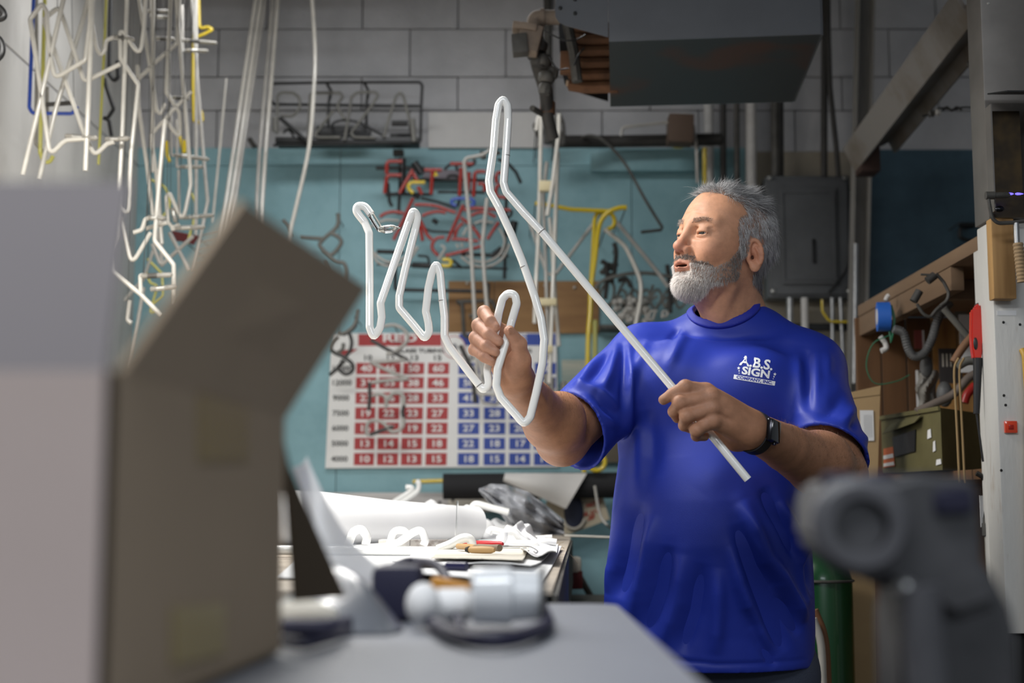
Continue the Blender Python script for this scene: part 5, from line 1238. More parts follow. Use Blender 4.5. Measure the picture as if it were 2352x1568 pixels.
# roll of white paper
a, c = at(560,1170,3.05), at(1093,1215,3.45)
r0_, r1_ = .062, .042
a.z = BZ+.008+r0_; c.z = BZ+.010+r1_
rl = thing('paper_roll', 'thick roll of white paper lying across the bench', 'roll', (a+c)/2-V(0,0,.05))
dr_ = (c-a).normalized(); Lr = (c-a).length
b = MB(); b.lathe(a, dr_, [(0,r0_),(Lr*.3,r0_*.98),(Lr*.62,.0475),(Lr-.10,.0435),(Lr-.0985,.0425),(Lr-.07,.0425),(Lr-.0685,.0415),(Lr,.0412),(Lr+.0003,.036),(Lr-.02,.035)], 32); b.build('paper_layers', M_paper, rl)
b = MB(); b.tube([a-V(0,0,.02), c+V(.004,0,-.004)], .0225, 16); b.build('inner_core', mat('core_card',(.30,.27,.22),rough=.8), rl)
# crumpled paper behind the roll
def crumple(px0, px1, pyb, pyt, Y, label, seed, m=M_paper, name='crumpled_paper', cat='paper', dp=.25, z0=BZ+.004, amp=.35):
    r_ = random.Random(seed); A0 = at(px0, pyb, Y); B0 = at(px1, pyb, Y); hgt = at(px0, pyt, Y).z-z0
    ph = [r_.uniform(0, 6.3) for _ in range(8)]
    def F(u, v):
        x = A0.x+(B0.x-A0.x)*u; s = math.sin(PI*v)**.7; e = math.sin(PI*min(max(u, .02), .98))**.45
        h = hgt*s*e*(.72+amp*math.sin(u*8+ph[0])*math.sin(v*5+ph[1])+.12*math.sin(u*23+v*9+ph[2]))
        return V(x+.01*math.sin(v*12+ph[3]), Y-dp/2+dp*v+.015*math.sin(u*9+ph[4]), z0+.002+max(h, 0))
    b = MB(); b.grid(F, 34, 16, .0012); return tag(b.build(name, m), label, cat)
crumple(905,1110,1200,1150,3.95,'crumpled white tissue behind the paper roll',3)
crumple(1090,1240,1215,1172,4.1,'white paper curled up behind the clamp',8)
crumple(1150,1228,1215,1190,3.3,'curled white sheet in front of the plastic bag',12, amp=.15)
b = MB(); b.prism([V(*q_) for q_ in ((at(975,1182,3.9).x,3.80,BZ+.01),(at(1040,1182,3.9).x,3.80,BZ+.01),(at(1040,1182,3.9).x,3.95,BZ+.01),(at(975,1182,3.9).x,3.95,BZ+.01))], (0,0,.055)); tag(b.build('cardboard_sleeve', mat('brown_card',(.16,.13,.09),rough=.9)), 'brown card showing inside the crumpled tissue', 'card')
# tubes lying on the bench
def bt_(pts, label, r=.0072, m=M_wt, z=.010, smooth=True, lifts=None):
    P = []
    for i, (x, y) in enumerate(pts): P.append(onz(x, y, BZ+z+(lifts[i] if lifts else 0)))
    b = MB(); b.tube(smoothpath(P, 5) if smooth else P, r, 12, fil=0 if smooth else .012); return tag(b.build('neon_tube', m), label, 'tube')
Yb_ = 2.75
def bt2(pts, Y, label, r=.0075, m=M_wt): return glass(pts, Y, r, m, label, smooth=True)
bt2([(560,1262),(800,1264),(1000,1268),(1060,1268),(1082,1255),(1080,1238),(1062,1236),(1035,1250),(1005,1262)], (2.62,2.60), 'big white tube loop lying at the front of the bench', r=.0088)
bt2([(840,1262),(905,1250),(950,1222),(968,1220),(976,1240),(972,1252)], 2.95, 'white tube loop standing behind the metal blocks', r=.0080)
bt2([(895,1248),(905,1222),(925,1218),(938,1228)], 3.05, 'smaller white tube loop behind the first one', r=.0080)
bt2([(800,1250),(812,1222),(830,1216),(842,1232),(840,1250)], 2.8, 'white tube loop half hidden by the plastic sheet', r=.0085)
bt2([(1122,1225),(1130,1216),(1155,1222),(1180,1222),(1195,1236),(1222,1254)], 3.1, 'white tube with a hooked end near the bench corner', r=.0080)
bt2([(1158,1222),(1155,1240),(1130,1250),(1085,1252)], 3.05, 'thick white tube curving under the hooked one', r=.0080)
bt2([(1168,1248),(1225,1250),(1236,1246)], 2.9, 'short white tube lying near the corner', r=.0090)
bt2([(1242,1246),(1262,1244),(1278,1246)], 2.95, 'shortest white tube at the bench corner', r=.0080)
bt2([(1082,1172),(1088,1160),(1100,1158),(1130,1166),(1168,1176)], 3.9, 'white tube bent back in front of the plastic bag', r=.0095)
bt2([(1060,1178),(1072,1166),(1078,1170)], 3.9, 'stub of white tube left of the bent back one', r=.009)
bt2([(872,1172),(905,1152),(940,1130),(946,1120),(932,1118)], 4.9, 'left white tube with a hooked tip rising off the bench', r=.0090)
bt2([(890,1172),(930,1148),(958,1128),(962,1110),(956,1104)], 4.9, 'right white tube of the rising pair with a curl on top', r=.0090)
bt2([(1140,1236),(1200,1238),(1268,1234)], 3.4, 'straight white tube across the far corner of the bench', r=.0070)
# metal blocks, clamp, rod, brushes
M_block2 = mat('pale_marble_block', (.55,.53,.49), rough=.35, col2=(.40,.38,.36), vscale=40, lo=.5, hi=.7); M_block3 = mat('scratched_metal_block', (.42,.39,.36), rough=.3, metal=.5, col2=(.20,.17,.15), vscale=28, lo=.5, hi=.62)
for (x0, x1, m, lb_) in ((868,942,M_block2,'pale flat block on the bench, left one'),(941,1028,M_block3,'scratched metal block beside the pale one')):
    a = onz(x0,1255,BZ+.007); c = onz(x1,1255,BZ+.007); b = MB(); b.box(((a.x+c.x)/2, a.y+.03, BZ+.0145), ((c.x-a.x)/2-.0008, .03, .0072), bev=.002); tag(b.build('flat_block', m), lb_, 'block')
g([(1051,1150),(1050,1190),(1047,1232)], 3.2, 'thin clear glass rod standing up behind the tube loop', m=M_glass, r=.0022, name='glass_rod')
cl_ = thing('clamp_stand', 'small metal clamp standing at the end of the paper roll', 'clamp', at(1100,1235,3.5))
b = MB(); b.tube([at(1100,1236,3.5), at(1100,1200,3.5)], .007, 10); b.build('post', M_wt, cl_); b = MB(); b.lathe(at(1100,1205,3.5), (.05,0,1), [(0,.006),(.012,.008),(.034,.007),(.038,.003)], 12); b.build('clamp_screw', M_steel, cl_)
sc_ = thing('wire_clip', 'tiny wire clip standing on the white paper', 'clip', onz(849,1243))
b = MB(); pz = onz(849,1243,BZ+.006); b.tube([pz+V(-.008,0,0), pz+V(.008,0,0), pz+V(.002,0,.008), pz+V(.002,0,.024), pz+V(-.004,0,.026)], .0010, 6); b.tube([pz+V(.002,0,.022), pz+V(.006,0,.030), pz+V(.004,0,.036)], .0010, 6); b.build('wire', M_bpipe, sc_)
for i, (x0, y0, x1, y1, m, r, lb_) in enumerate(((1062,1247,1155,1249,mat('red_plastic',(.42,.01,.015),rough=.35),.0052,'red handled tool lying behind the wooden brushes'),(1050,1254,1106,1258,mat('tan_wood',(.42,.26,.11),rough=.5),.0050,'upper wooden brush handle'),(1075,1262,1136,1263,mat('tan_wood2',(.50,.31,.13),rough=.5),.0056,'lower wooden handle with a burnt tip'))):
    a = onz(x0,y0,BZ+.022); c = onz(x1,y1,BZ+.022); t = thing('tool_handle', lb_, 'tool', (a+c)/2); b = MB(); L0 = (c-a).length
    b.lathe(a, c-a, [(0,r*.6),(.006,r),(L0*.5,r*1.1),(L0-.006,r),(L0,r*.6)], 12); b.build('handle', m, t)
    if i == 2: b = MB(); b.lathe(a, c-a, [(-.004,r*.7),(.002,r*1.02)], 12); b.build('burnt_tip', M_black, t)
hk = thing('hook_tool', 'brown handled tool with a long steel hook', 'tool', onz(1150,1258,BZ+.02))
a = onz(1090,1256,BZ+.024); c = onz(1148,1258,BZ+.024); b = MB(); L0 = (c-a).length; b.lathe(a, c-a, [(0,.004),(.01,.0055),(L0*.7,.0052),(L0,.0060)], 12); b.build('handle', mat('brown_handle',(.20,.15,.10),rough=.5), hk)
b = MB(); b.tube(smoothpath([onz(x, y, BZ+.024) for x, y in ((1148,1254),(1190,1254),(1215,1255),(1228,1260),(1235,1266),(1231,1270),(1226,1266))], 4), .0011, 6); b.tube([onz(1148,1258,BZ+.022), onz(1210,1258,BZ+.022)], .0008, 6); b.build('hook', M_steel, hk)
b = MB(); b.tube([onz(1027,1300,BZ+.012), onz(1072,1301,BZ+.012)], .0062, 10); pn = b.build('marker_pen', mat('navy_plastic',(.012,.012,.05),rough=.3)); tag(pn, 'short navy marker pen at the near edge of the paper', 'pen')
b = MB(); pc = onz(1276,1262,BZ-.002)
for k in range(26):
    d_ = V(rnd.uniform(-.5,1), rnd.uniform(-1,.3), rnd.uniform(-1.2,.5)).normalized()*rnd.uniform(.010,.034); q_ = pc+V(rnd.uniform(-.015,.008), rnd.uniform(-.02,.02), 0); b.tube(smoothpath([q_, q_+d_*.5+V(rnd.uniform(-.004,.004),0,.004), q_+d_], 3), .0006, 4)
b.tube(smoothpath([pc, pc+V(.012,0,.006), pc+V(.026,0,-.004), pc+V(.050,0,-.030)], 4), .0008, 5); b.tube([pc, pc+V(.004,0,-.05)], .0011, 5)
fr_ = tag(b.build('frayed_fibres', mat('straw_fibre',(.35,.29,.21),rough=.9)), 'frayed fibres hanging off the bench corner', 'fibres', kind='stuff')
# long straight thin line and strut
g([(1240,1228),(1300,1230),(1410,1234)], 4.2, 'thin white tube sticking out level from the far bench corner', m=M_wt2, r=.0035, name='glass_rod')
b = MB(); b.bar(at(1312,1290,5.0), at(1420,1480,5.3), .02, .014, bev=.002); tag(b.build('bench_strut', M_dsteel), 'dark steel strut slanting down under the bench corner', 'strut')
b = MB(); b.tube(smoothpath([at(1366,1115,5.2), at(1378,1180,5.2), at(1400,1210,5.2), at(1440,1230,5.5), at(1450,1236,5.84)], 4), .005, 8); tag(b.build('cable', M_wt3), 'pale cable hanging beside the tilted red lettered card', 'cable')
for i, (x, y, w, h, m, lb_) in enumerate(((1300,1330,.05,.028,mat('dark_red',(.10,.01,.01),rough=.6),'dark red box in the shade under the bench'),(1276,1350,.03,.018,M_ytp,'small yellow green box in the shade under the bench'),(1312,1300,.030,.03,M_cloth,'pale rag ball under the bench corner'))):
    b = MB(); b.box(at(x, y, 4.5), (w,.05,h), bev=.012 if i == 2 else .004); tag(b.build('small_box' if i < 2 else 'rag', m), lb_, 'box' if i < 2 else 'rag')
b = MB(); b.box(V(.26, 4.55, at(1300,1370,4.5).z-.02), (.2,.2,.012)); b.box(V(.26,4.55,.30), (.02,.02,.30)); tag(b.build('low_shelf', M_dsteel), 'low dark shelf under the bench corner', 'shelf')
# black foam roll with paper, bag, card
b = MB(); b.tube([at(1018,1117,5.55), at(1430,1114,5.55)], .050, 24); br_ = tag(b.build('black_roll', M_blackr), 'thick black roll lying along the wall behind the bench', 'roll')
b = MB(); b.tube([at(948,1106,5.66), at(1040,1103,5.66)], .0085, 10); tag(b.build('neon_tube', M_yt), 'short yellow tube poking out left of the black roll', 'tube')
pts = [(1165,1087),(1345,1087),(1322,1130),(1300,1168),(1245,1140),(1185,1108),(1156,1104)]
def Fp(u, v):
    a = V(1160+188*u, 1087, 0); c = V(1156+144*u, 1104+64*u, 0); p = a*(1-v)+c*v
    return at(p.x, p.y, 5.47-.04*math.sin(v*2.6)*(.6+.4*u)-.02*math.sin(u*5))
b = MB(); b.grid(Fp, 16, 8, .0015); tag(b.build('paper_sheet', mat('aged_paper',(.62,.60,.57),rough=.8,var=.12,vscale=4)), 'white sheet draped over the black roll with a hanging point', 'paper')
M_bag = mat('smoky_plastic_film', (.42,.43,.46), rough=.18, trans=.35, ior=1.15, var=.25, vscale=9, coat=.6, bump=.3, bscale=30)
def Fb(u, v):   # a slumped bag
    top = np.interp(u, [0,.15,.35,.6,.8,1], [1122,1112,1114,1130,1160,1195]); bot = np.interp(u, [0,.2,.4,.6,.8,1], [1126,1175,1215,1222,1228,1230])
    x = 1100+u*195+ (v-.5)*10*math.sin(u*3); y = top+(bot-top)*v
    return at(x, y, 4.05-.10*math.sin(PI*v)*math.sin(PI*min(1,u*1.1))+.014*math.sin(u*17+v*7)+.012*math.sin(v*19-u*11)+.01*math.sin(u*31))
b = MB(); b.grid(Fb, 40, 26, .002)
Fb2 = lambda u, v: Fb(u, v)+V(0, .10*math.sin(PI*v)*math.sin(PI*min(1,u*1.1))*1.7, 0)
b.grid(Fb2, 24, 14, .002); tag(b.build('plastic_bag', M_bag), 'smoky clear plastic bag slumped on the back of the bench', 'bag')
cdk = thing('lettered_card', 'tilted cream card with red lettering and a dark oval at the right of the bag', 'card', at(1320,1225,5.5))
b = MB(); b.prism([at(*p, 5.62) for p in ((1255,1150),(1385,1140),(1400,1192),(1310,1226),(1250,1228))], (0,.006,0)); b.build('card_sheet', mat('cream_card',(.56,.49,.36),rough=.8), cdk, smooth=False)
b = MB(); b.ball(at(1318,1175,5.60), (.038,.010,.068), 24); b.build('dark_oval', mat('navy_print',(.02,.025,.05),rough=.6), cdk)
b = MB(); b.tube([at(1318+math.cos(t)*26, 1180+math.sin(t)*34, 5.595) for t in np.linspace(0.3, 2.8, 12)], .005, 6); b.build('pale_arc', M_cloth, cdk)
lr = MB()
def cardtext(t, x, y, s, rot=14):
    a = math.radians(rot); lettering(t, s, lr, lambda v: at(x+v.x*math.cos(a)+v.y*math.sin(a), y-(v.y*math.cos(a)-v.x*math.sin(a))-2*v.x*math.sin(a)*1, 5.612), 0, offset=.6)
cardtext('NO 8', 1362, 1158, 14); cardtext('6. U 8', 1360, 1176, 15); cardtext('20', 1358, 1188, 15)
lr.build('red_lettering', mat('red_ink',(.45,.05,.03),rough=.7), cdk, smooth=False)
# ------------------------------------------------------------------ white post at the right with its torch
YP = 3.0
M_post = mat('chipped_white_paint', (.58,.57,.54), rough=.6, col2=(.33,.24,.16), vscale=14, stretch=(1,1,.25), lo=.62, hi=.75, bump=.3)
M_sheet = mat('grey_sheet_metal', (.20,.185,.17), rough=.45, metal=.4, var=.3, vscale=6)
M_scorch = mat('heat_stained_steel', (.055,.043,.032), rough=.30, metal=.85, col2=(.22,.14,.055), vscale=5, lo=.45, hi=.75)
xL = at(2290, 900, YP).x
pt = thing('wooden_post', 'white painted wooden post at the right edge with a red reflector', 'post', V(xL+.09, YP+.04, 0))
zt2 = at(2290, 508, YP).z; zb2 = at(2300, 1455, YP).z
b = MB(); b.box((xL+.075, YP+.045, (zt2+zb2)/2), (.075,.045,(zt2-zb2)/2), bev=.004); b.build('post_timber', M_post, pt)
b = MB(); b.box((xL+.075, YP+.055, zb2/2-.002), (.06,.035,zb2/2-.002), bev=.004); b.build('post_foot', M_black, pt)
b = MB(); b.box((xL+.065, YP+.045, (zt2+CEIL)/2+.002), (.068,.047,(CEIL-zt2)/2-.002), bev=.003); b.build('metal_casing', M_sheet, pt)
for (x, y) in ((2305,740),(2343,745),(2310,930),(2306,908),(2300,1080)):
    p_ = at(x, y, YP-.0005); b = MB(); b.lathe(p_, (0,-1,0), [(0,.0032),(.0006,.0026)], 8); b.build('nail_hole', M_black, pt)
for (x, y) in ((2268,360),(2266,268),(2270,490),(2256,8)): 
    b = MB(); b.lathe(at(x+14, y, YP-.001), (0,-1,0), [(0,.004),(.002,.0025)], 8); b.build('screw', M_cap, pt)
rf = wbox(2308,966,2338,994,YP-.008,.008,.002); rfo = rf.build('red_reflector', mat('red_lens',(.75,.06,.015),rough=.12,coat=1), pt); wbox(2317,975,2329,985,YP-.011,.004,.001).build('reflector_centre', mat('dark_red_lens',(.40,.02,.01),rough=.2), rfo)
wbox(2290,713,2335,724,YP-.0008,.0008,0).build('paper_label', M_paper, pt)
# pine block, scorched shield, torch
blk = wbox(2276,500,2336,686,YP-.035,.033,.003); tag(blk.build('pine_block', mat('pine_lumber',(.46,.27,.10),rough=.6,col2=(.25,.13,.045),vscale=14,stretch=(1,1,.08),lo=.4,hi=.7)), 'upright pine block screwed to the white post under the torch', 'block')
hs = thing('heat_shield', 'bent scorched sheet metal shield behind the torch flame', 'shield', at(2310,500,YP-.04))
wbox(2272,255,2352,500,YP-.040,.003).build('shield_back', M_scorch, hs, smooth=False); wbox(2352,255,2420,500,YP-.040,.003).build('shield_back', M_scorch, hs, smooth=False)
b = MB(); p1 = at(2270,248,YP-.04); p2 = at(2312,218,YP-.04); b.prism([V(p1.x,YP-.16,p1.z+.0), V(p1.x,YP-.038,p1.z+.03), V(p1.x+.16,YP-.038,p1.z+.03), V(p1.x+.16,YP-.16,p1.z+.0)], (0,0,.003)); b.build('shield_hood', M_black, hs, smooth=False)
b = MB(); b.box((at(2272,380,YP-.04).x-.002, YP-.055, at(2272,380,YP).z), (.0015,.018,.115)); b.build('shield_side', M_sheet, hs, smooth=False)
to = thing('torch', 'gas torch with a blue flame at the right edge', 'torch', at(2300,450,YP-.10))
Yt = YP-.10
b = MB(); b.lathe(at(2264,449,Yt), (1,-.0,.02), [(0,.0085),(.018,.0085),(.019,.0065),(.045,.0065),(.050,.0042)], 12); b.build('nozzle', M_dsteel, to)
M_flame = mat('blue_flame', (.02,.02,.1), rough=.5, emit=(.16,.12,1.0,2.2))
for x0, x1 in ((2313,2328),(2332,2350)):
    b = MB(); b.lathe(at(x0,445,Yt), (1,0,0), [(0,.0012),(.004,.0026),(.010,.0022),((x1-x0)/1080,.0006)], 10); b.build('flame', M_flame, to)
b = MB(); b.tube([at(x,y,Yt) for x,y in ((2270,455),(2278,500),(2292,513),(2325,511),(2362,506))], .0042, 8, fil=.02); b.build('bracket', M_dsteel, to)
b = MB(); b.tube([at(2334,512,Yt), at(2336,560,Yt)], .006, 10); b.build('valve_stem', M_steel, to)
b = MB(); p_ = at(2338,558,Yt); b.lathe(p_, (.07,0,-1), sum([[(k*.0078,.0095),(k*.0078+.004,.0112)] for k in range(11)], []), 12); b.build('wrapped_handle', mat('cork_wrap',(.32,.22,.12),rough=.8), to)
b = MB(); b.ball(at(2296,480,Yt+.02), (.010,.006,.007), 14); b.build('steel_knob', M_case, to)
b = MB(); b.tube([at(2348,803,YP-.004), at(2354,815,YP-.012), at(2360,900,YP-.012), at(2362,1100,YP-.012), at(2366,1580,YP-.012), V(at(2366,1580,YP-.012).x, YP-.012, .008)], .0068, 10, fil=.02); tag(b.build('yellow_cable', mat('yellow_rubber',(.50,.30,.05),rough=.5)), 'thick yellow cable coming out of the hole in the white post', 'cable')
# ------------------------------------------------------------------ shelf nook between post and back
XS = 1.06; YE = 4.32; zS = 1.797
nk = thing('shelf_nook', 'wooden tool nook with plank end wall beside the white post', 'shelf', V(1.3, 3.8, 0))
b = MB(); b.box((XS+.26, (3.13+YE)/2, zS-.017), (.26,(YE-3.13)/2,.017), bev=.002); b.build('top_board', M_rawwood, nk)
b = MB(); b.box((XS+.018, (3.40+YE)/2, zS-.064), (.016,(YE-3.40)/2,.029), bev=.002); b.build('front_rail', M_rawwood, nk)
b = MB(); b.box((XS+.012, 3.17, zS-.036-.44), (.018,.035,.44), bev=.003); b.build('front_upright', M_post, nk)
b = MB(); b.box((XS+.012, 3.17, .46), (.018,.035,.46), bev=.003); b.build('front_upright', M_post, nk)
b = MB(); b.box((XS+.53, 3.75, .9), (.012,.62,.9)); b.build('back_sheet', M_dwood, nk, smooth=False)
n_ = 7
for i in range(n_):
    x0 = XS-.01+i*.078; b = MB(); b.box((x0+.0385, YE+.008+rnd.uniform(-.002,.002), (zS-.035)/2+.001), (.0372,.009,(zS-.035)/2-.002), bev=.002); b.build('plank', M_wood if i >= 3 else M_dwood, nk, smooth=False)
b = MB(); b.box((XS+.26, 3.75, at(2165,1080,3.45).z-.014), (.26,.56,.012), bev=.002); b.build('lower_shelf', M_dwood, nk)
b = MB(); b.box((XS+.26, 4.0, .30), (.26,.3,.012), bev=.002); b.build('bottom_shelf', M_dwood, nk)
b = MB(); b.box((XS+.10, 3.62, zS-.060), (.09,.02,.025), bev=.002); b.build('cross_block', M_rawwood, nk)
# olive case
oc = thing('olive_case', 'olive green metal case with a torn flap standing in the nook', 'case', at(2130,1085,3.55))
M_olive = mat('olive_paint', (.135,.120,.050), rough=.6, var=.3, vscale=8)
aL, aM, aR = at(2022,0,3.95), 0, 0
cA = (2022, 975); cB = (2150, 938); 
def onY(px, py, Y): return at(px, py, Y)
zt3 = at(2150,938,3.45).z; zb3 = at(2165,1080,3.45).z
f0 = V(at(2024,980,3.80).x, 3.80, 0); f1 = V(at(2160,940,3.42).x, 3.42, 0); f2 = V(at(2250,940,3.62).x, 3.62, 0); f3 = f0+(f2-f1)
b = MB(); b.prism([V(p.x,p.y,zb3) for p in (f0,f1,f2,f3)], (0,0,zt3-zb3)); b.build('case_body', M_olive, oc, smooth=False)
ex = (f1-f0).normalized(); nz_ = ex.cross(V(0,0,1)).normalized(); Lc = (f1-f0).length
def onc(u, v, o=.002): return f0+ex*(Lc*u)+V(0,0,zb3+(zt3-zb3)*v)+nz_*o
b = MB(); b.prism([onc(.22,.62), onc(.62,.70), onc(.60,.34), onc(.25,.28)], nz_*.002); b.build('dark_window', M_black, oc, smooth=False)
b = MB(); b.prism([onc(.16,.68,.02), onc(.72,.80,.02), onc(.74,.92,.004), onc(.22,.86,.004)], nz_*.003); b.build('raised_flap', M_olive, oc, smooth=False)
b = MB(); b.prism([onc(.04,.10), onc(.24,.12), onc(.22,.46), onc(.05,.44)], nz_*.001); lbx = b.build('orange_label', mat('orange_label',(.55,.14,.05),rough=.6), oc, smooth=False)
b = MB(); b.prism([onc(.05,.25,.0035), onc(.23,.27,.0035), onc(.225,.34,.0035), onc(.05,.32,.0035)], nz_*.0005); b.prism([onc(.05,.12,.0035), onc(.24,.14,.0035), onc(.235,.20,.0035), onc(.05,.18,.0035)], nz_*.0005); b.build('label_stripe', M_paper, lbx, smooth=False)
for u, v, du, dv_ in ((.80,.52,.06,.16),(.88,.30,.04,.18),(.92,.08,.08,.10)):
    b = MB(); b.prism([onc(u,v), onc(u+du,v+.02), onc(u+du*.9,v+dv_), onc(u+.01,v+dv_*.9)], nz_*.001); b.build('white_tape_scrap', M_paper, oc, smooth=False)
b = MB(); b.box((f1+f2)/2+V(0,0,zt3-.012)-(f1+f2)*0, (.001,.001,.001))
b = MB(); b.bar(onc(0,.99,.003), onc(1,.99,.003), .006, .010); b.build('lid_rim', M_olive, oc)
# tape roll, wires, hose, clamps, lighter and the rest
tr = thing('blue_tape_roll', 'roll of blue masking tape hanging on the nook corner', 'tape', at(2028,760,3.85))
cx = at(2030,728,3.85); b = MB(); b.lathe(cx+V(-.020,-.006,0), (1,-.15,0), [(0,.022),(.0,.0400),(.034,.0400),(.034,.022)], 32); b.build('tape', mat('blue_tape',(.02,.12,.50),rough=.6), tr)
b = MB(); b.lathe(cx+V(-.021,-.006,0), (1,-.15,0), [(0,.016),(0,.0222),(.036,.0222),(.036,.016)], 24); b.build('core', M_white, tr)
b = MB()
for k in range(5): b.tube(smoothpath([at(2040+k*2,700,3.83), at(2052+k,735,3.82), at(2046,775+k*3,3.83), at(2038+k*2,730,3.84), at(2042,702,3.84)], 4), .0016, 5)
b.tube(smoothpath([at(2042,770,3.84), at(2005,790,3.85), at(1990,840,3.86), at(2010,880,3.86), at(2060,875,3.86), at(2090,860,3.87)], 5), .0016, 5)
tag(b.build('green_wire', mat('green_wire',(.02,.14,.07),rough=.5)), 'thin green wire coiled beside the blue tape', 'wire')
def rt(pts, Y, r, m, name, label, cat, smooth=True, fil=.012):
    return glass(pts, Y, r, m, label, smooth=smooth, name=name, cat=cat, fil=fil)
rt([(2022,772),(2032,785),(2038,800),(2024,806)], 3.86, .0075, M_white, 'pipe_bend', 'white plastic pipe elbow under the blue tape', 'pipe', False, .01)
rt([(2034,690),(2038,681),(2042,678)], 3.86, .006, M_white, 'hook', 'white hook holding the blue tape', 'hook')
M_hose = mat('ribbed_grey_hose', (.11,.11,.11), rough=.5, var=.3, vscale=30)
hs_ = thing('ribbed_hose', 'grey ribbed hose sagging between the shelf hooks', 'hose', at(2110,815,3.75))
P = smoothpath([at(x, y, 3.75) for x, y in ((2052,755),(2075,765),(2086,800),(2100,818),(2122,812),(2140,780),(2152,740),(2166,712),(2184,695))], 12)
b = MB(); rr = [.0105+.0018*(i % 2) for i in range(len(P))]; b.tube(P, rr, 10); b.build('hose_wall', M_hose, hs_)
def clampth(pts, caps, Y, label):
    t = thing('spring_clamp', label, 'clamp', at(*pts[0], Y)); b = MB(); b.tube([at(x, y, Y) for x, y in pts], .0042, 8, fil=.03); b.build('bent_rod', M_dsteel, t)
    for (a, c) in caps: b = MB(); p0, p1 = at(*a, Y), at(*c, Y); b.lathe(p0, p1-p0, [(0,.010),((p1-p0).length,.010)], 12); b.build('rubber_cap', M_bpipe, t)
clampth([(2106,698),(2120,720),(2136,730),(2150,712),(2165,698)], [((2098,692),(2112,668)),], 3.42, 'grey bent rod clamp with one rubber cap, left one in the nook')
clampth([(2150,628),(2168,648),(2180,672),(2176,690),(2160,702)], [((2130,645),(2147,632))], 3.34, 'grey bent rod clamp on the front rail of the nook')
b = MB(); b.tube([at(2115,630,3.38), at(2150,632,3.38)], .0028, 6); tag(b.build('nail', M_dsteel), 'long nail sticking out of the front rail', 'nail')
rt([(2168,708),(2180,722),(2232,782)], 3.50, (.009), M_gtube, 'wooden_tool', 'grey brown handle pointing down to the red lighter', 'handle', False)
rt([(2236,768),(2210,800),(2190,832)], 3.45, .010, mat('brown_hose',(.20,.10,.05),rough=.6), 'brown_hose', 'short brown hose behind the red lighter', 'hose')
rt([(2105,946),(2150,925),(2190,905),(2222,870),(2240,858)], 3.55, .0105, mat('grey_brown_hose',(.15,.12,.10),rough=.6), 'grey_hose', 'grey brown hose lying over the olive case', 'hose')
rt([(2200,840),(2225,828),(2262,832)], 3.40, .011, M_gtube, 'grey_pipe', 'grey pipe end behind the cords', 'pipe')
for i, x in enumerate((2192,2204)):
    rt([(x+10,822),(x,850),(x+4,940),(x+8,1020),(x+12,1110)], 3.28, .0028, mat('tan_cord%d' % i,(.30,.20,.09),rough=.7), 'cord', ['left','right'][i]+' tan cord hanging in front of the olive case', 'cord')
for i, (x0, y0, x1, y1, Y, m, nm, lb_) in enumerate(((2100,758,2124,800,4.2,mat('faded_red_card',(.28,.07,.06),rough=.5),'card','faded red card pinned on the plank wall'),(2203,722,2238,855,3.9,M_paper,'paper_sheet','white papers pinned behind the red lighter'),(2156,800,2212,880,4.1,mat('dark_card',(.05,.045,.045),rough=.6),'card','dark card with cream stripes on the plank wall'),(2104,850,2112,938,4.15,M_paper,'paper_sheet','narrow white paper strip on the plank wall'),(2250,1138,2266,1210,3.35,M_paper,'paper_sheet','white paper scrap by the copper valve'),(2192,695,2220,730,4.2,M_gtube,'metal_plate','small grey plate at the top of the plank wall'))):
    b = wbox(x0,y0,x1,y1,Y,.004,.0); o = tag(b.build(nm, m, smooth=False), lb_, 'plate' if nm == 'metal_plate' else nm.split('_')[0])
    if i == 2:
        for k in range(3): wbox(2164+k*9,812,2168+k*9,842,Y-.001,.001).build('cream_stripe', M_cloth, o, smooth=False)
    if i == 0: wbox(2118,758,2124,800,Y-.001,.001).build('white_edge', M_paper, o, smooth=False)
crp = MB(); 
def Fg(u, v): return at(2108+44*u+4*math.sin(v*9), 850+85*v, 4.0-.05*math.sin(PI*u)*math.sin(PI*v)+.012*math.sin(u*13+v*9))
crp.grid(Fg, 14, 14, .002); tag(crp.build('small_bag', mat('cloudy_bag',(.32,.30,.27),rough=.3,trans=.2,var=.3,vscale=20)), 'cloudy small plastic bag hanging above the olive case', 'bag')
b = MB(); b.ball(at(2170,905,3.8), (.022,.02,.035), 16); b.ball(at(2128,842,3.8), (.018,.015,.03), 14); tag(b.build('grey_rag', M_hose), 'dark grey rag bundle under the ribbed hose', 'rag')
lt = thing('gas_lighter', 'red gas lighter with a black barrel hanging on the white upright', 'lighter', at(2246,1000,3.05))
Yl = 3.08
def prof(pts, Y, d_, mb): return mb.prism([at(x, y, Y) for x, y in pts], (0,d_,0))
b = MB(); out = [(2243,697),(2252,698),(2255,706),(2262,712),(2263,740),(2261,772),(2258,800),(2255,824),(2237,824),(2233,800),(2231,770),(2232,712),(2242,706)]
bm = bmesh.new(); vs_ = [bm.verts.new(at(x, y, Yl)) for x, y in out]; f_ = bm.faces.new(vs_); r_ = bmesh.ops.extrude_face_region(bm, geom=[f_])
for v_ in r_['geom']:
    if isinstance(v_, bmesh.types.BMVert): v_.co.y += .018
bmesh.ops.recalc_face_normals(bm, faces=bm.faces); bmesh.ops.bevel(bm, geom=list(bm.edges), offset=.003, segments=2, affect='EDGES'); bm.verts.index_update()
b.add([v_.co.copy() for v_ in bm.verts], [[v_.index for v_ in f_.verts] for f_ in bm.faces]); bm.free()
b.build('red_body', mat('red_plastic_body',(.55,.018,.008),rough=.25,coat=.4), lt)
b = MB(); b.ball(at(2241,789,Yl-.0005), (.0050,.0022,.014), 12); b.build('trigger_guard', M_black, lt)
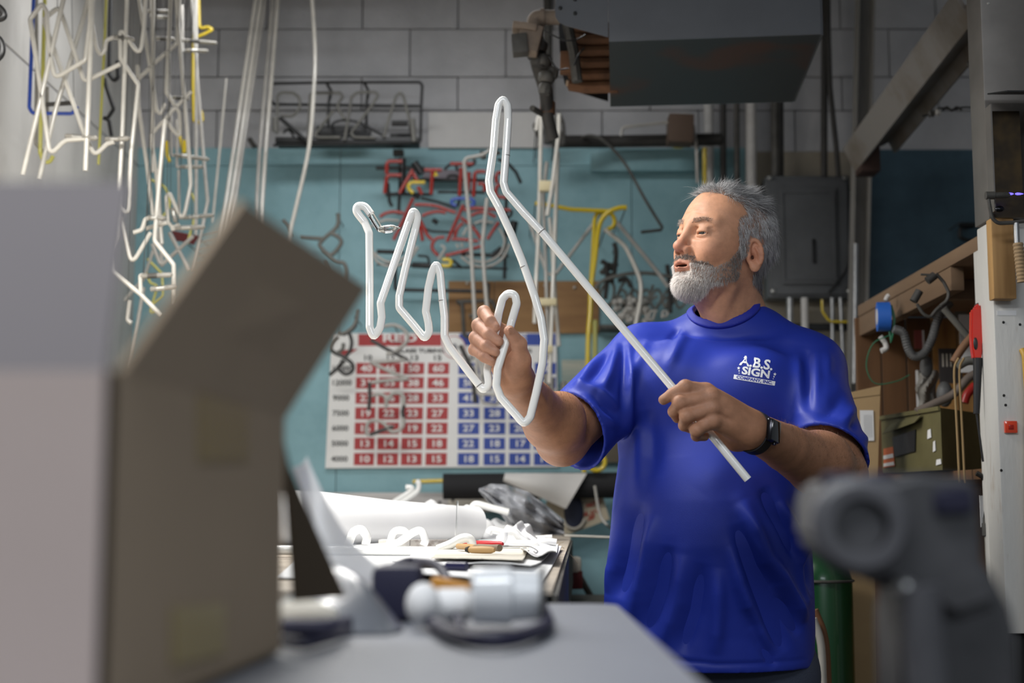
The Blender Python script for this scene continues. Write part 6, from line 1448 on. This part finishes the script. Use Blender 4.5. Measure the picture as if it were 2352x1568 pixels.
b = MB(); b.tube([at(2246,822,Yl+.009), at(2245,880,Yl+.009), at(2243,950,Yl+.009)], [.0105,.0085,.0070], 12); b.build('barrel', M_blk, lt)
b = MB(); b.tube([at(2243,950,Yl+.009), at(2250,1000,Yl+.009), at(2258,1060,Yl+.009)], .0025, 6); b.build('wire_tail', M_blk, lt)
rt([(2215,925),(2222,905),(2240,885)], 3.6, .011, mat('red_grip',(.35,.015,.01),rough=.35), 'red_grip', 'red tool grip above the olive case', 'grip')
b = MB(); b.tube([at(2240,700,3.15), at(2246,697,3.12)], .002, 6); b.build('hook', M_dsteel, lt)
# pipework by the post foot
cv = thing('copper_valve', 'small valve with a copper red knob beside the post', 'valve', at(2268,1310,3.2))
b = MB(); b.tube(smoothpath([at(x, y, 3.2) for x, y in ((2243,1086),(2258,1096),(2268,1115),(2268,1150),(2264,1190))], 5), .006, 8); b.build('bent_pipe', M_black, cv)
b = MB(); b.lathe(at(2264,1188,3.2), (0,0,-1), [(0,.007),(.012,.0075),(.013,.010),(.04,.010),(.041,.0065)], 10); b.build('union_nut', M_dsteel, cv)
b = MB(); b.ball(at(2280,1220,3.19), (.014,.012,.012), 14); b.build('knob', mat('copper_red',(.16,.05,.04),rough=.4), cv)
b = MB(); b.tube([at(2266,1225,3.2), at(2270,1320,3.2)], .0055, 8); b.build('lower_pipe', M_elec, cv)
b = MB(); b.box(at(2286,1260,3.2), (.012,.01,.018), bev=.002); b.build('bracket', M_dsteel, cv)
# wire with insulators, square thing on the shaded teal wall
wi = thing('tension_wire', 'twisted wire with insulators strung beside the diagonal beam', 'wire', at(2190,260,4.4))
b = MB(); b.tube(smoothpath([at(x, y, 4.4) for x, y in ((2118,266),(2140,262),(2152,250),(2170,248),(2190,252),(2208,247),(2250,249),(2420,275))], 4), .0030, 6); b.build('wire', M_bpipe, wi)
b = MB(); b.lathe(at(2132,262,4.4), (1,0,.1), [(0,.006),(.004,.013),(.010,.006),(.014,.013),(.02,.006)], 12); b.build('insulator', M_dsteel, wi)
b = MB(); b.lathe(at(2148,258,4.39), (1,0,.1), [(0,.006),(.004,.012),(.014,.010),(.018,.004)], 12); b.build('insulator', M_wt3, wi)
b = MB(); b.tube(smoothpath([at(2165,254,4.39), at(2175,246,4.39), at(2186,254,4.39), at(2198,246,4.39), at(2210,254,4.39)], 4), .004, 6); b.build('twist', M_bpipe, wi)
b = MB(); b.lathe(at(2222,146,4.0), (1,0,0), [(0,.006),(.004,.012),(.008,.006),(.012,.012),(.02,.006),(.03,.005)], 12); tag(b.build('insulator', M_dsteel), 'small dark insulator tucked against the post casing near the top', 'insulator')
g([(2204,516),(2238,516),(2238,512)], 5.7, 'dark bar of the square hook on the shaded teal wall', m=M_black, r=.010, name='wall_hook', cat='hook')
g([(2236,520),(2206,522),(2204,545),(2222,552),(2240,552)], 5.72, 'dark square hook on the shaded teal wall', m=M_black, r=.009, name='wall_hook', cat='hook')
# floor standing goods right of the man
tb = thing('cardboard_carton', 'tall narrow cardboard carton standing behind his left arm', 'carton', V(at(1972,1500,3.6).x, 3.65, 0))
M_card = mat('brown_cardboard', (.40,.27,.135), rough=.8, var=.15, vscale=5)
p0, p1 = at(1958,905,3.6), at(2022,893,3.6); q0, q1 = at(1930,1300,3.6), at(2010,1300,3.6)
b = MB(); b.prism([p0, p1, V(q1.x,3.6,q1.z), V(q1.x-.015,3.6,0), V(q0.x-.03,3.6,0), V(q0.x,3.6,q0.z)], (0,.10,0)); b.build('carton_side', M_card, tb, smooth=False)
b = MB(); b.prism([at(1956,900,3.598), at(2023,885,3.598), at(2021,906,3.598), at(1957,914,3.598)], (0,.105,0)); b.build('carton_lid', M_card, tb, smooth=False)
lw_ = wbox(1975,942,2008,1012,3.597,.001); lo_ = lw_.build('shipping_label', M_paper, tb, smooth=False)
for k in range(5): wbox(1985+k*4,952,1986.6+k*4,1004,3.5962,.0006).build('label_line', M_hose, lo_, smooth=False)
gc = thing('gas_cylinder', 'green gas cylinder standing behind him at hip height', 'cylinder', V(at(1888,1500,3.5).x, 3.5, 0))
cxx = at(1885,1500,3.5).x; zc_ = at(1885,1262,3.5).z
b = MB(); b.lathe((cxx,3.5,0), (0,0,1), [(0,.075),(.01,.080),(zc_-.07,.080),(zc_-.03,.068),(zc_-.005,.038),(zc_,.026)], 28); b.build('cylinder_body', mat('green_enamel',(.006,.050,.015),rough=.3,coat=.3), gc)
b = MB(); b.lathe((cxx,3.5,zc_-.002), (0,0,1), [(0,.022),(.03,.024),(.03,.030),(.06,.030)], 14); b.build('neck_ring', M_dsteel, gc)
b = MB(); b.tube([V(cxx+math.cos(t)*.082, 3.5+math.sin(t)*.082, at(1880,1332,3.5).z) for t in np.linspace(0, 2*PI, 33)[:-1]], .0035, 6, closed=True); b.build('chain', M_dsteel, gc)
b = wbox(1858,1172,1896,1212,3.66,.05,.008); tag(b.build('stone_block', mat('mottled_tan',(.36,.31,.22),rough=.8,var=.4,vscale=30)), 'mottled tan block at the edge of his shirt over the green cylinder', 'block')
zz_ = at(1870,1212,3.66).z-.007; b = MB(); b.box((at(1870,1225,3.7).x, 3.72, zz_), (.05,.09,.006)); b.box((at(1870,1225,3.7).x, 3.76, zz_/2-.004), (.01,.01,zz_/2-.003)); tag(b.build('small_shelf', M_black), 'small dark shelf carrying the tan block', 'shelf')
rt([(1868,1420),(1886,1480),(1892,1600)], 3.3, .009, M_wt3, 'white_hose', 'grey white hose along the shirt hem', 'hose'); rt([(1872,1400),(1896,1470),(1904,1600)], 3.32, .008, mat('brown_hose2',(.16,.07,.03),rough=.6), 'brown_hose', 'brown hose right of the white one by the shirt hem', 'hose')
rt([(2075,1415),(2050,1440),(2042,1500),(2044,1620)], 3.3, .0062, M_wt2, 'white_hose', 'white hose curving down left of the dark machine', 'hose')
rt([(2056,1330),(2050,1370),(2042,1392)], 3.3, .0022, M_wt3, 'wire', 'thin pale wire left of the dark machine', 'wire')
b = MB(); b.box((XS-.135, 4.5, .42), (.11,.1,.42), bev=.005); tag(b.build('dark_cabinet', M_black), 'black cabinet in the shade behind the carton', 'cabinet')
# ------------------------------------------------------------------ near table and what lies on it
TZ = 1.088
M_table = mat('grey_blue_vinyl', (.19,.20,.228), rough=.48, var=.10, vscale=3, bump=.15, bscale=9)
tx1 = .101; ty1 = 1.41
def rrect(x0, x1, y0, y1, r, n=8):
    out = []
    for cx_, cy_, a0_ in ((x1-r,y1-r,0),(x0+r,y1-r,PI/2),(x0+r,y0+r,PI),(x1-r,y0+r,1.5*PI)):
        for k in range(n+1): t = a0_+PI/2*k/n; out.append((cx_+r*math.cos(t), cy_+r*math.sin(t)))
    return out
nt = thing('near_table', 'grey blue table top in the foreground', 'table', V(-.5, .9, 0))
b = MB(); b.prism([V(x, y, TZ-.03) for x, y in rrect(-1.2, tx1, .30, ty1, .03)], (0,0,.03)); b.build('table_top', M_table, nt, ang=50)
for x, y in ((-1.1,.4),(tx1-.08,.4),(-1.1,1.32),(tx1-.08,1.32)): b = MB(); b.box((x, y, TZ/2-.015), (.02,.02,TZ/2-.016), bev=.003); b.build('leg', M_dsteel, nt)
M_box = mat('lit_cardboard', (.66,.54,.49), rough=.85, var=.08, vscale=4); M_boxflap = mat('shaded_flap_cardboard', (.215,.195,.20), rough=.85, var=.06, vscale=3)  # one cardboard: lit front and shaded flap put into the colours
M_boxs = mat('shaded_cardboard', (.36,.275,.19), rough=.85, var=.10, vscale=4)  # same cardboard again, side shade put into the colour
bx = thing('cardboard_box', 'open cardboard box with raised flaps, out of focus at the left', 'box', V(-.32, .78, TZ))
hB = .148; x0b = -.62; x1b = -.168; y0b = .60; y1b = .92; th = .004
zT = TZ+.002+hB
def slab(p, q, r_, s_, n, name, m): b = MB(); b.prism([p, q, r_, s_], n); return b.build(name, m, bx, smooth=False)
z0 = TZ+.002
xe = -.147
slab(V(x0b,y0b,z0), V(x1b,y0b,z0), V(x1b,y0b,zT), V(x0b,y0b,zT), (0,th,0), 'front_side', M_box)
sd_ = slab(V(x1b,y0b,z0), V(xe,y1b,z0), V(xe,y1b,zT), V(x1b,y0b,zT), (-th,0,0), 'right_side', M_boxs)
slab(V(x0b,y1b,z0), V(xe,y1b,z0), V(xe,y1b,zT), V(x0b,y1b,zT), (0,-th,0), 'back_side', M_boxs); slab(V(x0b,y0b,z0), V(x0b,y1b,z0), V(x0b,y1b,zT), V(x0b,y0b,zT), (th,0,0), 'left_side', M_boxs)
slab(V(x0b,y0b,z0), V(x1b,y0b,z0), V(xe,y1b,z0), V(x0b,y1b,z0), (0,0,.003), 'bottom', M_boxs)
slab(V(x0b,y0b,zT), V(x1b-.004,y0b,zT), V(x1b-.006,y0b+.035,zT+.090), V(x0b,y0b+.035,zT+.090), (0,th,0), 'front_flap', M_boxflap)
e0 = at(560,462,.70); e1 = at(842,662,.99)
slab(V(x1b,y0b+.01,zT), V(xe,y1b,zT), e1, e0, (-th,0,.0), 'right_flap', M_boxs)
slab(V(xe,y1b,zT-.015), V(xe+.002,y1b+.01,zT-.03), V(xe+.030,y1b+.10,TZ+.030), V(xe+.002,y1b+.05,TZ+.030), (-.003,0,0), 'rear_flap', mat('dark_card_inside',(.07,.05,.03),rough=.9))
M_tape = mat('yellowed_tape', (.33,.25,.10), rough=.35)
def onside(px, py):
    o = V(0,0,CAM_Z); d_ = at(px,py,1.0)-o; A_ = V(x1b,y0b,0); n = (V(xe,y1b,0)-A_).cross(V(0,0,1)).normalized(); t = (A_-o).dot(n)/d_.dot(n); return o+d_*t+V(.0012,0,0)
for q4 in (((455,905),(568,935),(568,1060),(455,1060)),((392,1395),(512,1385),(512,1500),(392,1530))):
    b = MB(); b.prism([onside(*p) for p in q4], (-.0008,0,0)); b.build('tape_strip', M_tape, bx, smooth=False)
# plastic film, bag, respirator
M_film = mat('frosted_film', (.80,.81,.83), rough=.35, trans=.35, ior=1.1, coat=.2, alpha=.78)
def Ff(u, v):
    p = at(672+150*v*v+(25+70*v)*u*1.2, 1075+310*v-25*u, 1.20+.08*u); z = max(p.z, TZ+.003); return V(p.x+.004*math.sin(v*6), p.y+.02*math.sin(v*5+u*3), z)
b = MB(); b.grid(Ff, 12, 20, .0012); tag(b.build('plastic_film', M_film), 'frosted plastic film rising behind the cardboard box', 'film')
def Fh(u, v):
    x = -.190+.098*u; y = 1.05+.20*v; h = .046*math.sin(PI*u)**.8*math.sin(PI*v)**.7*(.85+.18*math.sin(u*9+v*5)); return V(x+.01*math.sin(v*8), y, TZ+.002+h)
b = MB(); b.grid(Fh, 26, 18, .0015); tag(b.build('grey_bag', mat('grey_film',(.15,.16,.18),rough=.3,coat=.3,bump=.3,bscale=30,var=.3,vscale=12)), 'grey plastic bag slumped beside the cardboard box', 'bag')
M_navy = mat('navy_strap', (.012,.012,.035), rough=.6)
rs_ = thing('respirator', 'blurred respirator with white filters and black straps on the near table', 'respirator', V(-.03,1.08,TZ))
def T_(px, py, r_=0): return atz(px, py, TZ+.002+r_)
c1 = at(972,1378,1.10); c1.z = TZ+.003+.0165
b = MB(); b.ball(c1, (.0135,.016,.0165), 20); b.build('white_filter', M_paper, rs_)
c2 = at(1040,1368,1.12); c2.z = TZ+.003+.014; b = MB(); b.lathe(c2+V(-.014,0,0), (1,.1,0), [(0,.008),(.003,.0135),(.024,.0135),(.028,.010)], 20); b.build('filter_neck', M_paper, rs_)
c3 = at(1165,1392,1.10); c3.z = TZ+.004+.022; b = MB(); b.lathe(c3+V(-.028,0,0), (1,.05,0), [(0,.014),(.002,.021),(.030,.022),(.032,.0195),(.052,.0185),(.055,.012)], 24); b.build('clear_canister', mat('milky_plastic',(.66,.68,.70),rough=.2,coat=.5), rs_)
b = MB(); b.tube([V(c3.x+.027+.0*t, c3.y+math.cos(t)*.021, c3.z+math.sin(t)*.021) for t in np.linspace(0,2*PI,21)[:-1]], .0022, 6, closed=True); b.build('canister_rim', M_hose, rs_)
def strap(pts, r, name): b = MB(); b.tube(smoothpath([V(p.x, p.y, TZ+.002+r+h) for p, h in ((T_(x, y), h) for x, y, h in pts)], 5), r, 8); b.build(name, M_navy, rs_)
strap([(985,1440,0),(1040,1475,0),(1120,1490,0),(1200,1480,0),(1255,1450,0),(1245,1410,.0)], .0055, 'black_strap')
strap([(905,1420,0),(880,1400,.004),(895,1370,.02),(925,1352,.024),(960,1350,.024),(1010,1362,.022),(1045,1400,.004)], .0050, 'black_strap')
strap([(1000,1390,.015),(1030,1420,.01),(1060,1455,0)], .0035, 'black_strap')
b = MB(); p_ = at(915,1350,1.2); b.box(V(p_.x, 1.20, TZ+.024), (.020,.03,.022), bev=.008); tag(b.build('navy_pouch', M_navy), 'dark navy pouch between the grey bag and the respirator', 'pouch')
b = MB(); p_ = at(1030,1330,1.26); b.box(V(p_.x, 1.27, TZ+.016), (.018,.012,.014), Matrix.Rotation(.2,3,'Y'), bev=.004); tag(b.build('orange_plug', mat('orange_plastic',(.50,.22,.03),rough=.4)), 'small orange piece behind the respirator', 'plug')
b = MB(); b.tube([T_(650,1440,.006), T_(760,1440,.006), T_(880,1415,.006)], .006, 8, fil=.02); b.tube([T_(640,1470,.004), T_(700,1480,.004), T_(800,1450,.004)], .004, 8, fil=.02); tag(b.build('black_strap', M_navy), 'dark strap lying in front of the grey bag', 'strap')
b = MB(); b.ball(T_(690,1415,.012), (.028,.014,.012), 16); tag(b.build('pale_pad', M_cloth), 'pale pad under the grey bag', 'pad')
# dark machine at the lower right
YM = .78
mc_ = thing('machine_head', 'dark grey cast machine head out of focus at the lower right', 'machine', at(2200,1560,YM+.03))
M_cast = mat('dark_grey_casting', (.070,.070,.076), rough=.55, var=.3, vscale=20, bump=.2)
M_castl = mat('worn_grey_metal', (.095,.095,.105), rough=.45, var=.3, vscale=20)
def bprism(out, Y, d_, bev, m, name, par):
    bm = bmesh.new(); vs_ = [bm.verts.new(at(x, y, Y)) for x, y in out]; f_ = bm.faces.new(vs_); r_ = bmesh.ops.extrude_face_region(bm, geom=[f_])
    for v_ in r_['geom']:
        if isinstance(v_, bmesh.types.BMVert): v_.co.y += d_
    bmesh.ops.recalc_face_normals(bm, faces=bm.faces); bmesh.ops.bevel(bm, geom=list(bm.edges), offset=bev, segments=3, affect='EDGES'); bm.verts.index_update()
    b = MB().add([v_.co.copy() for v_ in bm.verts], [[v_.index for v_ in f_.verts] for f_ in bm.faces]); bm.free(); return b.build(name, m, par)
bprism([(1890,1130),(1905,1100),(2060,1100),(2110,1085),(2245,1095),(2255,1180),(2262,1300),(2310,1380),(2200,1420),(2060,1345),(1940,1300),(1888,1240)], YM, .075, .004, M_cast, 'head_casting', mc_)
bprism([(2090,1330),(2270,1290),(2335,1420),(2345,1640),(2075,1640),(2070,1400)], YM+.008, .06, .004, M_cast, 'neck_casting', mc_)
b = MB(); b.lathe(at(1972,1210,YM+.005), (-.12,-1,.05), [(0,.0275),(.014,.0265),(.018,.022),(.018,.0150),(.004,.0140)], 32); nz2 = b.build('round_boss', M_castl, mc_)
b = MB(); b.lathe(at(1968,1212,YM-.006), (-.12,-1,.05), [(0,.0145),(.002,.0145)], 24); b.build('bore', M_cast, nz2)
for x in (1925,2020): b = MB(); b.lathe(at(x,1118,YM+.02), (0,0,1), [(0,.010),(.006,.010),(.008,.006)], 16); b.build('cap_bolt', M_navy, mc_)
b = MB(); b.tube([at(2108,1345,YM-.002), at(2130,1560,YM-.002), at(2135,1660,YM-.002)], .0115, 16); b.build('light_column', M_castl, mc_)
b = MB(); b.ball(at(2078,1352,YM-.004), (.006,.006,.006), 12); b.build('bright_bolt', M_steel, mc_)
bprism([(2150,1120),(2235,1118),(2240,1180),(2150,1182)], YM-.004, .01, .002, M_navy, 'side_plate', mc_)
b = MB(); b.box((at(2205,1640,YM+.03).x, YM+.04, .49), (.05,.045,.49), bev=.006); b.build('pedestal', M_cast, mc_)

hd = thing('hanging_tool', 'dark handled tool just poking in at the left edge high up', 'tool', at(-5, 130, 3.4))
b = MB(); b.tube(smoothpath([at(-30,10,3.4), at(-8,14,3.4), at(8,30,3.4), at(2,42,3.4), at(-30,44,3.4)], 5), .009, 10); b.build('upper_grip', M_black, hd)
b = MB(); b.tube(smoothpath([at(-30,84,3.4), at(-6,88,3.4), at(4,104,3.4), at(0,128,3.4), at(-30,150,3.4)], 5), .009, 10); b.build('lower_grip', M_black, hd)
b = MB(); b.tube([at(-30,-200,3.4), at(-30,180,3.4)], .006, 8); b.build('shaft', M_dsteel, hd)
# ------------------------------------------------------------------ nails in the wall and wires from the rails that carry the hanging glass
rails = [(o, o.location.y, wloc(o).z) for o in COL.objects if o.name.startswith('hanging_rail')]
for o in [o for o in COL.objects if o.parent is None and o.type == 'MESH' and o.name.split('.')[0] in ('neon_tube','letter_tube','hook','metal_strap','wall_hook','masking_tape','wire_coil','peg')] + [o for o in COL.objects if o.parent is None and o.name.split('.')[0] in ('tube_end','letter_tube','grey_tube_tangle','script_sign','bicycle_sign','wire_rack') and o.type == 'EMPTY']:
    src = [o] if o.type == 'MESH' else [c for c in o.children if c.type == 'MESH']
    vs = [wloc(c)+v.co for c in src for v in c.data.vertices]
    top = max(vs, key=lambda p: p.z); ym = sum(p.y for p in vs)/len(vs)
    if top.z < 1.35: continue
    if ym > 5.0:
        b = MB(); b.tube([V(top.x, top.y-.004, top.z-.004), V(top.x, BW+.004, top.z-.004)], .0025, 6); b.build('nail', M_dsteel, o)
    elif top.x < -.3:
        r_ = min(rails, key=lambda r: abs(r[1]-top.y)+(9 if False else 0))
        if top.z < r_[2]-.02:
            b = MB(); b.tube([V(top.x, top.y, top.z-.006), V(top.x+.002, r_[1], r_[2]+.01)], .0009, 5); b.build('hanging_wire', M_dsteel, o)
